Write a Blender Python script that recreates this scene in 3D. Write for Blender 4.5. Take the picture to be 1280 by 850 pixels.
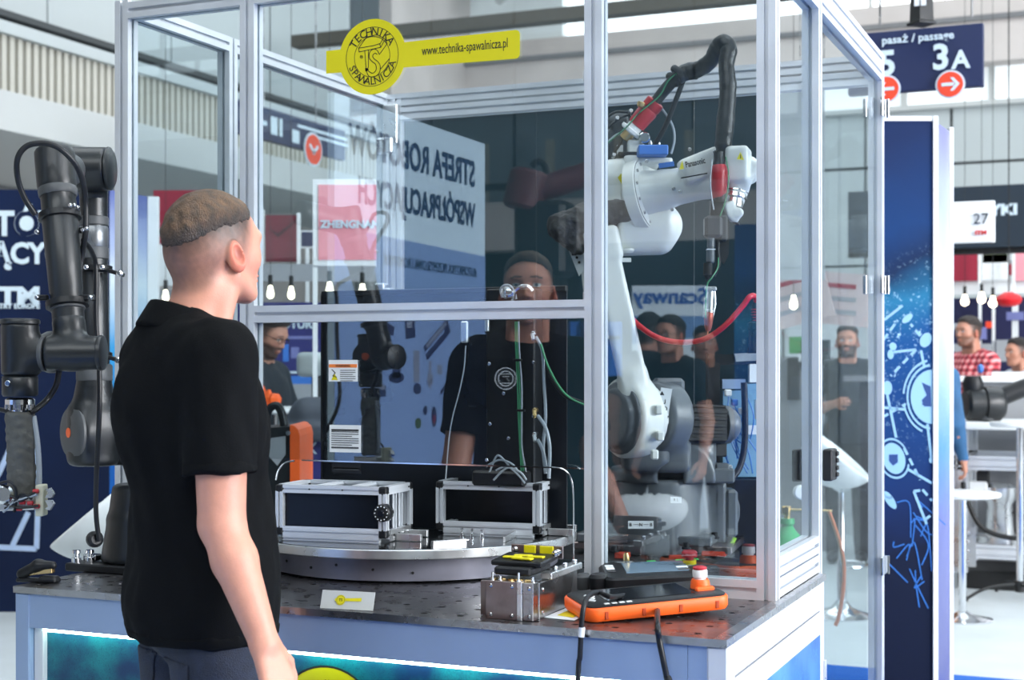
import bpy, math, random
import numpy as np
from mathutils import Vector, Matrix, Quaternion
for o in list(bpy.data.objects): bpy.data.objects.remove(o)
S = bpy.context.scene
COL = S.collection
random.seed(7)
PI = math.pi
# ------------------------------------------------------------------ camera
FPX, YAW, Y0 = 1816.0, math.radians(23.2), 458.8
CAM = Vector((0.783, -3.339, 1.45))
FW = Vector((-math.sin(YAW), math.cos(YAW), 0)); RT = Vector((math.cos(YAW), math.sin(YAW), 0)); UP = Vector((0, 0, 1))
cd = bpy.data.cameras.new('camera'); cam = bpy.data.objects.new('camera', cd); COL.objects.link(cam)
cam.location = CAM; cam.rotation_euler = (PI/2, 0, YAW)
cd.sensor_width = 36; cd.lens = FPX/1280*36; cd.shift_y = (Y0-425)/1280; cd.clip_end = 200
cd.dof.use_dof = True; cd.dof.focus_distance = 3.45; cd.dof.aperture_fstop = 5.0
S.camera = cam
# ------------------------------------------------------------------ world, lights, exposure
w = bpy.data.worlds.new('world'); S.world = w; w.use_nodes = True
bg = w.node_tree.nodes['Background']; bg.inputs[0].default_value = (0.72, 0.86, 1.0, 1); bg.inputs[1].default_value = 0.55
S.view_settings.view_transform = 'Standard'; S.view_settings.look = 'None'
S.view_settings.exposure = 0.29; S.view_settings.gamma = 1.0; S.view_settings.use_curve_mapping = False
def area(name, loc, target, sx, sy, power, col):
    l = bpy.data.lights.new(name, 'AREA'); l.shape = 'RECTANGLE'; l.size = sx; l.size_y = sy; l.energy = power; l.color = col
    o = bpy.data.objects.new(name, l); COL.objects.link(o); o.location = loc
    o.rotation_euler = (Vector(target)-Vector(loc)).to_track_quat('-Z', 'Y').to_euler()
    return o
# daylight through the tall glazing on the hall's right side, the roof lights, plus an added front fill
area('window_daylight', (11.5, 0.0, 4.4), (0, 0.4, 1.2), 9, 5, 2100, (0.98, 0.98, 1.0))
area('overhead_daylight_fill', (-1, 1.0, 8.6), (-1, 1.0, 0), 9, 4, 250, (0.92, 0.97, 1.0))
area('overhead_daylight_fill', (1.5, -8.5, 8.4), (0, 0, 1.0), 9, 5, 560, (0.93, 0.98, 1.0))  # fill added behind the camera to lift camera-facing surfaces, no actual roof light
area('overhead_daylight_fill', (-1, 12, 8.6), (-1, 12, 0), 14, 8, 680, (0.92, 0.97, 1.0))

# ------------------------------------------------------------------ projection helper: a pixel and a distance (or plane) give a place in the hall
def P(u, v, D=None, X=None, Y=None, Z=None):
    r = FW + RT*((u-640)/FPX) + UP*((Y0-v)/FPX)
    if X is not None: D = (X-CAM.x)/r.x
    elif Y is not None: D = (Y-CAM.y)/r.y
    elif Z is not None: D = (Z-CAM.z)/r.z
    return CAM + r*D
def PM(u, v, D):                     # the same for what is seen mirrored in the front glass (plane y = 0)
    p = P(u, v, D); return Vector((p.x, -p.y, p.z))
# ------------------------------------------------------------------ object helpers
def link(o, parent=None):
    COL.objects.link(o)
    if parent is not None: o.parent = parent
    return o
def tag(o, label=None, cat=None, group=None, kind=None):
    if label: o['label'] = label
    if cat: o['category'] = cat
    if group: o['group'] = group
    if kind: o['kind'] = kind
    return o
def thing(name, label, cat, loc=(0, 0, 0), rz=0, group=None, rot=None):
    o = bpy.data.objects.new(name, None); o.empty_display_size = .1; COL.objects.link(o)
    o.location = loc; o.rotation_euler = rot if rot else (0, 0, rz)
    return tag(o, label, cat, group)
def struct(name, kind='structure'):
    o = bpy.data.objects.new(name, None); COL.objects.link(o); o['kind'] = kind; return o
def copy_tree(o, parent=None):
    c = o.copy(); COL.objects.link(c)
    if parent is not None: c.parent = parent
    for ch in list(o.children): copy_tree(ch, c)
    return c
def mk(name, verts, faces, mat, parent=None, smooth=False, cols=None):
    me = bpy.data.meshes.new(name)
    me.from_pydata([tuple(v) for v in verts], [], [tuple(int(i) for i in f) for f in faces])
    if smooth: me.polygons.foreach_set('use_smooth', [True]*len(me.polygons))
    if mat is not None: me.materials.append(mat)
    if cols is not None:
        a = me.color_attributes.new('Col', 'FLOAT_COLOR', 'POINT')
        c4 = np.ones((len(verts), 4), dtype=np.float32); c4[:, :3] = cols; a.data.foreach_set('color', c4.ravel())
    me.update()
    return link(bpy.data.objects.new(name, me), parent)
class MB:
    """collects shapes of one part, builds one mesh"""
    def __init__(s): s.v = []; s.f = []
    def add(s, v, f):
        n = len(s.v); s.v += [Vector(p) for p in v]; s.f += [[i+n for i in q] for q in f]; return s
    def box(s, c, h, R=None, bev=0.0):
        """centre, half sizes, optional rotation matrix, bevelled edges"""
        c = Vector(c); hx, hy, hz = h
        b = min(bev, hx*.9, hy*.9, hz*.9)
        if b <= 0:
            v = [Vector((x*hx, y*hy, z*hz)) for x in (-1, 1) for y in (-1, 1) for z in (-1, 1)]
            f = [(0, 1, 3, 2), (4, 6, 7, 5), (0, 4, 5, 1), (2, 3, 7, 6), (0, 2, 6, 4), (1, 5, 7, 3)]
        else:
            v = []; idx = {}
            for x in (-1, 1):
                for y in (-1, 1):
                    for z in (-1, 1):
                        for k, (a, bb, cc) in enumerate(((hx, hy-b, hz-b), (hx-b, hy, hz-b), (hx-b, hy-b, hz))):
                            idx[(x, y, z, k)] = len(v); v.append(Vector((x*a, y*bb, z*cc)))
            f = []
            for sg in (-1, 1):
                q = [(sg, -1, -1), (sg, 1, -1), (sg, 1, 1), (sg, -1, 1)]; f.append([idx[t+(0,)] for t in q][::sg])
                q = [(-1, sg, -1), (-1, sg, 1), (1, sg, 1), (1, sg, -1)]; f.append([idx[t+(1,)] for t in q][::sg])
                q = [(-1, -1, sg), (1, -1, sg), (1, 1, sg), (-1, 1, sg)]; f.append([idx[t+(2,)] for t in q][::sg])
            for x in (-1, 1):
                for y in (-1, 1):
                    f.append([idx[(x, y, -1, 0)], idx[(x, y, 1, 0)], idx[(x, y, 1, 1)], idx[(x, y, -1, 1)]][::-1 if x*y < 0 else 1])
                    f.append([idx[(x, -1, y, 0)], idx[(x, 1, y, 0)], idx[(x, 1, y, 2)], idx[(x, -1, y, 2)]][::1 if x*y < 0 else -1])
                    f.append([idx[(-1, x, y, 1)], idx[(1, x, y, 1)], idx[(1, x, y, 2)], idx[(-1, x, y, 2)]][::-1 if x*y < 0 else 1])
            for x in (-1, 1):
                for y in (-1, 1):
                    for z in (-1, 1):
                        f.append([idx[(x, y, z, k)] for k in (0, 1, 2)][::1 if x*y*z > 0 else -1])
        if R is not None: v = [R @ p for p in v]
        return s.add([c+p for p in v], f)
    def bb(s, lo, hi, bev=0.0):
        lo = Vector(lo); hi = Vector(hi); return s.box((lo+hi)/2, [abs(t)/2 for t in (hi-lo)], None, bev)
    def lathe(s, a, b, prof, n=24, caps=True):
        """surface of revolution on axis a->b; prof = [(t, r)], t in metres from a"""
        a = Vector(a); b = Vector(b); d = (b-a).normalized(); q = d.to_track_quat('Z', 'Y').to_matrix()
        v = []; f = []
        for t, r in prof:
            for i in range(n):
                an = 2*PI*i/n; v.append(a+d*t+q @ Vector((math.cos(an)*r, math.sin(an)*r, 0)))
        for k in range(len(prof)-1):
            for i in range(n):
                j = (i+1) % n; f.append((k*n+i, k*n+j, (k+1)*n+j, (k+1)*n+i))
        if caps: f.append(list(range(n))[::-1]); f.append([(len(prof)-1)*n+i for i in range(n)])
        return s.add(v, f)
    def cyl(s, a, b, r, n=20, bev=0.0, r2=None):
        L = (Vector(b)-Vector(a)).length; r2 = r if r2 is None else r2
        pr = [(0, r-bev), (bev, r), (L-bev, r2), (L, r2-bev)] if bev > 0 else [(0, r), (L, r2)]
        return s.lathe(a, b, pr, n)
    def tube(s, pts, r, n=8, sub=6, caps=True):
        pts = spline(pts, sub); m = len(pts); v = []; f = []
        t0 = (pts[1]-pts[0]).normalized(); nrm = t0.orthogonal().normalized()
        for i, p in enumerate(pts):
            t = (pts[min(i+1, m-1)]-pts[max(i-1, 0)]).normalized()
            nrm = (nrm-t*nrm.dot(t)).normalized(); bi = t.cross(nrm)
            rr = r(i/(m-1)) if callable(r) else r
            for k in range(n):
                a = 2*PI*k/n; v.append(p+nrm*(math.cos(a)*rr)+bi*(math.sin(a)*rr))
        for i in range(m-1):
            for k in range(n):
                j = (k+1) % n; f.append((i*n+k, i*n+j, (i+1)*n+j, (i+1)*n+k))
        if caps: f.append(list(range(n))[::-1]); f.append([(m-1)*n+i for i in range(n)])
        return s.add(v, f)
    def prism(s, pts, off):
        """polygon pts (list of Vector) extruded by vector off"""
        n = len(pts); off = Vector(off); v = [Vector(p) for p in pts]+[Vector(p)+off for p in pts]
        f = [list(range(n))[::-1], [n+i for i in range(n)]]+[(i, (i+1) % n, n+(i+1) % n, n+i) for i in range(n)]
        return s.add(v, f)
    def out(s, name, mat, parent=None, smooth=False, label=None):
        o = mk(name, s.v, s.f, mat, parent, smooth)
        import bmesh
        bm = bmesh.new(); bm.from_mesh(o.data); bmesh.ops.recalc_face_normals(bm, faces=bm.faces)
        if smooth:
            for e in bm.edges:
                if len(e.link_faces) == 2 and e.calc_face_angle(0) > 0.7: e.smooth = False
        bm.to_mesh(o.data); bm.free()
        if label: o['label'] = label
        return o
def spline(pts, sub=6):
    pts = [Vector(p) for p in pts]
    if len(pts) < 3 or sub <= 1: return pts
    out = []
    for i in range(len(pts)-1):
        p0 = pts[max(i-1, 0)]; p1 = pts[i]; p2 = pts[i+1]; p3 = pts[min(i+2, len(pts)-1)]
        for k in range(sub):
            t = k/sub
            out.append(0.5*((2*p1)+(p2-p0)*t+(2*p0-5*p1+4*p2-p3)*t*t+(3*p1-p0-3*p2+p3)*t**3))
    out.append(pts[-1]); return out
def text(body, name, mat, size, M, parent=None, ext=.0008, bold=0.0, align='CENTER', sx=1.0, spacing=1.0):
    """flat raised lettering; M = 4x4 placing the text plane (x right, y up, z towards the reader)"""
    cu = bpy.data.curves.new(name, 'FONT'); cu.body = body; cu.size = size; cu.extrude = ext; cu.offset = bold*size
    cu.align_x = align; cu.align_y = 'CENTER'; cu.resolution_u = 3; cu.space_character = spacing
    t = bpy.data.objects.new(name, cu); COL.objects.link(t)
    dg = bpy.context.evaluated_depsgraph_get(); me = bpy.data.meshes.new_from_object(t.evaluated_get(dg))
    bpy.data.objects.remove(t); bpy.data.curves.remove(cu)
    me.transform(M @ Matrix.Diagonal((sx, 1, 1, 1))); me.materials.clear(); me.materials.append(mat)
    o = bpy.data.objects.new(name, me); return link(o, parent)
def frame(o, x, y):
    """4x4 with origin o, x axis x and y axis y"""
    x = Vector(x).normalized(); y = Vector(y); y = (y-x*y.dot(x)).normalized(); z = x.cross(y)
    M = Matrix.Identity(4)
    for i in range(3): M[i][0] = x[i]; M[i][1] = y[i]; M[i][2] = z[i]; M[i][3] = o[i]
    return M
# ------------------------------------------------------------------ materials
def mat(name, col, rough=.5, metal=0.0, var=.06, scale=12.0, bump=0.0, bscale=60.0, spec=.5, coat=0.0, emit=None, stretch=None, vcol=False, sheen=0.0):
    m = bpy.data.materials.new(name); m.use_nodes = True; nt = m.node_tree; b = nt.nodes['Principled BSDF']
    N = nt.nodes.new; L = nt.links.new
    b.inputs['Roughness'].default_value = rough; b.inputs['Metallic'].default_value = metal
    b.inputs['Specular IOR Level'].default_value = spec; b.inputs['Coat Weight'].default_value = coat
    b.inputs['Sheen Weight'].default_value = sheen
    tc = N('ShaderNodeTexCoord'); src = tc.outputs['Object']
    if stretch:
        mp = N('ShaderNodeMapping'); mp.inputs['Scale'].default_value = stretch; L(src, mp.inputs[0]); src = mp.outputs[0]
    no = N('ShaderNodeTexNoise'); no.inputs['Scale'].default_value = scale; no.inputs['Detail'].default_value = 4; L(src, no.inputs['Vector'])
    hs = N('ShaderNodeHueSaturation')
    if vcol:
        at = N('ShaderNodeAttribute'); at.attribute_name = 'Col'; L(at.outputs['Color'], hs.inputs['Color'])
    else: hs.inputs['Color'].default_value = (*col, 1)
    mr = N('ShaderNodeMapRange'); mr.inputs[1].default_value = .3; mr.inputs[2].default_value = .7
    mr.inputs[3].default_value = 1-var; mr.inputs[4].default_value = 1+var; L(no.outputs[0], mr.inputs[0]); L(mr.outputs[0], hs.inputs['Value'])
    L(hs.outputs[0], b.inputs['Base Color'])
    mr2 = N('ShaderNodeMapRange'); mr2.inputs[1].default_value = .3; mr2.inputs[2].default_value = .7
    mr2.inputs[3].default_value = max(rough-.06, .02); mr2.inputs[4].default_value = min(rough+.06, 1); L(no.outputs[0], mr2.inputs[0]); L(mr2.outputs[0], b.inputs['Roughness'])
    if bump:
        n2 = N('ShaderNodeTexNoise'); n2.inputs['Scale'].default_value = bscale; n2.inputs['Detail'].default_value = 3; L(src, n2.inputs['Vector'])
        bp = N('ShaderNodeBump'); bp.inputs['Strength'].default_value = bump; bp.inputs['Distance'].default_value = .01
        L(n2.outputs[0], bp.inputs['Height']); L(bp.outputs[0], b.inputs['Normal'])
    if emit:
        b.inputs['Emission Color'].default_value = (*emit[0], 1); b.inputs['Emission Strength'].default_value = emit[1]
    return m
def glass(name, tint, r0, rough=0.0, gmax=.6):
    """clear sheet: see-through with mirror reflection that grows at grazing angles"""
    m = bpy.data.materials.new(name); m.use_nodes = True; nt = m.node_tree; nt.nodes.clear(); N = nt.nodes.new; L = nt.links.new
    out = N('ShaderNodeOutputMaterial'); tr = N('ShaderNodeBsdfTransparent'); gl = N('ShaderNodeBsdfGlossy'); mx = N('ShaderNodeMixShader')
    tr.inputs[0].default_value = (*tint, 1); gl.inputs['Roughness'].default_value = rough; gl.inputs[0].default_value = (.9, .96, 1, 1)
    lw = N('ShaderNodeLayerWeight'); lw.inputs['Blend'].default_value = .5
    pw = N('ShaderNodeMath'); pw.operation = 'POWER'; pw.inputs[1].default_value = 4.5; L(lw.outputs['Facing'], pw.inputs[0])
    mr = N('ShaderNodeMapRange'); mr.inputs[3].default_value = r0; mr.inputs[4].default_value = gmax; L(pw.outputs[0], mr.inputs[0])
    sm = N('ShaderNodeTexNoise'); sm.inputs['Scale'].default_value = 3.0
    tc = N('ShaderNodeTexCoord'); L(tc.outputs['Object'], sm.inputs['Vector'])
    ml = N('ShaderNodeMapRange'); ml.inputs[3].default_value = .92; ml.inputs[4].default_value = 1.06; L(sm.outputs[0], ml.inputs[0])
    mm = N('ShaderNodeMath'); mm.operation = 'MULTIPLY'; L(mr.outputs[0], mm.inputs[0]); L(ml.outputs[0], mm.inputs[1])
    L(mm.outputs[0], mx.inputs[0]); L(tr.outputs[0], mx.inputs[1]); L(gl.outputs[0], mx.inputs[2]); L(mx.outputs[0], out.inputs[0])
    return m
def srgb(r, g, b): return tuple(((c/255)/12.92 if c/255 < .04045 else ((c/255+.055)/1.055)**2.4) for c in (r, g, b))
ALU = mat('anodised aluminium', (.70, .73, .77), .36, .45, .05, 6, .04, 200, stretch=(1, 1, 1))
ALU2 = mat('machined aluminium', (.66, .67, .68), .3, .9, .08, 20)
WHITEP = mat('white panel', srgb(200, 203, 207), .5, 0, .03, 5)
STEEL = mat('brushed steel', (.42, .42, .43), .28, 1.0, .18, 9, .06, 90)
STEELD = mat('stained steel plate', (.30, .25, .24), .33, 1.0, .3, 14, .05, 60)
PLATE = mat('perforated table steel', (.13, .13, .14), .3, .85, .45, 22, .08, 60)
BLUEF = mat('blue grey powder coat', srgb(140, 160, 190), .45, .1, .04, 5)
BLACKP = mat('black plastic', (.009, .010, .012), .42, 0, .2, 15, .03, 200, spec=.32)
BLACKM = mat('matt black', (.008, .009, .01), .6, 0, .2, 15)
UR = mat('satin black robot casing', (.008, .010, .012), .38, .0, .15, 8, .0, 10, spec=.45, coat=.08)
URG = mat('dark grey band', (.06, .064, .068), .5, 0, .08, 12)
ROBW = mat('off white robot paint', srgb(225, 227, 222), .35, 0, .04, 8, .02, 120, coat=.2)
ROBG = mat('dark grey robot paint', srgb(92, 97, 102), .38, 0, .08, 10, .04, 90, coat=.15)
CHROME = mat('chrome', (.75, .76, .78), .12, 1, .03, 5)
BOLT = mat('zinc bolt', (.55, .55, .56), .25, 1, .1, 40)
RED = mat('red plastic', srgb(172, 30, 42), .4, 0, .08, 12)
REDC = mat('red cable sheath', srgb(205, 14, 40), .35, 0, .06, 20, coat=.3)
ORANGE = mat('orange rubber', srgb(245, 96, 22), .45, 0, .04, 10)
YEL = mat('yellow vinyl', srgb(214, 202, 6), .45, 0, .02, 4)
INK = mat('black print', (.01, .01, .01), .6, 0, .02, 4)
WHT = mat('white print', srgb(240, 243, 246), .5, 0, .02, 4)
NAVYINK = mat('navy print', srgb(22, 52, 92), .5, 0, .02, 4)
GREENW = mat('green wire', srgb(62, 140, 96), .4, 0, .05, 30)
GREYW = mat('grey hose', srgb(150, 158, 165), .35, 0, .05, 30)
BLUEW = mat('blue tube', srgb(40, 110, 190), .35, 0, .05, 30)
BRASS = mat('brass', (.72, .5, .22), .3, 1, .1, 30)
COPPER = mat('copper hose', srgb(205, 120, 80), .35, .6, .1, 30)
SHELL = mat('white moulded plastic', srgb(236, 238, 238), .35, 0, .02, 5, coat=.1)
BLUEPL = mat('blue plastic', srgb(62, 118, 200), .4, 0, .05, 10)
GLF = glass('front safety glass', (.93, .96, .97), .115)
GLS = glass('side safety glass', (.91, .94, .95), .04, gmax=.17)
DARKP = mat('black welding screen', (.010, .030, .040), .35, 0, .12, 2.0, spec=.3)
# ------------------------------------------------------------------ implicit-surface modelling (castings, bodies, cloth)
def V3(p): return np.array(tuple(p), dtype=np.float32)
def ln(q): return np.sqrt((q*q).sum(-1))
def s_cone(a, b, ra, rb):
    a = V3(a); b = V3(b); d = b-a; dd = float(d@d)+1e-9
    def f(p):
        q = p-a; t = np.clip((q@d)/dd, 0, 1); return ln(q-t[:, None]*d)-(ra+(rb-ra)*t)
    return f
def s_cyl(a, b, r, rd=.004, r2=None):
    a = V3(a); b = V3(b); d = b-a; L = float(np.sqrt(d@d)); d = d/L; r2 = r if r2 is None else r2
    def f(p):
        q = p-a; t = q@d; rad = ln(q-t[:, None]*d)
        rr = r+(r2-r)*np.clip(t/L, 0, 1)
        dx = rad-rr+rd; dy = np.abs(t-L/2)-L/2+rd
        return np.minimum(np.maximum(dx, dy), 0)+np.sqrt(np.maximum(dx, 0)**2+np.maximum(dy, 0)**2)-rd
    return f
def s_ell(c, r, R=None):
    c = V3(c); r = V3(r); M = None if R is None else np.array(R, dtype=np.float32)
    def f(p):
        q = p-c
        if M is not None: q = q@M
        k0 = ln(q/r); k1 = ln(q/(r*r))+1e-6; return k0*(k0-1)/k1
    return f
def s_box(c, h, R=None, rd=.005):
    c = V3(c); h = V3(h)-rd; M = None if R is None else np.array(R, dtype=np.float32)
    def f(p):
        q = p-c
        if M is not None: q = q@M
        q = np.abs(q)-h; return np.minimum(q.max(-1), 0)+ln(np.maximum(q, 0))-rd
    return f
def s_half(c, n):
    """negative on the side the normal points away from"""
    c = V3(c); n = V3(n); n = n/np.sqrt(n@n)
    return lambda p: (p-c)@n
def smin(a, b, k):
    if k <= 0: return np.minimum(a, b)
    h = np.clip(.5+.5*(b-a)/k, 0, 1); return b*(1-h)+a*h-k*h*(1-h)
def U(fs, k=.02):
    def f(p):
        d = fs[0](p)
        for g in fs[1:]: d = smin(d, g(p), k)
        return d
    return f
def SUB(a, b, k=.004): return lambda p: -smin(-a(p), b(p), k)
def INT(a, b, k=.003): return lambda p: -smin(-a(p), -b(p), k)
def OFF(a, r): return lambda p: a(p)-r
def nets(f, lo, hi, h):
    lo = np.array(tuple(lo), dtype=np.float64); hi = np.array(tuple(hi), dtype=np.float64)
    n = np.maximum(((hi-lo)/h).astype(int)+2, 3)
    # coarse pass keeps only blocks near the surface
    B = 8; nb = (n+B-1)//B
    F = np.full(tuple(nb*B+1), 1.0, dtype=np.float32)
    bi = np.stack(np.meshgrid(*[np.arange(k) for k in nb], indexing='ij'), -1).reshape(-1, 3)
    c = (lo+(bi*B+B/2)*h).astype(np.float32)
    fc = f(c); rad = B*h*.5*1.732*1.6+.012
    F3 = np.sign(fc)
    loc = np.stack(np.meshgrid(*[np.arange(B+1)]*3, indexing='ij'), -1).reshape(-1, 3)
    near = np.abs(fc) < rad
    for b, s in zip(bi[~near], F3[~near]):
        if s < 0: F[b[0]*B:b[0]*B+B+1, b[1]*B:b[1]*B+B+1, b[2]*B:b[2]*B+B+1] = -1
    nbk = bi[near]; step = 60
    for i in range(0, len(nbk), step):
        bb = nbk[i:i+step]; idx = (bb[:, None, :]*B+loc[None]).reshape(-1, 3)
        F[idx[:, 0], idx[:, 1], idx[:, 2]] = f((lo+idx*h).astype(np.float32))
    ins = F < 0
    m = tuple(s-1 for s in F.shape); acc = np.zeros(m+(3,), np.float32); cnt = np.zeros(m, np.float32)
    cs = [(i, j, k) for i in (0, 1) for j in (0, 1) for k in (0, 1)]
    def sl(c): return tuple(slice(c[a], c[a]+m[a]) for a in range(3))
    tot = sum(ins[sl(c)].astype(np.int8) for c in cs); act = (tot > 0) & (tot < 8)
    I = np.argwhere(act); A = np.zeros((len(I), 3)); Cn = np.zeros(len(I))
    for c0 in cs:
        for ax in range(3):
            if c0[ax] == 1: continue
            c1 = list(c0); c1[ax] = 1
            fa = F[I[:, 0]+c0[0], I[:, 1]+c0[1], I[:, 2]+c0[2]]; fb = F[I[:, 0]+c1[0], I[:, 1]+c1[1], I[:, 2]+c1[2]]
            cr = (fa < 0) != (fb < 0); t = np.where(cr, fa/np.where(cr, fa-fb, 1), 0)
            pt = np.tile(np.array(c0, float), (len(I), 1)); pt[:, ax] += t
            A += pt*cr[:, None]; Cn += cr
    vid = -np.ones(m, dtype=np.int64); vid[I[:, 0], I[:, 1], I[:, 2]] = np.arange(len(I))
    Vt = lo+(I+A/np.maximum(Cn, 1)[:, None])*h
    fs = []
    for ax in range(3):
        o1, o2 = [(1, 2), (2, 0), (0, 1)][ax]
        sa = [slice(1, m[a]) for a in range(3)]; sa[ax] = slice(0, m[ax]); sb = list(sa); sb[ax] = slice(1, m[ax]+1)
        a = ins[tuple(sa)]; b = ins[tuple(sb)]; ch = np.argwhere(a != b)
        if not len(ch): continue
        base = ch.copy(); off = np.ones(3, int); off[ax] = 0; base = base+off
        def g(d1, d2):
            q = base.copy(); q[:, o1] -= d1; q[:, o2] -= d2; return vid[q[:, 0], q[:, 1], q[:, 2]]
        q = np.stack([g(1, 1), g(0, 1), g(0, 0), g(1, 0)], 1)
        fl = ~a[ch[:, 0], ch[:, 1], ch[:, 2]]; q[fl] = q[fl][:, ::-1]; q = q[(q >= 0).all(1)]; fs.append(q)
    return Vt, np.concatenate(fs)
def sdf(name, f, lo, hi, h, material, parent=None, col=None, extra=None):
    """mesh of one implicit shape; extra = more (verts, faces) shells of the same mesh"""
    sets = [nets(f, lo, hi, h)]+(extra or [])
    V = []; Fq = []; n = 0
    for v, q in sets: V.append(v); Fq.append(q+n); n += len(v)
    V = np.concatenate(V); Fq = np.concatenate(Fq)
    me = bpy.data.meshes.new(name); me.vertices.add(len(V)); me.vertices.foreach_set('co', V.astype(np.float32).ravel())
    me.loops.add(Fq.size); me.loops.foreach_set('vertex_index', Fq.astype(np.int32).ravel())
    me.polygons.add(len(Fq)); me.polygons.foreach_set('loop_start', np.arange(0, Fq.size, 4, dtype=np.int32)); me.polygons.foreach_set('loop_total', np.full(len(Fq), 4, np.int32))
    me.polygons.foreach_set('use_smooth', [True]*len(Fq)); me.update(calc_edges=True)
    if isinstance(material, (list, tuple)): material = material[0]
    me.materials.append(material)
    if col is not None:
        a = me.color_attributes.new('Col', 'FLOAT_COLOR', 'POINT'); c4 = np.ones((len(V), 4), np.float32); c4[:, :3] = col(V.astype(np.float32)); a.data.foreach_set('color', c4.ravel())
    return link(bpy.data.objects.new(name, me), parent)
def bnd(pts, pad):
    a = np.array([tuple(p) for p in pts]); return a.min(0)-pad, a.max(0)+pad
def rot3(x, y):
    """columns = local axes"""
    x = Vector(x).normalized(); y = Vector(y); y = (y-x*y.dot(x)).normalized(); z = x.cross(y)
    return Matrix(((x.x, y.x, z.x), (x.y, y.y, z.y), (x.z, y.z, z.z)))
def wob(p, s, seed=0.0):
    """cheap smooth noise from -1 to 1"""
    x, y, z = p[:, 0]*s+seed, p[:, 1]*s+seed*1.7, p[:, 2]*s+seed*.6
    return (np.sin(x*1.3+1.9*np.sin(y*.9+z*.5))+np.sin(y*1.7+1.3*np.sin(z*1.1+x*.4))+np.sin(z*1.1+2.1*np.sin(x*.7-y*.8)))/3
# ------------------------------------------------------------------ aluminium T-slot profiles
def section(w, h, nu=1, nv=1):
    """closed outline of a slotted profile, w along u, h along v"""
    def side(L, n):
        pts = [(0, 0)]
        for k in range(n):
            c = L*(k+.5)/n
            pts += [(c-.0048, 0), (c-.0048, .003), (c-.009, .004), (c-.006, .0105), (c+.006, .0105), (c+.009, .004), (c+.0048, .003), (c+.0048, 0)]
        return pts
    out = []
    sc = min(w/nu, h/nv)/.045
    def put(L, n, fn):
        for (t, d) in side(L, n):
            k = round((t/L)*n-.5) if n else 0
            c = L*(k+.5)/n
            tt = t if d == 0 and t == 0 else c+(t-c)*sc
            out.append(fn(tt, d*sc))
    put(w, nu, lambda t, d: (-w/2+t, -h/2+d)); put(h, nv, lambda t, d: (w/2-d, -h/2+t))
    put(w, nu, lambda t, d: (w/2-t, h/2-d)); put(h, nv, lambda t, d: (-w/2+d, h/2-t))
    return out
def profile(name, a, b, parent, w=.045, h=.045, nu=1, nv=1, uax=None, m=None, label=None):
    a = Vector(a); b = Vector(b); d = (b-a).normalized()
    if uax is None: uax = Vector((1, 0, 0)) if abs(d.x) < .7 else Vector((0, 1, 0))
    u = Vector(uax); u = (u-d*u.dot(d)).normalized(); v = d.cross(u)
    pts = [a+u*x+v*y for x, y in section(w, h, nu, nv)]
    return MB().prism(pts, b-a).out(name, m or ALU, parent, label=label)
def pane(name, c0, c1, m, parent, th=.003, label=None):
    """axis-aligned sheet from corner c0 to corner c1"""
    lo = Vector(c0); hi = Vector(c1)
    v = [lo, hi]; 
    d = [abs(hi[i]-lo[i]) for i in range(3)]; ax = d.index(min(d)); lo = lo.copy(); hi = hi.copy()
    lo[ax] -= th/2; hi[ax] += th/2
    return MB().bb(lo, hi).out(name, m, parent, label=label)

# ------------------------------------------------------------------ the hall
FLOORM = mat('light grey exhibition carpet', srgb(190, 197, 200), .9, 0, .06, 3, .25, 300)
CARPET = mat('blue exhibition carpet', srgb(20, 92, 180), .95, 0, .08, 4, .3, 300)
CONC = mat('pale concrete', srgb(196, 188, 184), .85, 0, .1, 1.2, .15, 6)
CEILM = mat('pale painted ceiling', srgb(232, 238, 238), .85, 0, .05, .5)
PANELM = mat('grey wall panel', srgb(176, 183, 184), .6, 0, .03, .6)
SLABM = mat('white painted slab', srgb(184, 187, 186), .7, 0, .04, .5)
RIBM = mat('cream rib', srgb(186, 184, 174), .6, 0, .04, 2)
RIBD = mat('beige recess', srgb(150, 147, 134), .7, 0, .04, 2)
SEAM = mat('dark seam', srgb(60, 64, 66), .7, 0, .05, 2)
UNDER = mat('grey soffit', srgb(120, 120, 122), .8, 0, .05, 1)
DARKW = mat('dark hall wall', srgb(118, 130, 136), .7, 0, .1, .4)
SKYW = mat('bright window glazing', (.9, .95, 1), .3, 0, .02, 1, emit=((.93, .98, 1.0), 1.7))
SKY1 = mat('frosted window glazing', (.8, .85, .88), .4, 0, .02, 1, emit=((.93, .98, 1.0), .45))
fl = MB().bb((-16, -17, -.1), (14, 24, 0)).out('floor', FLOORM); fl['kind'] = 'structure'
c = MB().bb((-1.02, -3.0, 0), (6.5, 3.75, .006)).out('floor_blue_carpet', CARPET); c['kind'] = 'structure'; c.name = 'floor'
ce = MB().bb((-16, -17, 9.2), (14, 24, 9.4)).out('ceiling', CEILM); ce['kind'] = 'structure'
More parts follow.
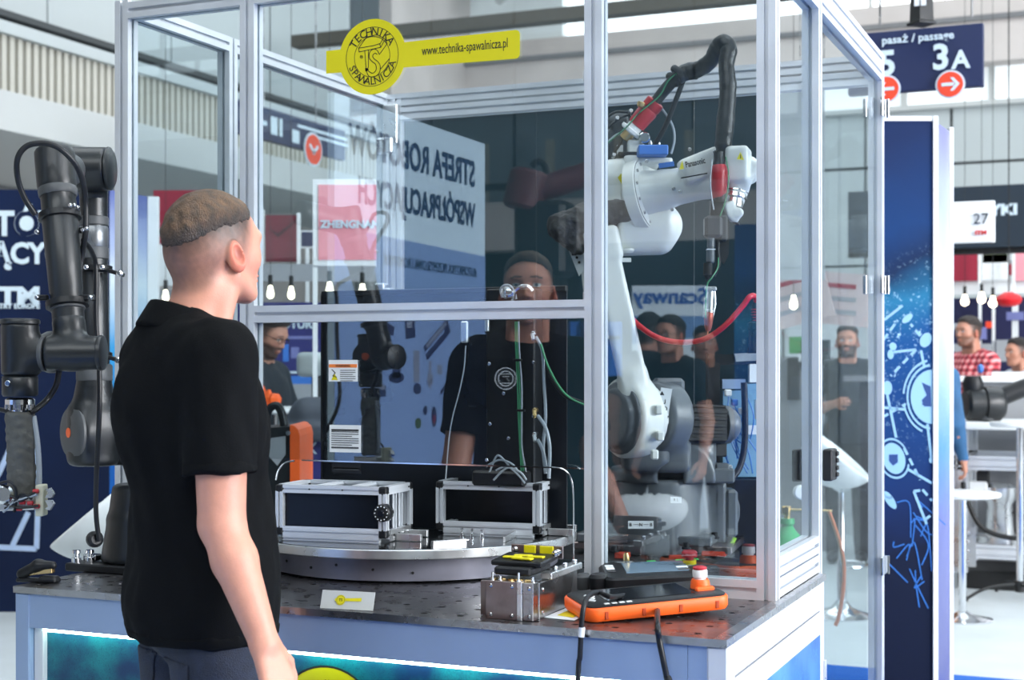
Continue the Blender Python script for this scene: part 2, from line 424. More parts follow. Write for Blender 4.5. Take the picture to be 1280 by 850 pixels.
# left side of the hall: gallery with ribbed parapet, white slab under it, grey panels above
wl = struct('wall_left'); GX = -8.55
def hz(u, v): return P(u, v, X=GX).z
zs = [hz(100, 177), hz(100, 133), hz(100, 62), hz(100, 49)]
zs = [3.58, 3.94, 4.45, 4.56]
MB().bb((GX-3, -16, zs[0]), (GX, 22, zs[1])).out('slab', SLABM, wl)
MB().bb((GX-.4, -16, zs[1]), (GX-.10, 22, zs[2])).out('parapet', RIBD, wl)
MB().bb((GX-.4, -16, zs[2]), (GX+.02, 22, zs[3])).out('parapet_cap', PANELM, wl)
MB().bb((GX-.3, -16, zs[3]+.10), (GX-.16, 22, zs[3]+.16)).out('handrail', SEAM, wl)
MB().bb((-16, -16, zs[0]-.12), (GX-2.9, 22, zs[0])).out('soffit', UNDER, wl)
MB().bb((GX-3.1, -16, 0), (GX-3, 22, 3.5)).out('lower_wall', CONC, wl)
rib = MB().bb((-.05, -.028, zs[1]), (.02, .028, zs[2])).out('rib', RIBM, wl); rib.location = (GX-.06, -1.0, 0)
for i in range(1, 190):
    r = rib.copy(); COL.objects.link(r); r.location = (GX-.06, -1.0+i*.104, 0)
pnl = MB().bb((-.04, .012, zs[3]+.2), (0, 1.988, 9.0)).out('panel', PANELM, wl); pnl.location = (GX-.5, 2.0, 0)
for i in range(1, 6):
    r = pnl.copy(); COL.objects.link(r); r.location = (GX-.5, 2.0+2*i, 0)
MB().bb((GX-.7, -16, zs[3]), (GX-.55, 14.1, 9.1)).out('backing', SEAM, wl)
MB().bb((GX-.7, 15.2, zs[3]), (GX-.5, 22, 9.1)).out('panel', CONC, wl)
MB().bb((GX-1.6, 14.1, zs[3]), (GX-1.4, 15.2, 9.1)).out('recess', DARKW, wl)
# far wall: panels, window band, concrete beam, clerestory
wb = struct('wall_back'); WY = 18.0
zf = [P(1150, v, Y=WY).z for v in (240, 138, 92, 78, 9)]
k = 0
x = -16.0
while x < 13:
    for (za, zb) in ((0, 2.9), (2.93, zf[0]+.36), (zf[0]+.40, zf[1])):
        MB().bb((x+.02, WY, za), (x+1.18, WY+.1, zb)).out('panel', PANELM, wb)
    x += 1.2
MB().bb((-16, WY+.06, 0), (13, WY+.2, zf[1])).out('backing', SEAM, wb)
MB().bb((-16, WY-.08, zf[1]), (13, WY+.2, zf[1]+.07)).out('sill', SLABM, wb)
MB().bb((-16, WY-.3, zf[3]-.12), (13, WY+.4, zf[4])).out('concrete_beam', CONC, wb)
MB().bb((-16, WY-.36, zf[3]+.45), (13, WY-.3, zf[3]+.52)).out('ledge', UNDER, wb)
w1 = struct('window_1')
MB().bb((-16, WY+.1, zf[1]), (13, WY+.14, zf[3])).out('pane', SKY1, w1)
for i in range(24):
    MB().bb((-15.5+i*1.2, WY-.02, zf[1]), (-15.42+i*1.2, WY+.1, zf[3])).out('mullion', SLABM, w1)
w2 = struct('window_2'); WX = P(706, 40, Y=WY).x
MB().bb((WX, WY+.1, zf[4]), (13, WY+.14, 8.2)).out('pane', SKYW, w2)
for i in range(24):
    MB().bb((WX+3.2+i*.75, WY, zf[4]), (WX+3.25+i*.75, WY+.1, 8.2)).out('mullion', SLABM, w2)
MB().bb((-16, WY-.1, 8.2), (13, WY+.3, 9.3)).out('lintel', CONC, wb)
MB().bb((-16, WY-.1, zf[4]), (WX, WY+.3, 8.3)).out('upper_panel', CEILM, wb)
# roof beams and a service tray under the ceiling
for (ya, yb, za) in ((6.0, 6.35, 6.9), (14.0, 14.4, 7.2)):
    t = MB().bb((-8.3, ya, za+.9), (13, yb, 9.2)).out('trim_1', CEILM); t['kind'] = 'structure'
zb_ = P(600, 27, Y=11.6).z
t = MB().bb((-8.5, 11.6, zb_-.07), (13, 11.8, zb_+.07)).out('trim_2', mat('brown grey service tray', srgb(84, 80, 72), .7)); t['kind'] = 'structure'
# sloping white gable plane seen through the cell
t = MB(); t.prism([Vector((-8, 16.5, 6.9)), Vector((-4.8, 16.5, 8.9)), Vector((-8, 16.5, 8.9))], (0, .2, 0)); t = t.out('trim_3', SLABM); t['kind'] = 'structure'
# right side (out of frame): tall glazing that lets the daylight in
w3 = struct('window_3')
MB().bb((12.6, -6, 1.2), (12.7, 8, 7.6)).out('pane', mat('side window glazing', (.9, .95, 1), .3, 0, .02, 1, emit=((.93, .98, 1.0), 1.6)), w3)
for i in range(8):
    MB().bb((12.45, -6+i*2, 1.2), (12.6, -5.9+i*2, 7.6)).out('mullion', SLABM, w3)
wr = struct('wall_right')
MB().bb((12.7, -17, 0), (12.9, 22, 9.2)).out('panel', CONC, wr)
# rear of the hall, seen mirrored in the glass
wf = struct('wall_front')
for i in range(24):
    MB().bb((-15+i*1.2, -14.1, 3.2), (-13.84+i*1.2, -14, 9.2)).out('panel', DARKW, wf)
MB().bb((-16, -14.4, 0), (13, -14.1, 9.2)).out('backing', BLACKM, wf)
MB().bb((-16, -13.6, 2.9), (13, -13.2, 3.5)).out('gallery_slab', CONC, wf)
MB().bb((-16, -12.9, 3.6), (13, -12.8, 3.68)).out('handrail', BLACKM, wf)
MB().bb((-16, -13.2, 5.3), (13, -13.0, 5.5)).out('beam', BLACKM, wf)
for (x0_, x1_) in ((-9, -3), (2, 7)): MB().box(((x0_+x1_)/2, -12.6, 6.6), ((x1_-x0_)/2, .12, .12), Matrix.Rotation(.22, 3, 'Y')).out('beam', BLACKM, wf)
for i in range(30): MB().bb((-15+i*.9, -13.62, 3.5), (-14.9+i*.9, -13.55, 4.3)).out('baluster', RIBD, wf)

# ------------------------------------------------------------------ the glazed enclosure
XA, XB, XC, XD = -1.832, -1.416, -.425, 0.0
YE, YF, ZT, ZB = .4975, 1.535, 2.48, .91
enc = thing('safety_enclosure', 'tall glazed aluminium safety enclosure standing on the bench around the white robot', 'enclosure', (XD, 0, 0))
enc.location = (0, 0, 0)
hp = .0225
for x, zt in ((XA, ZT), (XB, ZT+.05), (XC, ZT+.05), (XD, ZT+.05)):
    profile('post', (x, 0, ZB), (x, 0, zt), enc)
profile('post', (XD, YE, 0), (XD, YE, ZT+.05), enc); profile('post', (XD, YF, 0), (XD, YF, ZT), enc)
profile('post', (XA, YE, ZB-.2), (XA, YE, ZT), enc); profile('post', (XA, YF, 0), (XA, YF, ZT), enc)
profile('post', (XA+.06, YF, 1.2), (XA+.06, YF, ZT-.02), enc, w=.04, h=.04)
for (a, b) in ((XA, XB), (XB, XC), (XC, XD)):
    profile('beam', (a+hp, 0, ZT-.03), (b-hp, 0, ZT-.03), enc)
for (a, b) in ((0, YE), (YE, YF)):
    profile('beam', (XA, a+hp, ZT-.0225), (XA, b-hp, ZT-.0225), enc)
profile('beam', (XD, hp, ZT-.045), (XD, YE-hp, ZT-.045), enc, w=.045, h=.09, nu=1, nv=2, uax=(1, 0, 0))
profile('beam', (XD, YE+hp, ZT-.045), (XD, YF-hp, ZT-.045), enc, w=.045, h=.09, nu=1, nv=2, uax=(1, 0, 0))
profile('beam', (XA+hp, YF, ZT-.025), (XD-hp, YF, ZT-.025), enc); profile('beam', (XA+hp, YF, ZT-.078), (XD-hp, YF, ZT-.078), enc)
profile('rail', (XB+hp, 0, 1.592), (XC-hp, 0, 1.592), enc, label='horizontal rail under the upper front pane')
profile('rail', (XC+hp, .0, ZB+.0225), (XD-hp, .0, ZB+.0225), enc)
profile('rail', (XD, hp, ZB+.075), (XD, YE-hp, ZB+.075), enc)
profile('rail', (XD, hp, ZB+.025), (XD, YE-hp, ZB+.025), enc)
profile('rail', (XA, YE+hp, .9), (XA, YF-hp, .9), enc); profile('rail', (XA+hp, 0, 1.0), (XB-hp, 0, 1.0), enc)
# panes
pane('glass_pane', (XA, 0, 1.02), (XB, 0, ZT-.05), GLS, enc)
pane('glass_pane', (XB, 0, 1.61), (XC, 0, ZT-.05), GLF, enc)
pane('glass_pane', (XB, 0, 1.203), (XC, 0, 1.575), GLF, enc)
pane('glass_pane', (XC, 0, ZB+.045), (XD, 0, ZT-.05), GLF, enc)
pane('glass_pane', (XD, 0, ZB+.10), (XD, YE, ZT-.09), GLS, enc)
pane('glass_pane', (XD+.012, YE+.02, .12), (XD+.012, YF-.06, ZT-.09), GLS, enc)
pane('glass_pane', (XA, 0, 1.0), (XA, YE, ZT-.04), GLS, enc); pane('glass_pane', (XA, YE, .92), (XA, YF, ZT-.04), GLS, enc)
pane('pane_edge', (XB+.16, -.002, 1.2), (XC-.02, -.002, 1.2035), CHROME, enc, th=.004)
# black welding screens closing the rear
XQ = P(964, 400, Y=YF).x
for (a, b) in ((XA+.085, XA+.622), (XA+.6235, XA+1.212), (XA+1.2135, XQ)):
    pane('dark_panel', (a, YF, .1), (b, YF, ZT-.105), DARKP, enc, th=.004)
pane('glass_pane', (XQ+.002, YF, .1), (XD-.03, YF, ZT-.105), GLS, enc)
# brackets, hinges, handles
def bracket(c, s=(.02, .004, .03), m=CHROME, name='bracket'):
    return MB().box(c, s, None, .002).out(name, m, enc)
for z in (2.30, 1.72):
    MB().box((XD+.026, YF-.03, z), (.004, .022, .03), None, .001).out('hinge_leaf', CHROME, enc); MB().box((XD+.034, YF+.002, z), (.008, .006, .03), None, .001).out('hinge_leaf', CHROME, enc)
    MB().box((XD-.03, YF-.035, z), (.006, .010, .03), None, .001).out('hinge_leaf', CHROME, enc)
MB().box((XD+.026, YF-.03, .80), (.004, .022, .03), None, .001).out('hinge_leaf', CHROME, enc); MB().box((XD+.034, YF+.002, .80), (.008, .006, .03)).out('hinge_leaf', CHROME, enc)
q = MB().box((XD+.036, YE+.045, 1.19), (.013, .022, .042), None, .004).box((XD+.036, YE+.085, 1.19), (.012, .014, .042), None, .003)
for dz in (-.028, -.01, .01, .028): q.box((XD+.05, YE+.085, 1.19+dz), (.004, .010, .006), None, .002)
q.out('door_latch', BLACKP, enc)
MB().box((XD-.036, YE-.004, 1.19), (.012, .02, .042), None, .003).out('door_latch', BLACKP, enc)
gp = Vector((XA+.03, YF-.03, ZT-.10))
MB().box(gp+Vector((.02, -.01, -.02)), (.03, .012, .075), None, .004).box(gp+Vector((.0, -.02, -.10)), (.034, .014, .030), None, .006).out('bracket', ALU2, enc)
MB().box(P(624, 372, Y=YF)+Vector((0, -.03, 0)), (.03, .02, .02), None, .004).out('bracket', ALU2, enc)
for v in (95, 372): MB().box(P(733, v, Y=-.01), (.006, .01, .014), None, .002).out('corner_bracket', ALU2, enc)
for (px, py) in ((484, 372), (477, 366)): MB().box(P(px, py, Y=YF-.04), (.02, .02, .035), None, .004).out('bracket', ALU2, enc)

# the yellow logo sticker on the upper front pane
def onf(u, v, y=-.006): return P(u, v, Y=y)
lc = onf(465.5, 71); R_ = (onf(508, 71)-lc).length*.985
dec = MB(); n = 56
dec.prism([lc+Vector((math.cos(2*PI*i/n)*R_, 0, math.sin(2*PI*i/n)*R_)) for i in range(n)], (0, -.0012, 0))
dec = dec.out('logo_sticker', YEL, enc)
bz = lc.z; q = MB()
a = onf(408, 78); b = onf(650, 55)
zt_, zb_ = onf(649, 37).z, onf(649, 73).z
pts = []; r = .012
for (cx, cz, s) in ((b.x-r, zb_+r, -90), (b.x-r, zt_-r, 0)):
    for k in range(5): an = math.radians(s+k*22.5); pts.append(Vector((cx+r*math.cos(an), -.0062, cz+r*math.sin(an))))
pts += [Vector((a.x, -.0062, onf(408, 62).z-.004)), Vector((a.x, -.0062, onf(408, 93).z+.002))]
q.prism(pts, (0, -.0009, 0)); q.out('sticker_band', YEL, enc)
def onl(x, z): return lc+Vector((x, -.0019, z))
def ring(r0, r1, m=INK, n=64, name='ring_line'):
    v = []; f = []
    for i in range(n):
        a_ = 2*PI*i/n
        v += [onl(math.cos(a_)*r0, math.sin(a_)*r0), onl(math.cos(a_)*r1, math.sin(a_)*r1)]
    for i in range(n):
        j = (i+1) % n; f.append((2*i, 2*i+1, 2*j+1, 2*j))
    return mk(name, v, f, m, dec)
ring(R_*.775, R_*.79); ring(R_*.525, R_*.54)
def arc_text(s, r, a0, a1, size, parent, org, up=True, m=INK):
    for i, ch in enumerate(s):
        an = math.radians(a0+(a1-a0)*i/(len(s)-1)); p = org+Vector((math.cos(an)*r, 0, math.sin(an)*r))
        ux = Vector((math.sin(an), 0, -math.cos(an))) if up else Vector((-math.sin(an), 0, math.cos(an)))
        uy = Vector((math.cos(an), 0, math.sin(an))) if up else Vector((-math.cos(an), 0, -math.sin(an)))
        text(ch, 'letter', m, size, frame(p, ux, uy), parent, .0003)
arc_text('TECHNIKA', R_*.655, 146, 34, R_*.30, dec, onl(0, 0))
arc_text('SPAWALNICZA', R_*.655, -156, -22, R_*.28, dec, onl(0, 0), up=False)
def stroke(pts, wd, m, parent, name='line', dz=0.0):
    """flat line of even width in the pane's plane"""
    q = MB()
    for a_, b_ in zip(pts[:-1], pts[1:]):
        a_ = Vector(a_); b_ = Vector(b_); d = (b_-a_).normalized(); s = Vector((-d.z, 0, d.x))*wd/2
        q.add([a_-s-d*wd*.3, a_+s-d*wd*.3, b_+s+d*wd*.3, b_-s+d*wd*.3], [(0, 1, 2, 3)])
    return mk(name, q.v, q.f, m, parent)
ms = R_/365.0                                  # logo drawn on a 365-unit radius
def lg(pts): return [onl((x-465)*ms, (430-y)*ms) for x, y in pts]
lw = R_*.02
stroke(lg([(318, 335), (322, 372), (560, 348), (548, 312), (480, 325), (318, 335)]), lw, INK, dec)
stroke(lg([(318, 335), (405, 235)]), lw, INK, dec); stroke(lg([(405, 235), (520, 222), (590, 262), (548, 320)]), lw, INK, dec)
stroke(lg([(385, 368), (400, 550), (425, 530), (425, 365)]), lw, INK, dec)
stroke([*spline([Vector(p) for p in lg([(545, 415), (520, 372), (480, 358), (440, 385), (435, 440), (470, 480), (505, 510), (510, 560), (475, 590), (430, 570), (415, 540)])], 4)], lw, INK, dec)
stroke([*spline([Vector(p) for p in lg([(520, 412), (500, 400), (480, 408), (472, 430), (490, 455), (530, 485), (555, 530), (545, 590), (495, 625), (430, 615), (400, 555)])], 4)], lw, INK, dec)
stroke(lg([(545, 415), (630, 320), (600, 265)]), lw, INK, dec); stroke(lg([(560, 348), (600, 285)]), lw, INK, dec)
stroke(lg([(550, 565), (655, 465)]), lw, INK, dec); stroke(lg([(398, 540), (400, 560), (420, 548)]), lw*2.5, INK, dec)
text('®', 'letter', INK, R_*.13, frame(onl((348-465)*ms, (430-425)*ms), (1, 0, 0), (0, 0, 1)), dec, .0003)
ta = onf(518, 64, -.0075); tb = onf(645, 52, -.0075)
text('www.technika-spawalnicza.pl', 'web_address', INK, .0345, frame(Vector(((ta.x+tb.x)/2, -.0075, onf(582, 59).z)), (1, 0, 0), (0, 0, 1)), enc, .0003, sx=(tb.x-ta.x)/.475)

# notices on the glass
STK = mat('white notice paper', srgb(222, 226, 228), .6, 0, .03, 20)
OR2 = mat('orange warning print', srgb(236, 130, 60), .5, 0, .02, 5)
GRYI = mat('grey print', srgb(70, 74, 78), .6, 0, .02, 5)
a = onf(411, 450, -.004); b = onf(447, 477, -.004)
s1 = pane('warning_sticker', (a.x, -.004, b.z), (b.x, -.004, a.z), STK, enc, .001)
pane('stripe', (a.x+.001, -.0050, a.z-.020), (b.x-.001, -.0050, a.z-.011), OR2, s1, .0006)
text('WARNING', 'heading', INK, .009, frame(Vector(((a.x+b.x)/2, -.0056, a.z-.0155)), (1, 0, 0), (0, 0, 1)), s1, .0002, bold=.02)
for i in range(6): pane('text_line', (a.x+.035, -.0050, a.z-.028-i*.0055), (b.x-.006-.008*(i % 3 == 2), -.0050, a.z-.0262-i*.0055), GRYI, s1, .0005)
mk('hazard_triangle', [Vector((a.x+.008, -.0052, b.z+.004)), Vector((a.x+.028, -.0052, b.z+.004)), Vector((a.x+.018, -.0052, b.z+.021))], [(0, 1, 2)], YEL, s1)
stroke([Vector((a.x+.010, -.0052, a.z-.025)), Vector((a.x+.02, -.0052, a.z-.034)), Vector((a.x+.013, -.0052, a.z-.042)), Vector((a.x+.024, -.0052, a.z-.045))], .0025, INK, s1, 'shock_symbol')
for (u0, v0, u1, v1, m_, tl) in ((412, 531, 451, 566, STK, GRYI), (415, 569, 451, 592, BLACKP, GRYI)):
    yy = -.004 if v0 < 569 else .001
    a = onf(u0, v0, yy); b = onf(u1, v1, yy)
    if v0 >= 569: a.z = 1.198
    s2 = pane('notice', (a.x, yy, b.z), (b.x, yy, a.z), m_, enc, .001)
    nn = 9 if v0 < 569 else 5
    for i in range(nn):
        zz = a.z-.012-i*((a.z-b.z)-.02)/nn
        pane('text_line', (a.x+.006, yy-.001, zz-.0012*(3 if i in (0, 8) else 1)), (b.x-.006-(.02 if i % 4 == 3 else 0), yy-.001, zz+.001), tl if i else INK, s2, .0005)
# ------------------------------------------------------------------ steel bench
PX0, PX1, PY0, PY1 = -1.758, .044, -.53, .475
bench = thing('welding_bench', 'long grey workbench with a perforated steel top, blue-grey apron and glowing teal front', 'workbench', (0, 0, 0))
# perforated top: square cells with octagonal holes, recessed cups under them
def holed_plate():
    v = []; f = []; ncx, ncy = 20, 11; sx = (PX1-PX0-.03)/ncx; sy = (PY1-PY0-.02)/ncy; r = .0085
    cup_v = []; cup_f = []
    for i in range(ncx):
        for j in range(ncy):
            cx = PX0+(i+.5)*sx; cy = PY0+(j+.5)*sy; n0 = len(v)
            has = True
            sq = [(1, 0), (1, 1), (0, 1), (-1, 1), (-1, 0), (-1, -1), (0, -1), (1, -1)]
            for a, b in sq: v.append(Vector((cx+a*sx/2, cy+b*sy/2, ZB)))
            for k in range(8): an = k*PI/4; v.append(Vector((cx+math.cos(an)*r, cy+math.sin(an)*r, ZB)))
            for k in range(8): an = k*PI/4; v.append(Vector((cx+math.cos(an)*r, cy+math.sin(an)*r, ZB-.014)))
            for k in range(8):
                m_ = (k+1) % 8
                f.append((n0+k, n0+m_, n0+8+m_, n0+8+k)); f.append((n0+8+k, n0+8+m_, n0+16+m_, n0+16+k))
            n1 = len(cup_v); cup_v += v[n0+16:n0+24]; cup_f.append([n1+q for q in range(8)])
    q = MB(); q.v = v; q.f = f; o = q.out('perforated_top', PLATE, bench)
    mk('hole_bottom', cup_v, cup_f, BLACKM, bench)['kind'] = 'stuff'
holed_plate()
x1 = PX1-.03; y1 = PY1-.02
q = MB(); ch = .028
q.prism([Vector((PX0, PY0, ZB-.003)), Vector((x1-.012, PY0, ZB-.003)), Vector((PX1-.0, PY0+.0, ZB-.003)), Vector((PX1, PY1, ZB-.003)), Vector((x1, PY1, ZB-.003)), Vector((x1, PY0+.001, ZB-.003)), Vector((PX0, PY0+.001, ZB-.003))], (0, 0, .003))
q = MB().bb((PX0, PY0-.002, ZB-.016), (x1, PY0, ZB)).bb((x1, PY0-.002, ZB-.016), (PX1-.002, PY1, ZB)).bb((PX0, y1, ZB-.016), (x1, PY1, ZB))
q.bb((PX0-.002, PY0, ZB-.016), (PX0, PY1, ZB)).out('top_rim', STEEL, bench)
MB().bb((PX0+.01, PY0+.01, ZB-.03), (PX1-.01, PY1-.01, ZB-.0155)).out('top_core', BLACKM, bench)
MB().bb((PX0+.045, PY0+.006, ZB-.100), (PX1-.085, PY0+.03, ZB-.016)).out('front_apron', BLUEF, bench)
MB().bb((PX1-.084, PY0+.007, ZB-.100), (PX1-.045, PY0+.03, ZB-.016)).out('apron_end', BLUEF, bench)
MB().bb((PX0+.001, PY0+.003, 0), (PX0+.045, PY0+.045, ZB-.016), .003).out('leg', BLUEF, bench)
MB().bb((PX0+.001, PY1-.05, 0), (PX0+.045, PY1-.005, ZB-.016), .003).out('leg', BLUEF, bench)
MB().bb((PX1-.045, PY0+.003, 0), (PX1-.001, PY0+.06, ZB-.016), .004).out('leg', WHITEP, bench)
MB().bb((PX1-.045, PY1-.06, 0), (PX1-.006, PY1-.005, ZB-.016), .004).out('leg', WHITEP, bench)
MB().bb((PX1-.03, PY0+.063, ZB-.084), (PX1-.002, PY1-.03, ZB-.017), .002).out('side_apron', WHITEP, bench)
MB().bb((PX1-.05, PY0+.05, .04), (PX1-.012, PY1-.02, ZB-.02)).out('side_backing', BLACKM, bench)
sd = MB().bb((PX1-.03, PY0+.068, .04), (PX1-.003, PY1-.035, ZB-.090), .002).out('side_door', WHITEP, bench)
# teal translucent front with crackle, blue side picture
def crackle(name, c1, c2, c3, rough=.35, sc=26):
    m = mat(name, c1, rough, 0, .1, 4); nt = m.node_tree; b = nt.nodes['Principled BSDF']; N = nt.nodes.new; L = nt.links.new
    tc = N('ShaderNodeTexCoord'); nz = N('ShaderNodeTexNoise'); nz.inputs['Scale'].default_value = sc*.35; nz.inputs['Detail'].default_value = 6; L(tc.outputs['Object'], nz.inputs['Vector'])
    vo = N('ShaderNodeTexVoronoi'); vo.feature = 'DISTANCE_TO_EDGE'; vo.inputs['Scale'].default_value = sc
    ad = N('ShaderNodeVectorMath'); ad.operation = 'ADD'; L(tc.outputs['Object'], ad.inputs[0]); L(nz.outputs['Color'], ad.inputs[1]); L(ad.outputs[0], vo.inputs['Vector'])
    r = N('ShaderNodeValToRGB'); e = r.color_ramp.elements; e[0].position = .35; e[0].color = (*c1, 1); e[1].position = .68; e[1].color = (*c2, 1); L(nz.outputs[0], r.inputs[0])
    cr = N('ShaderNodeMapRange'); cr.inputs[1].default_value = 0; cr.inputs[2].default_value = .035; L(vo.outputs['Distance'], cr.inputs[0])
    mx = N('ShaderNodeMix'); mx.data_type = 'RGBA'; L(cr.outputs[0], mx.inputs[0]); mx.inputs[6].default_value = (*c3, 1); L(r.outputs[0], mx.inputs[7]); L(mx.outputs[2], b.inputs['Base Color'])
    return m
TEAL = crackle('teal crackled front', srgb(6, 46, 84), srgb(14, 112, 122), srgb(4, 34, 70))
SIDEB = crackle('blue printed side', srgb(28, 84, 146), srgb(92, 150, 200), srgb(60, 120, 176), .4, 9)
MB().bb((PX0+.075, PY0+.034, .06), (PX1-.062, PY0+.04, ZB-.098)).out('teal_front', TEAL, bench)
MB().bb((PX0+.046, PY0+.02, .03), (PX0+.075, PY0+.045, ZB-.1), .002).out('front_trim', WHITEP, bench)
MB().bb((PX1-.062, PY0+.02, .03), (PX1-.046, PY0+.045, ZB-.1), .002).out('front_trim', WHITEP, bench)
MB().bb((PX0+.05, PY0+.02, .0), (PX1-.05, PY0+.05, .06)).out('plinth', BLUEF, bench)
LED = mat('light strip', (1, 1, 1), .5, 0, .02, 4, emit=((.70, 1.0, .86), 13.0))
MB().bb((PX0+.08, PY0+.012, ZB-.108), (PX1-.09, PY0+.024, ZB-.1005)).out('led_strip', LED, bench)
MB().bb((PX1-.0035, PY0+.120, .08), (PX1-.0015, PY1-.080, ZB-.146)).out('side_picture', SIDEB, sd)
for z in (.64,): MB().bb((PX1-.01, PY1-.03, z-.03), (PX1+.003, PY1-.014, z+.05), .002).out('door_hinge', ALU2, sd)
# round yellow emblem on the teal front, its top just in view
ec = P(410, 907, Y=PY0+.032); er = (P(475, 907, Y=PY0+.032)-ec).length
q = MB().prism([ec+Vector((math.cos(2*PI*i/48)*er, 0, math.sin(2*PI*i/48)*er)) for i in range(48)], (0, -.002, 0)); emb = q.out('round_emblem', YEL, bench)
v = []; f = []
for i in range(48):
    a_ = 2*PI*i/48
    for rr in (er*.985, er*1.02): v.append(ec+Vector((math.cos(a_)*rr, -.0024, math.sin(a_)*rr)))
for i in range(48): j = (i+1) % 48; f.append((2*i, 2*i+1, 2*j+1, 2*j))
mk('emblem_outline', v, f, INK, emb)
arc_text('TECHNIKA', er*.66, 146, 34, er*.30, emb, ec+Vector((0, -.0026, 0)))
arc_text('SPAWALNICZA', er*.66, -156, -22, er*.28, emb, ec+Vector((0, -.0026, 0)), up=False)
# robot pedestal behind the bench top
ped = thing('robot_pedestal', 'low black steel pedestal with the white welding robot bolted on it', 'pedestal', (-.55, .9, 0))
MB().bb((-.40, -.42, .0), (.22, .45, .895), .01).out('body', BLACKM, ped)

# ------------------------------------------------------------------ business card and leaflet
GREYC = mat('grey card', srgb(196, 200, 198), .5, 0, .03, 10)
YELC = mat('yellow print', srgb(222, 210, 30), .5, 0, .03, 10)
card = thing('business_card', 'grey card with a small yellow round emblem leaning upright near the bench edge', 'card', (0, 0, 0))
a = P(400, 760, Z=ZB+.001); b = P(466, 757, Y=a.y+.012); b.z = ZB+.001
d = (b-a).normalized(); n_ = Vector((d.y, -d.x, 0)); upv = (Vector((0, 0, 1))-n_*.35).normalized(); hgt = .041
MB().prism([a, b, b+upv*hgt, a+upv*hgt], -n_*.0015).out('card_sheet', GREYC, card)
M_ = frame((a+b)/2+upv*hgt*.5+n_*.001, d, upv)
v = [M_ @ Vector((-.016+math.cos(2*PI*i/32)*.0115, math.sin(2*PI*i/32)*.0115, .0004)) for i in range(32)]
mk('emblem', v, [list(range(32))], YELC, card)
mk('emblem_band', [M_ @ Vector(p) for p in ((-.030, -.003, .0003), (.034, -.0008, .0003), (.034, .0068, .0003), (-.030, .003, .0003))], [(0, 1, 2, 3)], YELC, card)
text('TS', 'letters', INK, .009, M_ @ Matrix.Translation((-.016, 0, .0006)), card, .0002)
v = []; f = []
for i in range(32):
    a_ = 2*PI*i/32
    for rr in (.0092, .0098): v.append(M_ @ Vector((-.016+math.cos(a_)*rr, math.sin(a_)*rr, .0006)))
for i in range(32): j = (i+1) % 32; f.append((2*i, 2*i+1, 2*j+1, 2*j))
mk('emblem_ring', v, f, INK, card)
leaf = thing('leaflet', 'white leaflet with yellow print lying flat beside the steel clamp block', 'leaflet', (0, 0, 0))
pts = [P(u, v, Z=ZB+.001) for u, v in ((680, 772), (718, 776), (742, 765), (716, 757))]
MB().prism(pts, (0, 0, .0012)).out('sheet', STK, leaf)
pts = [P(u, v, Z=ZB+.0028) for u, v in ((696, 769), (716, 772), (733, 764), (714, 761))]
mk('yellow_print', pts, [(0, 1, 2, 3)], YELC, leaf)

# ------------------------------------------------------------------ rotary table
TC = Vector((-1.052, .248, 0)); TR = .452; TZ = 1.0
tt = thing('rotary_table', 'round steel turntable with a bright machined rim carrying two profile frames', 'turntable', TC)
q = MB().lathe((0, 0, TZ-.024), (0, 0, TZ), [(0, TR-.002), (.002, TR), (.022, TR), (.024, TR-.002)], 96)
# reflective dark top plate inside the rim
q.out('disc', ALU2, tt, True)
TOPM = mat('oily dark steel top', (.10, .11, .12), .12, .9, .35, 14, .03, 60)
MB().lathe((0, 0, TZ), (0, 0, TZ+.0015), [(0, TR-.006), (.0012, TR-.007)], 96).out('top_plate', TOPM, tt)
DRUM = mat('drum steel', srgb(132, 132, 144), .38, .5, .35, 5, .04, 30)
MB().lathe((0, 0, ZB+.006), (0, 0, TZ-.024), [(0, TR-.052), (.0602, TR-.05)], 96).out('drum', DRUM, tt, True)
for an in (-2.9, -2.7, -2.45, -2.3, -2.05, -1.8, -1.6, -1.35, -1.1):
    p = Vector((math.cos(an), math.sin(an), 0))*(TR-.053)+Vector((0, 0, ZB+.018+.03*((an*7) % 1)))
    d_ = Vector((math.cos(an), math.sin(an), 0)); MB().cyl(p, p+d_*.004, .0035, 10).out('screw', BLACKM, tt)
# dividing screen standing across the turntable
SCR = mat('black divider screen', (.006, .008, .012), .3, 0, .1, 3, spec=.35)
sy = .285-TC.y
MB().bb((P(404, 480, Y=.285).x-TC.x, sy, TZ+.002), (.44, sy+.008, 1.655)).out('divider_screen', SCR, tt)
MB().bb((P(404, 480, Y=.285).x-TC.x-.004, sy-.006, 1.652), (.44, sy+.014, 1.668), .002).out('screen_top_edge', BLACKP, tt)
MB().bb((P(404, 480, Y=.285).x-TC.x-.006, sy-.004, TZ+.002), (P(404, 480, Y=.285).x-TC.x, sy+.012, 1.66)).out('screen_side_edge', BLACKP, tt)
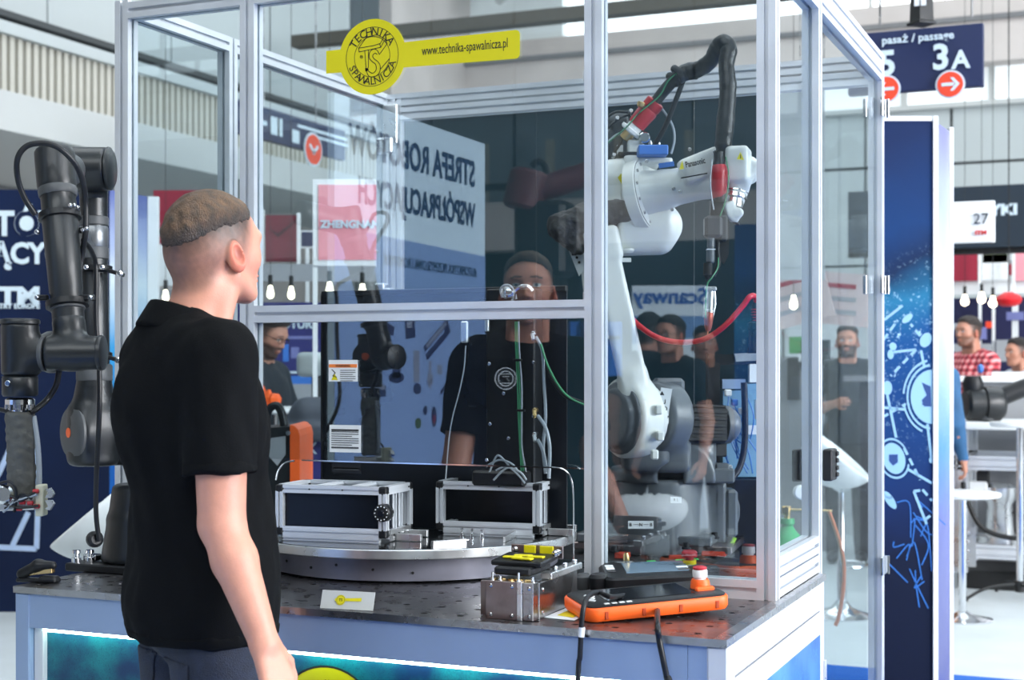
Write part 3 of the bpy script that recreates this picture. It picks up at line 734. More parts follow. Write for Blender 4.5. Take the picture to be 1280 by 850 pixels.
# centre column with its connectors, hoses and bundled wires
cx0 = P(607, 480, Y=.22).x; cx1 = P(668, 480, Y=.22).x
colm = MB().bb((cx0-TC.x, .222-TC.y, TZ+.14), (cx1-TC.x, .28-TC.y, 1.66), .004).out('centre_column', BLACKP, tt)
MB().bb((cx0-TC.x-.02, .17-TC.y, TZ+.135), (cx1-TC.x-.01, .24-TC.y, TZ+.175), .006).out('valve_block', BLACKP, tt)
def on_t(u, v, y): p = P(u, v, Y=y); return p-TC
for (u, v) in ((612, 455), (667, 453), (613, 530), (667, 520), (630, 492), (636, 548), (609, 575)):
    p = on_t(u, v, .221); MB().cyl(p, p+Vector((0, -.005, 0)), .005, 10, .001).out('cap_screw', BOLT, tt)
for (u, v) in ((668, 419), (670, 515), (670, 545)):
    p = on_t(u, v, .212); MB().cyl(p+Vector((0, .003, .006)), p+Vector((0, -.012, .004)), .007, 12, .002).cyl(p+Vector((0, -.012, .004)), p+Vector((.006, -.02, -.014)), .006, 10, .001).out('hose_fitting', BRASS if v == 515 else CHROME, tt, True)
def hose(nm, m, r, pts, y=.2, par=tt, org=TC, n=8, ys=None):
    ps = []
    for i, (u, v) in enumerate(pts): ps.append(P(u, v, Y=(ys[i] if ys else y))-org)
    return MB().tube(ps, r, n, 6).out(nm, m, par, True)
hose('air_hose', GREYW, .0045, [(670, 421), (678, 440), (680, 480), (682, 520), (679, 560), (682, 592)], .195)
hose('air_hose', GREYW, .005, [(672, 519), (682, 535), (687, 560), (686, 598)], .185)
hose('air_hose', GREYW, .005, [(672, 549), (679, 565), (683, 590)], .19)
for k, (dx, m_) in enumerate(((0, GREENW), (2.2, GREENW), (4.2, GREYW))):
    hose('wire', m_, .0022, [(644+dx, 402), (645+dx, 440), (647+dx*1.2, 480), (648+dx, 520), (650+dx*.6, 560), (652+dx*1.6, 596)], .20)
for (u, v) in ((647, 450), (651, 513)):
    p = on_t(u, v, .199); MB().box(p, (.012, .004, .003), None, .001).out('cable_tie', BLACKP, tt)
hose('wire', GREENW, .0028, [(676, 430), (684, 455), (697, 480), (712, 497), (735, 507), (760, 508)], .19)
hose('wire', BLACKP, .006, [(676, 432), (685, 462), (700, 488), (718, 500), (760, 513)], .2)
hose('air_hose', GREYW, .004, [(628, 372), (626, 362), (631, 357), (638, 358), (643, 366), (645, 374)], .22)
hose('air_hose', CHROME, .0055, [(641, 378), (643, 366), (650, 359), (660, 358), (666, 364)], .21)
p = on_t(634, 366, .2); MB().lathe(p+Vector((0, .01, 0)), p-Vector((0, .01, 0)), [(0, .011), (.004, .016), (.016, .016), (.02, .011)], 20).out('hose_coupling', CHROME, tt, True)
for (u0, v0, u1, v1) in ((608, 583, 640, 580), (612, 590, 630, 575), (620, 588, 648, 594), (617, 600, 650, 590)):
    hose('air_hose', GREYW, .0028, [(u0, v0), ((u0+u1)/2, min(v0, v1)-5), (u1, v1), (u1+8, v1+10)], .15)
# clear hanging tube fittings near the left of the column
hose('clear_tube', GREYW, .0018, [(582, 432), (580, 460), (574, 490), (566, 520), (561, 550), (557, 600)], .1)
MB().box(on_t(581, 415, .1), (.010, .006, .028), None, .003).out('tube_clip', ALU2, tt)
MB().box(on_t(609, 404, .2), (.006, .005, .022), None, .002).out('tube_clip', ALU2, tt)
hose('bent_rod', CHROME, .0018, [(690, 584), (703, 586), (712, 594), (716, 610), (717, 640), (717, 676), (717, 712)], -.05)
hose('bent_rod', CHROME, .0022, [(345, 600), (348, 588), (356, 579), (368, 576)], .02)

# ------------------------------------------------------------------ two profile frames on the turntable
def fixture(label, fl_, fr_, br_, mic):
    """fl_, fr_: floor points of the front corners; br_: depth"""
    t = thing('profile_frame_fixture', label, 'fixture', (fl_.x, fl_.y, TZ+.0015), group='aluminium profile frames on the turntable')
    W = (Vector((fr_.x-fl_.x, fr_.y-fl_.y, 0))).length; ex = Vector((math.cos(.1), math.sin(.1), 0)); ey = Vector((-ex.y, ex.x, 0))
    Dp = br_; H = .138; s = .021
    def p(x, y, z): return ex*x+ey*y+Vector((0, 0, z))
    for (x, y) in ((0, 0), (W, 0), (0, Dp), (W, Dp)):
        profile('upright', p(x, y, .03), p(x, y, H-.012), t, s, s, uax=ex)
        MB().box(p(x, y, H-.006), (s*.52, s*.52, .010), rot3(ex, ey), .003).out('corner_cube', BLACKP, t)
        MB().box(p(x, y, .022), (s*.52, s*.52, .011), rot3(ex, ey), .003).out('corner_cube', BLACKP, t)
    for y in (0, Dp):
        profile('rail', p(s/2, y, H-.006), p(W-s/2, y, H-.006), t, s, s, uax=ey)
        profile('rail', p(s/2, y, .012), p(W-s/2, y, .012), t, s, s*1.7, nu=1, nv=2, uax=ey)
    for x in (0, W):
        profile('rail', p(x, s/2, H-.006), p(x, Dp-s/2, H-.006), t, s, s, uax=ex)
        profile('rail', p(x, s/2, .018), p(x, Dp-s/2, .018), t, s, s, uax=ex)
    for x in (W*.35, W*.68): profile('cross_rail', p(x, s/2, H-.006), p(x, Dp-s/2, H-.006), t, s*.8, s*.5, uax=ex)
    DG = mat('dark smoked insert', (.006, .008, .014), .16, 0, .1, 5, spec=.22)
    def vp(x0, x1, y, nm='smoked_panel'):
        MB().prism([p(x0, y, .03), p(x1, y, .03), p(x1, y, H-.016), p(x0, y, H-.016)], ey*.002).out(nm, DG, t)
    vp(s/2, W-s/2, .004) if mic else vp(s/2, W-s/2, Dp-.004)
    MB().prism([p(W-.004, s/2, .03), p(W-.004, Dp*.45, .03), p(W-.004, Dp*.45, H-.016), p(W-.004, s/2, H-.016)], ex*.002).out('smoked_panel', DG, t)
    for k in (.45, .7): profile('inner_post', p(W-.006, Dp*k, .03), p(W-.006, Dp*k, H-.016), t, .01, .01, uax=ex)
    MB().prism([p(W+.0105, .012, .002), p(W+.0105, Dp-.01, .002), p(W+.0105, Dp-.01, .030), p(W+.0105, .012, .030)], ex*.003).out('side_plate', ALU2, t)
    for k in (.2, .4, .6, .8):
        c = p(W+.0135, Dp*k, .017); MB().cyl(c, c+ex*.004, .003, 8).out('screw', BLACKM if k in (.2, .4) else BOLT, t)
    for k in (.3, .62):
        c = p(W*k, -.0105, H-.006); MB().cyl(c, c-ey*.002, .002, 8).out('screw', BLACKM, t)
    if mic:
        c = p(W+.006, -.014, .078)
        m = MB().lathe(c+ey*.012, c-ey*.02, [(0, .014), (.003, .0225), (.026, .0225), (.030, .019), (.032, .006)], 28).out('round_sensor', BLACKP, t, True)
        MB().lathe(c+ey*.004, c+ey*.012, [(0, .0235), (.006, .0235)], 28).out('sensor_ring', CHROME, m, True)
        for k in range(12):
            a_ = 2*PI*k/12; cc = c-ey*.0185+ex*math.cos(a_)*.0175+Vector((0, 0, math.sin(a_)*.0175)); MB().cyl(cc, cc-ey*.001, .0017, 6).out('led_dot', WHT, m)
        MB().lathe(c-ey*.02, c-ey*.023, [(0, .009), (.003, .007)], 16).out('lens', DG, m, True)
    for (u, y_) in ((W+.05, Dp*.3), (W+.03, Dp*.9)):
        MB().box(p(u, y_, .010), (.034, .006, .009), rot3(ex, ey), .001).out('clamp_bar', ALU2, t)
    for k in range(3):
        c = p(W*.25+k*.03, -.02-.006*k, .0); MB().lathe(c, c+Vector((0, 0, .02)), [(0, .006), (.008, .006), (.009, .003), (.016, .003), (.016, .005), (.02, .005)], 12).out('clamp_screw', CHROME, t, True) if not mic else None
    return t
fixture('left profile frame box with a smoked front and a round black sensor on its corner', P(351, 674, Z=TZ), P(462, 683, Z=TZ), .165, True)
fixture('right profile frame box, open fronted, nearest the middle enclosure post', P(551, 668, Z=TZ), P(667, 674, Z=TZ), .175, False)
fb = thing('clamp_bar', 'short grey clamp bar lying on the turntable before the right profile frame', 'clamp', (0, 0, 0))
a = P(540, 680, Z=TZ+.008); b = P(582, 677, Z=TZ+.008); d = (b-a).normalized()
MB().box((a+b)/2, ((b-a).length/2, .006, .008), rot3(d, Vector((-d.y, d.x, 0))), .001).out('bar', STEEL, fb)
c = b+Vector((.0, 0, .004)); MB().cyl(c, c+d*.008, .003, 10).out('pin', CHROME, fb, True)
fb = thing('clamp_bracket', 'small white slotted bracket standing on the turntable under the right frame corner', 'bracket', (0, 0, 0))
a = P(629, 678, Z=TZ+.002); b = P(647, 669, Z=TZ+.002)
MB().prism([a, b, b+Vector((0, 0, .018)), a+Vector((0, 0, .014))], (.004, .004, 0)).out('plate', ALU2, fb)
for k in (.3, .7): c = a.lerp(b, k)+Vector((0, 0, .009)); MB().cyl(c, c+Vector((-.004, -.006, 0)), .0035, 10).out('screw', BOLT, fb)
a2 = b+Vector((.02, .0, 0)); MB().box(a2+Vector((0, 0, .008)), (.01, .006, .008), None, .001).out('block', ALU2, fb)

# ------------------------------------------------------------------ steel clamp block with black jaws
cb = thing('clamp_block', 'bolted steel clamp block with black jaws and yellow pads at the bench edge', 'clamp block', (0, 0, 0))
fl_ = P(607, 773, Z=ZB); X0, X1, YF_ = fl_.x, P(660, 775, Z=ZB).x, fl_.y; H = .082
MB().bb((X0, YF_, ZB), (X1-.018, YF_+.03, ZB+H), .001).out('front_plate', STEELD, cb)
MB().bb((X1-.0175, YF_-.003, ZB), (X1-.006, YF_+.03, ZB+H+.002), .001).out('angle_plate', ALU2, cb)
MB().bb((X1-.0055, YF_, ZB+.001), (X1+.019, YF_+.03, ZB+H-.001), .001).out('spacer_plate', STEEL, cb)
MB().bb((X0+.004, YF_+.0305, ZB), (X1+.021, YF_+.26, ZB+H-.004), .001).out('body', STEEL, cb)
MB().bb((X0-.028, YF_+.035, ZB+.001), (X0-.0005, YF_+.12, ZB+H-.006), .001).out('side_plate', STEELD, cb)
for (x, z) in ((.012, .01), (X1-X0-.03, .01), (.012, H-.01), (X1-X0-.03, H-.01), (X1-X0+.01, .01), (X1-X0+.01, H-.012)):
    c = Vector((X0+x, YF_, ZB+z)); MB().lathe(c, c-Vector((0, .003, 0)), [(0, .0045), (.0015, .0045), (.003, .002)], 12).out('screw', BOLT, cb, True)
for (y, z) in ((.05, .012), (.05, H-.02), (.2, .012)):
    c = Vector((X1+.021, YF_+y, ZB+z)); MB().lathe(c, c+Vector((.003, 0, 0)), [(0, .0045), (.0015, .0045), (.003, .002)], 12).out('screw', BOLT, cb, True)
JZ = ZB+H
MB().bb((X0+.01, YF_+.02, JZ+.010), (X1+.004, YF_+.14, JZ+.028), .004).out('lower_jaw', BLACKP, cb)
R_j = Matrix.Rotation(math.radians(4), 3, 'X')
MB().box(Vector(((X0+X1)/2+.008, YF_+.09, JZ+.036)), (.060, .05, .006), R_j, .003).out('upper_jaw', BLACKP, cb)
MB().box(Vector(((X0+X1)/2+.014, YF_+.148, JZ+.048)), (.062, .003, .014), None, .001).out('back_plate', STEELD, cb)
MB().box(Vector(((X0+X1)/2-.002, YF_+.144, JZ+.050)), (.014, .003, .011), None, .001).out('yellow_pad', YEL, cb)
MB().box(Vector(((X0+X1)/2+.038, YF_+.144, JZ+.050)), (.016, .003, .011), None, .001).out('yellow_pad', YEL, cb)
for (dx, dy, rz, L_) in ((-.018, .07, .1, .02), (.012, .055, -.12, .024), (.03, .09, .05, .018), (-.005, .10, .2, .02)):
    MB().box(Vector(((X0+X1)/2+.005+dx, YF_+dy, JZ+.0435)), (L_, .008, .002), Matrix.Rotation(rz, 3, 'Z'), .001).out('yellow_pad', YEL, cb)
for (x, y, hh) in ((.014, .006, .02), (X1-X0-.016, .004, .022), (.03, .01, .012), (X1-X0+.01, .02, .012)):
    c = Vector((X0+x, YF_+y, JZ-.002)); MB().lathe(c, c+Vector((0, 0, hh)), [(0, .005), (.006, .005), (.0065, .003), (hh, .003)], 10).out('stud', CHROME, cb, True)
for (x, y) in ((X0+.008, .15), (X1+.022, .14), (X1+.024, .12)):
    c = Vector((x, YF_+y, JZ+.05)); MB().lathe(c, c-Vector((0, .01, 0)), [(0, .007), (.007, .007), (.01, .003)], 14).out('socket_bolt', CHROME, cb, True)
MB().bb((X1+.003, YF_+.08, JZ-.003), (X1+.03, YF_+.27, JZ+.012), .002).out('side_bar', ALU2, cb)
for k in range(3):
    c = Vector((X1+.022, YF_+.12+k*.06, JZ+.012)); MB().cyl(c, c+Vector((0, 0, .010)), .006, 12, .002).out('knob', CHROME, cb, True)
for k in range(5):
    c = Vector((X0+.012+k*.02, YF_+.02, JZ+.001)); MB().box(c, (.006, .008, .003), Matrix.Rotation(k*.5, 3, 'Z'), .001).out('brass_insert', BRASS, cb)

# ------------------------------------------------------------------ teach pendants
def rbox_pts(w, d, r, n=6):
    out = []
    for (cx, cy, s) in ((w-r, -d+r, -90), (w-r, d-r, 0), (-w+r, d-r, 90), (-w+r, -d+r, 180)):
        for k in range(n+1): a_ = math.radians(s+90*k/n); out.append(Vector((cx+r*math.cos(a_), cy+r*math.sin(a_), 0)))
    return out
def slab(prof, w, d, r):
    """stack of rounded rectangles: prof = [(inset, z)]"""
    q = MB(); v = []; f = []; n = None
    for ins, z in prof:
        pts = rbox_pts(w-ins, d-ins, max(r-ins, .002)); n = len(pts); v += [p+Vector((0, 0, z)) for p in pts]
    for k in range(len(prof)-1):
        for i in range(n): j = (i+1) % n; f.append((k*n+i, k*n+j, (k+1)*n+j, (k+1)*n+i))
    f.append(list(range(n))[::-1]); f.append([(len(prof)-1)*n+i for i in range(n)]); return q.add(v, f)
pa = P(735, 768, Z=ZB+.02); pb = P(913, 750, Z=ZB+.035); mid = (pa+pb)/2
ux = (pb-pa).normalized(); uy = Vector((-ux.y, ux.x, 0)).normalized(); uy = (uy+Vector((0, 0, .05))).normalized()
R3 = rot3(ux, uy); uz = R3 @ Vector((0, 0, 1))
wd = (pb-pa).length/2+.004
pen = thing('teach_pendant', 'flat orange edged teach pendant with a black face lying on the bench corner', 'control pendant', mid+uy*.082, rot=R3.to_euler(), group=None)
ORP = slab([(.014, -.022), (.004, -.019), (0, -.012), (0, .006), (.003, .010)], wd, .084, .03).out('orange_shell', ORANGE, pen, True)
slab([(.006, .0095), (.006, .013), (.009, .0145)], wd, .084, .03).out('black_face', BLACKP, pen, True)
SCRN = mat('glossy dark display', (.006, .007, .010), .10, 0, .05, 3, spec=.35)
MB().box((-.005, .006, .0148), (wd*.60, .055, .001)).out('display', SCRN, pen)
for k in range(4): MB().box((-wd+.052+k*.017, -.067, .0153), (.006, .004, .001), None, .0008).out('key', STK, pen)
for k in range(4): MB().box((-wd+.045+k*.085, -.0842, -.006), (.004, .0015, .008), None, .0008).out('shell_notch', mat('dark orange', srgb(170, 60, 15), .5), pen)
c = Vector((wd-.038, .0, .014))
MB().lathe(c, c+Vector((0, 0, .02)), [(0, .022), (.014, .021), (.02, .018)], 24).out('stop_collar', ORANGE, pen, True)
es = MB().lathe(c+Vector((0, 0, .019)), c+Vector((0, 0, .05)), [(0, .013), (.006, .013), (.006, .0165), (.02, .0165), (.023, .0145)], 24).out('emergency_stop', mat('pale stop guard', srgb(226, 222, 222), .4), pen, True, 'white topped stop button')
MB().lathe(c+Vector((0, 0, .042)), c+Vector((0, 0, .047)), [(0, .0155), (.004, .0155), (.006, .011)], 24).out('red_cap', RED, es, True)
MB().box(c+Vector((-.002, -.028, .002)), (.022, .007, .006), None, .003).out('thumb_wheel', ORANGE, pen)
for k in range(3): MB().box((-wd+.03+k*.006, -.025+k*.02, .0155), (.004, .012, .0012), Matrix.Rotation(.6, 3, 'Z')).out('print_mark', STK, pen)
# its lead drops over the bench front
ld = MB(); a = P(822, 762, Z=ZB+.02); ld.tube([a+Vector((0, .02, .004)), a, P(822, 782, Y=PY0-.012), P(824, 800, Y=PY0-.022), P(829, 825, Y=PY0-.025), P(834, 850, Y=PY0-.02), P(838, 880, Y=PY0-.03), Vector((P(845, 900, Y=PY0-.04).x, PY0-.05, .3)), Vector((P(845, 900, Y=PY0-.04).x-.1, PY0-.12, .01))], .0062, 10)
ld = ld.out('pendant_cable', BLACKP, None, True); tag(ld, 'black cable dropping from the middle of the orange pendant over the bench front', 'cable')
MB().cyl(a+Vector((0, .006, .004)), a+Vector((0, -.008, -.008)), .011, 16, .002).out('strain_relief', BLACKP, ld, True)
# dark pendant behind it
pa = P(757, 733, Z=ZB+.034); pb = P(884, 727, Z=ZB+.044); ux = (pb-pa).normalized(); uy = Vector((-ux.y, ux.x, 0)); uy = (uy+Vector((0, 0, .05))).normalized(); R3 = rot3(ux, uy)
wd2 = (pb-pa).length/2
bp_ = thing('teach_pendant', 'black teach pendant with a grey screen and red stop button behind the orange pendant', 'control pendant', (pa+pb)/2+uy*.10, rot=R3.to_euler())
slab([(.016, -.034), (.003, -.03), (0, -.008), (0, .012), (.006, .018), (.010, .018)], wd2, .10, .025).out('housing', BLACKP, bp_, True)
MB().box((.01, .01, .019), (wd2*.62, .06, .0012)).out('screen', mat('pale lcd', srgb(112, 134, 152), .15, 0, .04, 6), bp_)
GRNK = mat('green key', srgb(60, 190, 90), .4)
for k in range(7): MB().box((-wd2*.5+k*.035, .078, .0195), (.011, .005, .0015), None, .001).out('key', GRNK if k in (2, 4, 5) else BLACKP, bp_)
for k in range(3): MB().box((-wd2+.022, -.02+k*.03, .0195), (.010, .009, .0015), None, .001).out('key', STK if k else URG, bp_)
for k in range(3): MB().box((wd2-.045, -.04+k*.03, .0195), (.014, .008, .0015), None, .001).out('key', STK if k == 1 else URG, bp_)
c = Vector((wd2-.02, .03, .018))
MB().lathe(c, c+Vector((0, 0, .02)), [(0, .016), (.01, .016)], 24).out('stop_base', YEL, bp_, True)
MB().lathe(c+Vector((0, 0, .010)), c+Vector((0, 0, .04)), [(0, .010), (.006, .010), (.008, .019), (.018, .019), (.022, .015)], 24).out('emergency_stop', RED, bp_, True)
MB().lathe((-wd2-.012, -.06, -.02), (-wd2-.012, -.06, .03), [(0, .018), (.012, .024), (.035, .024), (.042, .018)], 20).out('side_grip', BLACKP, bp_, True)
MB().lathe((-wd2-.045, -.02, -.02), (-wd2-.045, -.02, .03), [(0, .016), (.012, .020), (.03, .020), (.036, .014)], 20).out('side_grip', URG, bp_, True)
MB().lathe((-wd2*.4, .095, .02), (-wd2*.4, .095, .045), [(0, .008), (.01, .008), (.02, .005)], 14).out('small_plug', BRASS, bp_, True)
# its grey lead arches to the front and down
ld = MB().tube([P(790, 742, Z=ZB+.03), P(765, 746, Z=ZB+.055), P(748, 741, Y=-.42), P(736, 745, Y=-.50), P(730, 757, Y=PY0-.012), P(727, 780, Y=PY0-.02), P(725, 820, Y=PY0-.02), P(722, 870, Y=PY0-.02), Vector((P(722, 870, Y=PY0).x, PY0-.03, .2)), Vector((P(722, 870, Y=PY0).x, PY0-.1, .01))], .0055, 10).out('pendant_cable', BLACKP, None, True)
tag(ld, 'thin black cable arching over the left end of the orange pendant and hanging down', 'cable')
p = P(727.5, 784, Y=PY0-.02); MB().cyl(p, P(726.5, 796, Y=PY0-.02), .0066, 12).out('white_cable_tag', STK, ld, True)

# ------------------------------------------------------------------ stapler at the far left of the bench
st = thing('stapler', 'black desk stapler with brass inside lying at the left end of the bench', 'stapler', P(48, 728, Z=ZB), rz=.18)
sdf('base', U([s_box((0, 0, .006), (.055, .016, .005), None, .004), s_box((.03, 0, .012), (.022, .013, .006), None, .004)], .006), (-.07, -.03, -.002), (.07, .03, .03), .0025, BLACKP, st)
sdf('upper_arm', U([s_cone((-.045, 0, .02), (.0, 0, .042), .014, .015), s_cone((0, 0, .042), (.04, 0, .044), .015, .010)], .01), (-.07, -.03, 0), (.07, .03, .07), .0025, BLACKP, st)
MB().box((.008, 0, .027), (.034, .008, .006), Matrix.Rotation(-.12, 3, 'Y'), .001).out('staple_channel', BRASS, st)
# ------------------------------------------------------------------ white welding robot
def Q(u, v, D=4.2): return P(u, v, D=D)
RB = Q(832, 695, 4.38); RB.z = ZB
wr_ = thing('welding_robot', 'white six-axis welding robot arm bolted behind the bench inside the glass enclosure', 'robot arm', RB)
def ro(p): return Vector(p)-RB
def rs(name, fn, pts, pad, h, m, col=None, par=None):
    lo, hi = bnd([Vector(p) for p in pts], pad); o = sdf(name, fn, lo, hi, h, m, None); o.data.transform(Matrix.Translation(-RB)); o.parent = par or wr_; return o
XR = RT; # right in the picture, robot's own casting axes run a little off the cell
# foot plates
R0 = rot3((1, .12, 0), (-.12, 1, 0))
fz = ZB-.0; bc = RB+Vector((-.04, 0, 0))
MB().box(ro(bc+Vector((0.02, .02, .010))), (.235, .16, .010), R0, .002).out('mount_plate', STEELD, wr_)
MB().box(ro(bc+Vector((0, .0, .034))), (.20, .15, .014), R0, .004).out('foot', ROBG, wr_)
REDB = mat('red lifting pad', srgb(206, 66, 40), .5)
for (u, v, w_) in ((893, 691, .035), (850, 697, .03), (778, 694, .02)):
    MB().box(ro(Q(u, v, 4.22)), (w_, .02, .008), R0, .002).out('red_pad', REDB, wr_)
for (u, v) in ((768, 690), (812, 702), (858, 686), (893, 673)):
    p = Q(u, v, 4.2 if u < 860 else 4.27); q = MB().lathe(ro(p), ro(p)+Vector((0, 0, .018)), [(0, .014), (.005, .014), (.0055, .009), (.018, .009)], 16).out('foot_bolt', BLACKP, wr_, True)
# base casting: round drum, boxy rear, cable block
b0 = Q(825, 688, 4.36); b1 = Q(825, 596, 4.36)
base = U([s_cyl(b0, b1, .145, .01, .132), s_box((b0+b1)/2+RT*.11+FW*.06, (.085, .11, .10), rot3(RT, FW), .012)], .02)
rs('base_drum', base, [b0, b1], .26, .009, ROBG)
MB().box(ro(Q(893, 640, 4.33)), (.012, .02, .085), rot3(RT, FW), .004).out('base_rib', ROBG, wr_)
MB().box(ro(Q(912, 640, 4.36)), (.018, .05, .07), rot3(RT, FW), .008).out('connector_box', ROBG, wr_)
MB().tube([ro(Q(917, 618, 4.33)), ro(Q(922, 632, 4.33)), ro(Q(921, 650, 4.33)), ro(Q(913, 660, 4.33))], .006, 8).out('handle', ROBG, wr_, True)
# swivel column with the arched side walls
c0 = Q(828, 600, 4.36); 
col = U([s_cyl(Q(826, 602, 4.36), Q(826, 583, 4.36), .150, .006), s_box(Q(842, 565, 4.33), (.12, .08, .05), rot3(RT, FW), .03), s_cyl(Q(846, 596, 4.26)-FW*.03, Q(846, 596, 4.26)+FW*.10, .112, .01), s_box(Q(806, 560, 4.22), (.07, .05, .07), rot3(RT, FW), .03)], .02)
col = SUB(col, s_cyl(Q(838, 596, 4.05), Q(838, 596, 4.30), .038, .01), .006)
col = SUB(col, s_half(Q(840, 601, 4.3), (0, 0, 1)) if False else s_box(Q(840, 640, 4.3), (.4, .4, .09), None, .001), .002)
rs('swivel_column', col, [c0], .28, .008, ROBG)
MB().box(ro(Q(902, 594, 4.28)), (.035, .03, .022), rot3(RT, FW), .006).box(ro(Q(902, 583, 4.28)), (.02, .02, .01), rot3(RT, FW), .004).out('cable_junction', ROBG, wr_)
# shoulder block and motor
sh = U([s_cyl(Q(812, 522, 4.20), Q(838, 522, 4.25), .106, .012), s_box(Q(838, 560, 4.27), (.055, .07, .07), rot3(RT, FW), .02)], .025)
sh = SUB(sh, s_box(Q(852, 470, 4.0), (.02, .02, .02)), .001)
rs('shoulder_casting', sh, [Q(835, 530, 4.26)], .2, .008, ROBG)
MB().box(ro(Q(835, 482, 4.26)), (.044, .05, .022), rot3(RT, FW), .010).out('shoulder_lug', ROBG, wr_)
ma, mb_ = Q(846, 530, 4.24), Q(903, 531, 4.28); md = (mb_-ma).normalized()
mo = MB()
RM = rot3(md, Vector((0, 0, 1)))
mo.box(ro((ma+mb_)/2), ((mb_-ma).length/2, .052, .052), RM, .010)
mo = mo.out('motor', BLACKP, wr_)
for k in range(5):
    for (sy_, sz_) in ((-.052, -.036+k*.018), (.052, -.036+k*.018)):
        pass
for k in range(5):
    c = (ma+mb_)/2+RM @ Vector((-.002, -.04+k*.02, .054)); MB().box(ro(c), ((mb_-ma).length/2-.008, .006, .004), RM, .002).out('cooling_rib', BLACKP, wr_)
    c = (ma+mb_)/2+RM @ Vector((-.002, .054, -.04+k*.02)); MB().box(ro(c), ((mb_-ma).length/2-.008, .004, .006), RM, .002).out('cooling_rib', BLACKP, wr_)
MB().lathe(ro(mb_), ro(mb_)+md*.05, [(0, .056), (.018, .056), (.022, .048), (.034, .046), (.045, .034)], 24).out('motor_cap', ROBG, wr_, True)
MB().box(ro(Q(880, 558, 4.30)), (.07, .03, .012), RM, .004).out('motor_plate', BLACKP, wr_)
def label_strip(u, v, D, w_, h_, s, tilt=0, nrm=None):
    R = rot3(Matrix.Rotation(-tilt, 3, FW) @ RT, FW); p = ro(Q(u, v, D)); o = MB().box(p, (w_/2, .0008, h_/2), R).out('label', STK, wr_)
    M = frame(p-FW*.0014, R @ Vector((1, 0, 0)), -(R @ Vector((0, 0, 1))) if False else (Matrix.Rotation(-tilt, 3, FW) @ UP))
    text(s, 'letters', INK, min(w_, h_)*.9, M, o, .0002, bold=.02); return o
o = MB().box(ro(Q(830, 507, 4.115)), (.016, .0008, .05), rot3(Matrix.Rotation(.15, 3, FW) @ RT, FW)).out('label', STK, wr_)
for i, s_ in enumerate(('▲', 'U', 'D', '▼')):
    p = ro(Q(827.5+i*2, 494+i*8.6, 4.113)); 
    if s_ in 'UD': text(s_, 'letter', INK, .018, frame(p, RT, UP), o, .0002, bold=.02)
    else: mk('arrow', [p+RT*-.007, p+RT*.007, p+UP*(.012 if s_ == '▲' else -.012)], [(0, 1, 2)], INK, o)
o = MB().box(ro(Q(801, 656, 4.12)), (.036, .0008, .011), rot3(RT, FW)).out('label', STK, wr_)
text('B ─ N ─ B', 'letters', INK, .013, frame(ro(Q(801, 656, 4.118)), RT, UP), o, .0002, bold=.02)
o = MB().box(ro(Q(845, 625, 4.17)), (.016, .0008, .009), rot3(RT, FW)).out('label', STK, wr_)
text('R L', 'letters', INK, .011, frame(ro(Q(845, 625, 4.168)), RT, UP), o, .0002)
# hub and tapering white lower arm
hc = Q(793, 522, 4.17); ax = (RT*.86+FW*.5).normalized()
hub = U([s_cyl(hc-ax*.05, hc+ax*.035, .118, .016, .112), s_cyl(hc+ax*.03, hc+ax*.055, .095, .006)], .01)
armp = [Q(800, 520, 4.12), Q(783, 440, 4.12), Q(762, 350, 4.13), Q(752, 300, 4.14)]
a0, a1 = Q(797, 500, 4.12), Q(752, 298, 4.13); adir = (a0-a1).normalized()
arm = U([s_box((a0+a1)/2, (.040, .034, (a0-a1).length/2-.01), rot3(FW.cross(adir), FW), .012), s_box(a1+adir*.02, (.050, .04, .05), rot3(FW.cross(adir), FW), .016), s_cone(Q(792, 470, 4.13), Q(795, 500, 4.14), .042, .056)], .012)
rs('lower_arm', U([arm, hub], .014), [Q(800, 560, 4.17), Q(745, 290, 4.15)], .13, .0075, ROBW)
rs('hub_face', U([s_cyl(hc-ax*.075, hc-ax*.045, .085, .01), s_cyl(hc-ax*.058, hc-ax*.04, .105, .006)], .004), [hc], .16, .007, ROBG)
fl2 = MB(); fl2.prism([ro(p) for p in (Q(815, 492, 4.17), Q(822, 500, 4.17), Q(830, 560, 4.17), Q(823, 562, 4.17))], FW*.05).out('arm_flange', ROBW, wr_)
for (u, v) in ((823, 512), (825, 545), (818, 568)): p = Q(u, v, 4.07); MB().box(ro(p), (.010, .02, .014), rot3(RT, FW), .004).out('flange_lug', ROBW, wr_)
rs('rear_lever', U([s_cone(Q(722, 312, 4.2), Q(744, 345, 4.2), .025, .025), s_cone(Q(740, 345, 4.2), Q(748, 420, 4.2), .03, .03)], .01), [Q(720, 300, 4.2), Q(750, 430, 4.2)], .05, .006, ROBW)
MB().prism([ro(p) for p in (Q(711, 312, 4.16), Q(719, 305, 4.16), Q(736, 330, 4.16), Q(724, 345, 4.16))], FW*.02).out('lever_plate', ROBW, wr_)
for (u, v) in ((719, 313), (716, 318), (721, 322), (724, 328)): p = Q(u, v, 4.158); MB().cyl(ro(p), ro(p)-FW*.004, .004, 8).out('screw', BLACKM, wr_)
MB().cyl(ro(Q(798, 467, 4.18)), ro(Q(805, 467, 4.18)), .024, 20, .004).out('side_boss', CHROME, wr_)
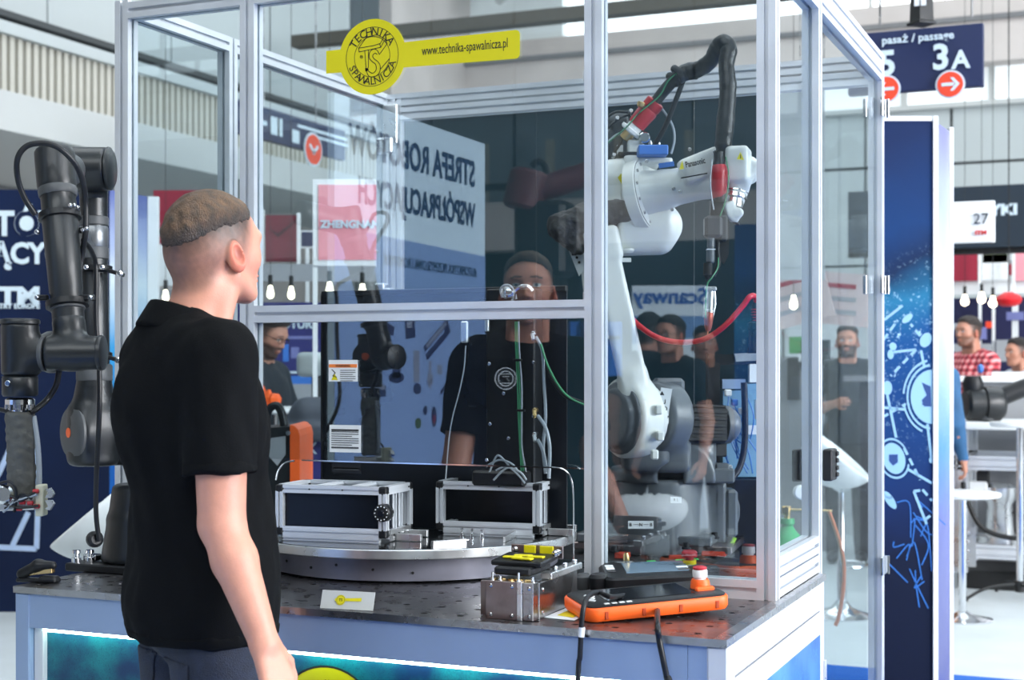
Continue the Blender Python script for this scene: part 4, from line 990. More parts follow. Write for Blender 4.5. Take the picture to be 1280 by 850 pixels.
# elbow body
el = U([s_box(Q(783, 236, 4.22), (.085, .07, .085), rot3(RT+UP*.12, FW), .03), s_cyl(Q(770, 283, 4.2), Q(838, 278, 4.2), .082, .02), s_box(Q(803, 300, 4.2), (.075, .06, .04), rot3(RT, FW), .025), s_box(Q(772, 250, 4.2), (.04, .05, .07), rot3(RT, FW), .01)], .022)
el = U([el, s_cyl(Q(826, 282, 4.14), Q(826, 282, 4.26), .062, .02)], .02)
el = SUB(el, s_box(Q(817, 300, 4.10), (.03, .02, .013), rot3(RT, FW), .004), .005)
el = SUB(el, s_box(Q(800, 292, 4.06), (.05, .03, .0015), rot3(RT, FW), .0005), .002)
rs('elbow_housing', el, [Q(752, 195, 4.2), Q(855, 330, 4.2)], .1, .0075, ROBW)
MB().lathe(ro(Q(784, 311, 4.14)), ro(Q(784, 317, 4.14)), [(0, .02), (.006, .02), (.012, .014)], 16).out('drain_plug', ROBW, wr_, True)
MB().tube([ro(Q(786, 249, 4.115)), ro(Q(791, 251, 4.105)), ro(Q(791, 262, 4.105)), ro(Q(789, 273, 4.115))], .0022, 6).out('cover_clip', BLACKM, wr_, True)
tri = [ro(Q(u, v, 4.125)) for u, v in ((776, 217), (786, 224), (779, 233), (772, 222))]
mk('warning_sticker', tri, [(0, 1, 2, 3)], YEL, wr_)
# forearm flange, tube and casting along the picture's right
fd = (RT*.88-FW*.40+UP*.17).normalized()
fa = Q(806, 243, 4.15)
MB().lathe(ro(fa-fd*.03), ro(fa), [(0, .100), (.02, .102), (.034, .102), (.038, .096)], 48).out('forearm_flange', ROBW, wr_, True)
MB().lathe(ro(fa), ro(fa+fd), [(0.004, .0985), (.008, .0985)], 48, False).out('flange_gap', BLACKM, wr_)
side = fd.orthogonal().normalized(); s2 = fd.cross(side)
for k in range(12):
    a_ = 2*PI*k/12; c = fa+fd*.008+side*math.cos(a_)*.086+s2*math.sin(a_)*.086; MB().cyl(ro(c), ro(c+fd*.004), .005, 8).out('flange_screw', BOLT, wr_)
f1 = fa+fd*.20; f2 = fa+fd*.30
tub = U([s_cone(fa, fa+fd*.05, .070, .056), s_cyl(fa, f1, .052, .01), s_cone(f1, f2, .050, .042)], .02)
f3 = Q(905, 238, 4.0)
cov = U([s_box(Q(876, 208, 4.03), (.058, .032, .036), rot3(RT+UP*.40, FW), .010), s_cone(Q(858, 232, 4.08), Q(905, 232, 4.02), .038, .034)], .010)
rs('forearm', U([tub, cov], .012), [fa, Q(915, 190, 4.0), Q(915, 250, 4.0)], .12, .0065, ROBW)
rs('top_bracket', U([s_box(Q(818, 202, 4.17), (.05, .03, .008), rot3(RT, FW), .004), s_box(Q(800, 205, 4.2), (.05, .05, .02), rot3(RT, FW), .008)], .006), [Q(815, 200, 4.18)], .12, .006, ROBW)
MB().box(ro(Q(833, 206, 4.10)), (.022, .002, .007), rot3(RT+UP*.15, FW), .001).out('blue_label', BLUEPL, wr_)
uvt = (RT+UP*.22).normalized(); pz = ro(Q(869, 203.5, 3.974))
text('Panasonic', 'maker_name', INK, .0225, frame(pz, RT*1.0+UP*.24, UP), wr_, .0008, bold=.03, sx=.62)
v = [ro(Q(u, w_, 3.975)) for u, w_ in ((849, 212), (855, 211), (853, 200))]; mk('warning_sticker', v, [(0, 1, 2)], YEL, wr_)
# wrist block
wk = U([s_box(Q(923, 207, 3.98), (.032, .045, .050), rot3(RT+UP*.0-FW*.3, FW+RT*.3), .012), s_cyl(Q(930, 222, 3.99), Q(937, 206, 3.99), .030, .01), s_box(Q(932, 218, 3.98), (.024, .036, .042), rot3(RT-UP*.5, FW), .014), s_cone(Q(921, 238, 3.98), Q(919, 250, 3.98), .033, .026)], .012)
rs('wrist_housing', wk, [Q(925, 215, 3.98)], .13, .005, ROBW)
MB().lathe(ro(Q(920, 240, 3.98)), ro(Q(917, 262, 3.97)), [(0, .034), (.004, .034), (.005, .030), (.014, .030), (.015, .033), (.02, .033), (.021, .024), (.045, .024)], 28).out('wrist_ring', CHROME, wr_, True)
rs('wrist_knuckle', U([s_box(Q(913, 262, 3.95), (.016, .016, .022), rot3(RT+UP*.3, FW), .006), s_box(Q(919, 270, 3.95), (.013, .014, .018), rot3(RT+UP*-.4, FW), .005), s_cyl(Q(923, 266, 3.93), Q(923, 266, 3.97), .014, .004)], .005), [Q(916, 264, 3.96)], .08, .0045, ROBW)
MB().cyl(ro(Q(921, 277, 3.95)), ro(Q(919, 280, 3.95)), .012, 14, .003).out('wrist_bolt', BLACKM, wr_)
p0 = Q(925, 197, 3.926); mk('warning_sticker', [ro(Q(u, v, 3.924)) for u, v in ((921, 199), (930, 200), (925.5, 190))], [(0, 1, 2)], YEL, wr_)
mk('warning_mark', [ro(Q(u, v, 3.923)) for u, v in ((925, 198), (926.4, 198), (926, 193), (925.4, 193))], [(0, 1, 2, 3)], INK, wr_)
# wire feed on the elbow: blue block, white foot, red coupling
MB().box(ro(Q(815.5, 189, 4.12)), (.042, .03, .014), rot3(RT, FW), .003).out('blue_block', BLUEPL, wr_)
for k in range(3): p = Q(803+k*10, 181, 4.17); MB().lathe(ro(p), ro(p)+Vector((0, 0, .012)), [(0, .006), (.006, .006), (.007, .004), (.012, .004)], 10).out('block_bolt', BOLT, wr_, True)
MB().box(ro(Q(792, 186, 4.19)), (.018, .02, .024), rot3(RT, FW), .004).out('white_block', ROBW, wr_)
MB().box(ro(Q(787, 194, 4.19)), (.035, .03, .006), rot3(RT, FW), .002).out('feed_plate', BLACKP, wr_)
MB().cyl(ro(Q(805, 173, 4.16))-FW*.02, ro(Q(805, 173, 4.16))+FW*.02, .016, 20, .003).out('feed_roller', CHROME, wr_)
ra, rb = Q(793, 159, 4.18), Q(819, 128, 4.16); dr = (rb-ra).normalized()
MB().lathe(ro(ra-dr*.02), ro(ra+dr*.02), [(0, .030), (.004, .034), (.012, .034), (.014, .022), (.04, .022)], 24).out('cable_collar', SHELL, wr_, True)
MB().cyl(ro(ra-dr*.045), ro(ra-dr*.018), .017, 16, .003).out('brass_coupling', BRASS, wr_)
MB().lathe(ro(ra+dr*.005), ro(rb), [(0, .020), (.004, .026), (.055, .029), (.062, .026), (.068, .028), (.088, .028), (.092, .020)], 24).out('red_coupling', RED, wr_, True)
MB().lathe(ro(Q(800, 134, 4.14)), ro(Q(803, 126, 4.14)), [(0, .008), (.006, .012), (.014, .012), (.016, .006)], 12).out('brass_coupling', BRASS, wr_, True)
def ru(u, v, D=4.15): return ro(Q(u, v, D))
MB().tube([ru(817, 131), ru(827, 117), ru(838, 104, 4.12), ru(848, 93, 4.10)], .0165, 14).out('cable_sleeve', BLACKP, wr_, True)
MB().tube([ru(850, 96, 4.14), ru(838, 108, 4.16), ru(822, 126, 4.18)], .012, 10).out('cable_sleeve', BLACKP, wr_, True)
sle = MB().tube([ru(846, 96, 4.10), ru(858, 90, 4.10), ru(874, 86, 4.08), ru(888, 76, 4.05), ru(896, 62, 4.03), ru(903, 54, 4.01), ru(911, 60, 4.00), ru(908, 80, 3.99), ru(910, 110, 3.98), ru(907, 150, 3.97), ru(904, 180, 3.97), ru(901, 203, 3.97)],
          lambda t: (.0235+.0012*math.sin(t*90)*math.sin(t*37)+.001*math.sin(t*17)) if t < .93 else .018, 14, 8)
sle.out('corrugated_sleeve', mat('matt black fabric sleeve', (.006, .007, .008), .36, 0, .2, 30, .25, 60), wr_, True)
for (u, v, D) in ((849, 89, 4.10), (843, 98, 4.12)): MB().lathe(ru(u-4, v+4, D), ru(u+4, v-4, D), [(0, .022), (.004, .025), (.012, .025), (.016, .022)], 16).out('sleeve_clamp', BLACKM, wr_, True)
MB().box(ru(864, 97, 4.10), (.02, .01, .004), rot3(RT, FW), .002).out('clamp_arm', BLACKM, wr_)
MB().tube([ru(855, 98, 4.11), ru(846, 122, 4.13), ru(833, 155, 4.15), ru(819, 181, 4.17)], .0075, 10).out('support_rod', BLACKP, wr_, True)
MB().tube([ru(820, 128, 4.17), ru(832, 142), ru(841, 158), ru(843, 175), ru(839, 192)], .0035, 8).out('grey_hose', GREYW, wr_, True)
for (m_, off) in ((GREENW, 0), (BLACKP, 2)):
    MB().tube([ru(852, 88-off, 4.08), ru(836, 100-off, 4.1), ru(824, 120-off, 4.12), ru(800, 140, 4.14), ru(784, 158, 4.14), ru(768, 172, 4.14), ru(758, 180, 4.14)], .0022, 6).out('wire', m_, wr_, True)
# bundle of cables and boxes behind the feeder
HB = mat('dark wire feeder case', (.02, .024, .028), .4, 0, .2, 20, .05, 80)
rs('feeder_body', U([s_box(Q(772, 195, 4.3), (.045, .05, .07), rot3(RT, FW), .01), s_cyl(Q(762, 160, 4.28), Q(785, 150, 4.28), .035, .01), s_box(Q(766, 225, 4.32), (.03, .05, .05), rot3(RT, FW), .01)], .008), [Q(772, 190, 4.3)], .16, .007, HB)
for pts in (((760, 160), (772, 150), (786, 144), (792, 155)), ((760, 178), (772, 168), (782, 168), (790, 172)), ((758, 200), (768, 190), (776, 178), (782, 160)), ((760, 146), (770, 140), (784, 140), (790, 136))):
    MB().tube([ru(u, v, 4.2) for u, v in pts], .004, 8).out('feeder_lead', BLACKP if pts[0][1] != 178 else GREYW, wr_, True)
for (u, v) in ((770, 150), (787, 141), (766, 196), (774, 203), (764, 214)):
    MB().cyl(ru(u, v, 4.2), ru(u+2, v-3, 4.18), .006, 10, .001).out('connector', BOLT, wr_, True)
MB().box(ru(775, 190, 4.23), (.009, .001, .02), rot3(RT, FW)).out('label', STK, wr_)
# padded black cable jacket at the elbow's left
jk = U([s_cone(Q(791, 265, 4.14), Q(765, 266, 4.14), .034, .034), s_cone(Q(765, 266, 4.14), Q(735, 270, 4.12), .032, .036), s_cone(Q(735, 270, 4.12), Q(702, 282, 4.12), .036, .036), s_cone(Q(700, 284, 4.12), Q(722, 308, 4.13), .034, .026)], .02)
rs('padded_cable_jacket', lambda p: jk(p)-.0035*wob(p, 95)-.003*wob(p, 190, 2), [Q(791, 262, 4.14), Q(698, 310, 4.12)], .06, .0045, mat('crumpled black fabric', (.012, .013, .014), .6, 0, .2, 30, .3, 120))
# torch hanging from the wrist
def tp(u, v): return ru(u, v, 3.93)
MB().lathe(tp(898, 190), tp(900, 252), [(0, .013), (.02, .013), (.03, .016), (.135, .02)], 18).out('torch_cable', BLACKP, wr_, True)
MB().lathe(tp(899, 205), tp(898, 250), [(0, .014), (.006, .020), (.020, .0225), (.075, .0225), (.09, .020), (.096, .014)], 24).out('red_grip', RED, wr_, True, )
for v in (212, 240): MB().tube([tp(893, v), tp(898, v+1)-FW*.018, tp(903, v)], .003, 6).out('grip_band', RED, wr_, True)
MB().tube([ru(907, 196, 3.92), ru(911, 220, 3.91), ru(907, 250, 3.91), ru(900, 270, 3.91)], .0017, 6).out('wire', GREENW, wr_, True)
MB().tube([ru(890, 200, 3.92), ru(888, 230, 3.91), ru(892, 262, 3.91)], .0022, 6).out('wire', GREYW, wr_, True)
DG2 = mat('grey torch mount', (.035, .04, .045), .4, .2, .08, 20)
MB().prism([tp(889, 250), tp(905, 250), tp(903, 270), tp(888, 270)], FW*.03).out('neck_block', BLACKP, wr_)
MB().box(ru(891, 284, 3.93), (.024, .022, .030), rot3(RT, FW), .008).out('torch_mount', DG2, wr_)
MB().box(ru(903, 286, 3.94), (.012, .024, .036), rot3(RT, FW), .006).out('torch_mount', DG2, wr_)
MB().prism([ru(905, 270, 3.95), ru(912, 270, 3.95), ru(911, 318, 3.95), ru(905, 330, 3.95), ru(898, 322, 3.95)], FW*.014).out('angle_bracket', BLACKM, wr_)
MB().lathe(tp(889, 291), tp(888, 328), [(0, .004), (.012, .004), (.014, .0105), (.038, .0105), (.039, .0095), (.042, .0095), (.043, .0115), (.078, .0115), (.082, .008)], 20).out('torch_body', ROBG, wr_, True)
MB().box(tp(888.5, 312)-FW*.0005, (.0115, .012, .0012), rot3(RT, FW)).out('scale_line', WHT, wr_)
MB().lathe(tp(885, 329), tp(884.5, 352), [(0, .012), (.032, .0125), (.036, .008), (.05, .005)], 20).out('torch_insulator', BLACKM, wr_, True)
MB().tube([tp(897, 290), tp(897, 315), tp(898, 330), tp(892, 345)], .0065, 10).out('wire', BLACKP, wr_, True)
MB().tube([ru(898, 322, 3.92), ru(897, 335, 3.91), ru(890, 347, 3.9), ru(884, 356, 3.9), ru(882, 380, 3.9), ru(882, 398, 3.9)], .0018, 6).out('wire', GREENW, wr_, True)
MB().box(tp(888, 361), (.016, .010, .006), rot3(RT, FW), .003).out('shroud_clamp', ALU2, wr_)
MB().lathe(tp(888, 364), tp(886, 400), [(0, .010), (.05, .0105), (.052, .0125), (.058, .0125), (.06, .010), (.083, .010)], 20).out('gas_shroud', ALU2, wr_, True)
MB().tube([tp(893, 362), tp(894, 380), tp(891, 396), tp(889, 404)], .0025, 6).out('water_tube', ALU2, wr_, True)
MB().tube([tp(882, 372), tp(881, 388), tp(880, 397)], .0045, 8).out('side_nozzle', ALU2, wr_, True)
MB().lathe(tp(886, 390), tp(885, 415), [(0, .0125), (.004, .013), (.02, .0125), (.04, .010), (.052, .006)], 20).out('copper_nozzle', mat('worn copper nozzle', srgb(180, 96, 84), .4, .6, .2, 60), wr_, True)
MB().cyl(tp(885, 414), tp(884.5, 418), .0015, 6).out('welding_wire', COPPER, wr_)
# red lead with its black connector
cb2 = tag(MB().tube([P(772, 378, D=4.22), P(784, 392, D=4.15), P(800, 408, D=4.1), P(822, 422, D=4.07), P(850, 428, D=4.05), P(880, 424, D=4.02), P(905, 408, D=4.0), P(928, 383, D=4.0), P(937, 371, D=4.0), P(944, 371, D=4.02), P(946, 382, D=4.03)], .0078, 12).out('red_welding_lead', REDC, None, True),
          'thick red cable sagging from the white robot arm to a black plug', 'cable')
MB().lathe(P(945, 378, D=4.03), P(944, 404, D=4.03), [(0, .009), (.004, .012), (.05, .013), (.058, .010)], 16).out('ribbed_boot', BLACKP, cb2, True)
for k in range(5): MB().lathe(P(945, 386+k*3.4, D=4.03), P(945, 388+k*3.4, D=4.03), [(0, .0128), (.001, .0142), (.003, .0142), (.004, .0128)], 16, False).out('boot_ring', RED, cb2, True)
MB().lathe(P(944, 402, D=4.03), P(944, 440, D=4.03), [(0, .014), (.004, .021), (.02, .021), (.022, .019), (.07, .019), (.076, .022), (.088, .022)], 24).out('plug', BLACKP, cb2, True)
# service unit with valves and blue tubes at the right rear, seen past the robot
su = thing('valve_cabinet', 'black framed unit with white blocks and blue air tubes behind the robot motor', 'cabinet', P(925, 640, D=4.45))
so = P(925, 640, D=4.45); so.z = 0
su.location = so
def sv(u, v, D=4.45): return P(u, v, D=D)-so
bf = MB
MB().prism([sv(885, 442), sv(900, 442), sv(900, 600), sv(885, 600)], FW*.05).out('frame_post', BLACKP, su)
MB().prism([sv(900, 443), sv(955, 443), sv(955, 456), sv(900, 456)], FW*.04).out('frame_bar', BLACKP, su)
MB().prism([sv(918, 442, 4.43), sv(962, 440, 4.43), sv(962, 450, 4.43), sv(920, 452, 4.43)], FW*.03).out('top_plate', ALU2, su)
MB().prism([sv(903, 474), sv(932, 474), sv(932, 486), sv(903, 486)], FW*.04).out('shelf', BLUEF, su)
MB().prism([sv(902, 600), sv(960, 600), sv(960, 900), sv(902, 900)], FW*.06).out('lower_case', BLACKP, su)
MB().prism([sv(937, 455, 4.44), sv(950, 455, 4.44), sv(950, 478, 4.44), sv(937, 478, 4.44)], FW*.03).out('white_block', SHELL, su)
MB().prism([sv(932, 480, 4.5), sv(962, 479, 4.5), sv(962, 596, 4.5), sv(904, 596, 4.5), sv(904, 488, 4.5), sv(932, 488, 4.5)], FW*.01).out('clear_cover', mat('pale blue plastic sheet', srgb(128, 170, 200), .3), su)
MB().prism([sv(934, 532, 4.44), sv(957, 532, 4.44), sv(957, 543, 4.44), sv(934, 543, 4.44)], FW*.03).out('white_block', SHELL, su)
MB().prism([sv(944, 500, 4.44), sv(956, 500, 4.44), sv(956, 524, 4.44), sv(944, 524, 4.44)], FW*.02).out('grey_box', ALU2, su)
MB().prism([sv(906, 533, 4.44), sv(922, 533, 4.44), sv(922, 540, 4.44), sv(906, 540, 4.44)], FW*.02).out('grey_box', ALU2, su)
MB().tube([sv(930, 478, 4.40), sv(931, 510, 4.40), sv(931, 550, 4.40), sv(926, 580, 4.39), sv(915, 598, 4.37), sv(903, 603, 4.36)], .010, 10).out('black_hose', BLACKP, su, True)
for i in range(14):
    random.seed(i+3); u0, v0 = 905+random.random()*26, 488+random.random()*60; u1, v1 = 905+random.random()*45, 540+random.random()*55
    MB().tube([sv(u0, v0, 4.42), sv((u0+u1)/2+8*random.uniform(-1, 1), (v0+v1)/2, 4.41), sv(u1, v1, 4.42)], .0022, 6).out('blue_tube', BLUEW, su, True)
for (u, v) in ((910, 491), (918, 503), (927, 514), (909, 515), (911, 585)): p = sv(u, v, 4.42); MB().box(p, (.010, .012, .010), rot3(RT, FW), .003).out('valve', SHELL if u != 918 else BLUEPL, su)
MB().tube([P(906, 692, D=4.3)-RB, P(914, 680, D=4.3)-RB, P(919, 672, D=4.3)-RB], .006, 8).out('green_earth_lead', mat('green yellow lead', srgb(150, 200, 50), .4), wr_, True)

for (u, v) in ((862, 187), (850, 240), (893, 190)): p = Q(u, v, 3.99); MB().cyl(ro(p), ro(p)-FW*.006, .005, 10, .001).out('cover_screw', BOLT, wr_)
MB().prism([ro(p) for p in (Q(851, 222, 3.985), Q(884, 216, 3.965), Q(884, 217.5, 3.965), Q(851, 223.5, 3.985))], -FW*.003).out('cover_seam', BLACKM, wr_)
MB().tube([ro(Q(u, v, 4.07)) for u, v in ((852, 212), (849, 222), (853, 232), (862, 238))], .0022, 6).out('cover_seam', BLACKM, wr_, True)
for (u, v, D) in ((842, 236, 4.06), (833, 186, 4.12), (808, 202, 4.08), (797, 262, 4.12), (840, 262, 4.10)):
    p = Q(u, v, D); MB().cyl(ro(p), ro(p)-FW*.006, .0055, 10, .001).out('casting_screw', BOLT, wr_)
MB().box(ro(Q(780, 325, 4.115)), (.02, .003, .006), rot3(RT, FW), .001).out('casting_rib', ROBW, wr_)
for (u, v) in ((752, 330), (757, 355)): p = Q(u, v, 4.07); MB().cyl(ro(p), ro(p)-FW*.006, .006, 10, .001).out('arm_screw', BOLT, wr_)
MB().tube([ro(Q(769, 372, 4.10)), ro(Q(776, 400, 4.10)), ro(Q(783, 425, 4.10)), ro(Q(790, 452, 4.11))], .0017, 6).out('wire', GREENW, wr_, True)
# ------------------------------------------------------------------ black collaborative robot on the bench's left end
CB = P(176, 722, D=3.62); CB.z = ZB
co = thing('collaborative_robot', 'black jointed collaborative robot arm on the left end of the bench beside the man', 'robot arm', CB)
KS = 1.075; co.location = CAM+(CB-CAM)*KS; co.scale = (KS, KS, KS); LZ = (ZB-co.location.z)/KS
def k3(u, v, D): return P(u, v, D=D)-CB
def cs(name, fn, pts, pad, h, m):
    lo, hi = bnd(pts, pad); return sdf(name, fn, lo, hi, h, m, co)
q = MB().box(Vector((-.03, -.01, .010+LZ)), (.115, .10, .010), None, .003).out('base_plate', BLACKP, co)
for (x, y) in ((-.125, -.09), (-.10, -.07), (.05, -.09)):
    MB().lathe((x, y, .02+LZ), (x, y, .05+LZ), [(0, .012), (.012, .012), (.013, .008), (.022, .008), (.023, .011), (.03, .010)], 14).out('base_bolt', CHROME, co, True)
MB().box((-.105, -.055, .030+LZ), (.02, .014, .008), None, .003).out('bright_clamp', CHROME, co)
cs('base', U([s_cyl((0, 0, .02+LZ), (0, 0, .17), .098, .01, .080), s_cyl((0, 0, .16), (0, 0, .25), .080, .012, .068)], .02), [(0, 0, .02), (0, 0, .26)], .12, .007, UR)
# shoulder: lateral joint and its round end cap
s0 = k3(150, 540, 3.62); 
ug = k3(118, 470, 3.54); ut = k3(117, 236, 3.56)
lax = (RT*-.75-FW*.65).normalized()
cs('shoulder_joint', U([s_cyl(s0+Vector((0, 0, -.08)), s0+Vector((0, 0, .06)), .066, .02), s_cyl(s0, k3(125, 540, 3.55), .062, .02)], .03), [s0], .16, .007, UR)
j = k3(117, 540, 3.55)
cs('upper_arm_joint', U([s_cyl(j+UP*-.082, j+UP*.06, .062, .016, .058), s_cyl(j-lax*.03, j+lax*.052, .066, .012), s_cone(j+UP*.03, ug, .058, .040)], .022), [j, ug], .12, .006, UR)
MB().lathe(j+lax*.048, j+lax*.064, [(0, .066), (.006, .066), (.012, .060), (.016, .040)], 36).out('joint_cap', URG, co, True)
MB().cyl(j+lax*.0635, j+lax*.0655, .012, 20).out('orange_dot', ORANGE, co)
d = (ut-ug).normalized(); L = (ut-ug).length
MB().lathe(ug-d*.03, ut, [(0, .041), (.045, .0405), (.055, .036), (.12, .036), (L*.45, .0345), (L*.46, .033), (L-.04, .033), (L+.02, .034)], 32).out('upper_arm_tube', UR, co, True)
MB().lathe(ug-d*.012, ug+d*.03, [(0, .0425), (.003, .0435), (.036, .0430), (.040, .040)], 32).out('grey_band', URG, co, True)
for (t, w_) in ((.62, .028), (.80, .020)):
    MB().lathe(ug+d*L*t, ut, [(0, .0335), (.002, .0355), (w_, .0355), (w_+.002, .0335)], 32).out('grey_band', URG, co, True)
MB().lathe(ug+d*L*.68, ut, [(0, .033), (.003, .0345), (.05, .0345), (.053, .033)], 32).out('polished_sleeve', mat('satin grey sleeve', (.16, .17, .18), .25, .6, .05, 6), co, True)
# elbow
e1 = k3(114, 212, 3.54); e2 = k3(68, 212, 3.12)
cs('elbow_upper', U([s_cone(e1, ut+d*-.02, .044, .034), s_cyl(k3(86, 211, 3.5), k3(136, 211, 3.5), .052, .008)], .016), [e1, ut], .16, .006, UR)
MB().lathe(k3(136, 211, 3.5), k3(141, 211, 3.5), [(0, .053), (.004, .052), (.009, .044)], 32).out('joint_cap', UR, co, True)
fg = k3(72, 238, 3.10); fe = k3(86, 404, 3.04)
cs('elbow_lower', U([s_cyl(k3(68, 186, 3.12), k3(71, 240, 3.10), .043, .012, .040), s_cyl(e2+(e1-e2).normalized()*.16, e2, .038, .01)], .014), [e2, fg], .14, .006, UR)
d = (fe-fg).normalized(); L = (fe-fg).length
MB().lathe(fg-d*.02, fe, [(0, .040), (.03, .0385), (.035, .0365), (.07, .0365), (.075, .038), (L-.05, .0345), (L-.045, .033), (L+.01, .033), (L+.02, .031)], 32).out('forearm_tube', UR, co, True)
MB().lathe(fg-d*.004, fg+d*.03, [(0, .0395), (.003, .041), (.016, .040), (.019, .038)], 32).out('grey_band', URG, co, True)
MB().lathe(fe-d*.045, fe, [(0, .0335), (.002, .036), (.016, .036), (.018, .0335)], 32).out('grey_band', URG, co, True)
def ring_clamp(c, ax_, r, parent=co):
    o = MB().lathe(c-ax_*.008, c+ax_*.008, [(0, r), (.002, r+.007), (.014, r+.007), (.016, r)], 28).out('ring_clamp', BLACKP, parent, True); return o
for (t, sd_) in ((.20, 1), (.86, 1)):
    c = fg+d*L*t; ring_clamp(c, d, .037)
for (u, v, D) in ((88, 257, 3.05), (93, 257, 3.06), (97, 260, 3.08), (104, 288, 3.08), (108, 286, 3.08), (47, 372, 3.02), (113, 372, 3.02), (47, 290, 3.04)):
    p = k3(u, v, D); MB().lathe(p, p-FW*.008, [(0, .0055), (.005, .0055), (.008, .003)], 10).out('clamp_screw', CHROME, co, True)
for (u0, u1, v, D) in ((100, 118, 372, 3.04), (46, 60, 372, 3.04), (96, 110, 288, 3.1)):
    MB().box((k3(u0, v, D)+k3(u1, v, D))/2, (abs(u1-u0)*D/FPX/2, .008, .006), rot3(RT, FW), .002).out('clamp_lug', BLACKP, co)
ax_u = (ut-ug).normalized()
for (v, x1) in ((336, 152), (444, 150)):
    c = k3(119, v, 3.545); ring_clamp(c, ax_u, .034)
    MB().box((k3(138, v+4, 3.52)+k3(x1, v+6, 3.52))/2, (.02, .008, .005), rot3(RT-UP*.3, FW), .002).out('clamp_lug', BLACKP, co)
    p = k3(x1-2, v+6, 3.50); MB().lathe(p, p-FW*.010, [(0, .008), (.006, .008), (.010, .004)], 12).out('clamp_screw', CHROME, co, True)
for u in (108, 128): p = k3(u, 334, 3.49); MB().lathe(p, p-FW*.008, [(0, .006), (.005, .006), (.008, .003)], 10).out('clamp_screw', CHROME, co, True)
# wrists
w0 = k3(90, 442, 3.03)
cs('wrist_housing', U([s_cone(fe, w0, .034, .034), s_cyl(k3(55, 442, 3.01), k3(126, 441, 3.03), .0355, .008)], .016), [k3(50, 442, 3.0), k3(128, 442, 3.03), fe], .06, .005, UR)
MB().lathe(k3(124, 441, 3.03), k3(131, 441, 3.03), [(0, .0365), (.005, .0375), (.009, .036), (.0115, .026)], 32).out('joint_cap', UR, co, True)
MB().lathe(k3(52, 442, 3.01), k3(58, 442, 3.01), [(0, .0362), (.003, .0368), (.006, .0368), (.009, .0362)], 32).out('grey_band', URG, co, True)
cs('second_wrist', U([s_cyl(k3(25, 403, 3.0), k3(25, 470, 3.0), .0385, .008, .0375), s_cyl(k3(25, 442, 3.0), k3(54, 442, 3.01), .034, .006)], .018), [k3(25, 400, 3.0), k3(25, 476, 3.0), k3(56, 442, 3.0)], .06, .005, UR)
MB().lathe(k3(25, 405, 3.0), k3(25, 399, 3.0), [(0, .040), (.006, .0405), (.010, .038), (.011, .03)], 32).out('joint_cap', UR, co, True)
md_ = Vector((.12, 1, 0)).normalized(); mp_ = k3(48, 440, 3.02)
MB().lathe(mp_, mp_+md_*.05, [(0, .03), (.03, .044), (.045, .044), (.05, .036)], 28).out('wrist_cap', UR, co, True)
MB().cyl(mp_+md_*.05, mp_+md_*.0515, .011, 16).out('orange_dot', ORANGE, co)
MB().lathe(k3(25, 470, 3.0), k3(25, 497, 3.0), [(0, .0365), (.002, .0345), (.004, .036), (.038, .036), (.042, .033)], 32).out('tool_joint', UR, co, True)
p = k3(10, 479, 2.965); MB().cyl(p, p-FW*.004, .006, 16, .001).out('round_button', CHROME, co)
MB().lathe(k3(25, 497, 3.0), k3(25, 515, 3.0), [(0, .024), (.004, .030), (.014, .030), (.0145, .024), (.022, .024), (.0225, .020), (.03, .020)], 24).out('tool_flange', CHROME, co, True)
for k in range(8):
    a_ = 2*PI*k/8; p = k3(25, 505, 3.0)+Vector((math.cos(a_)*.026, math.sin(a_)*.026, 0)); MB().cyl(p, p-UP*.012, .004, 8).out('flange_screw', BOLT, co)
GF = mat('grey crumpled fabric', srgb(84, 84, 80), .8, 0, .12, 30, .3, 90)
gs = s_cone(k3(25, 518, 3.0), k3(27, 612, 3.0), .027, .028)
gg = U([s_cyl(k3(25, 514, 3.0), k3(27, 620, 3.0), .029, .008, .026)], .0)
cs('fabric_sleeve', lambda p: gg(p)-.0028*wob(p, 80)-.002*wob(p*np.array([1, 1, 2.4], np.float32), 120, 3), [k3(25, 512, 3.0), k3(27, 622, 3.0)], .045, .0036, GF)
MB().tube([k3(42, 520, 3.0), k3(47, 555, 3.0), k3(49, 590, 3.0), k3(48, 615, 3.0)], .0055, 8).out('air_hose', GREYW, co, True)
# gripper
MB().box(k3(14, 630, 2.99), (.055, .02, .012), rot3(RT+UP*.04, FW), .002).out('gripper_body', ALU2, co)
MB().box(k3(52, 625, 2.98), (.008, .016, .032), rot3(RT, FW), .002).out('gripper_plate', mat('cream plate', srgb(196, 194, 170), .5), co)
for s_ in (-1, 1):
    MB().prism([k3(56, 624+s_*1.5, 2.97), k3(64, 624+s_*1.5, 2.97), k3(67, 624+s_*6, 2.97), k3(62, 624+s_*14, 2.97), k3(56, 624+s_*12, 2.97), k3(60, 624+s_*9, 2.97), k3(58, 624+s_*5, 2.97)], FW*.012).out('gripper_finger', ALU2, co)
for i, (u, v) in enumerate(((28, 628), (45, 614), (46, 633), (24, 636), (38, 629), (8, 612))):
    p = k3(u, v, 2.96); MB().cyl(p-RT*.006, p+RT*.006, .0045, 10, .001).out('red_fitting', RED, co, True)
for i, pts in enumerate((((0, 604), (12, 602), (20, 612), (18, 628), (6, 636)), ((0, 616), (14, 620), (26, 626), (44, 616)), ((4, 640), (18, 628), (34, 622), (46, 618)), ((2, 628), (20, 634), (36, 634), (48, 632)), ((18, 640), (22, 622), (30, 618), (40, 624)))):
    MB().tube([k3(u, v, 2.955) for u, v in pts], .0028, 8).out('thin_hose', (BLACKP, BLACKP, GREYW, BLACKP, BLACKP)[i], co, True)
MB().lathe(k3(4, 618, 2.96), k3(4, 618, 2.94), [(0, .018), (.006, .020), (.012, .014)], 20).out('camera_ring', CHROME, co, True)
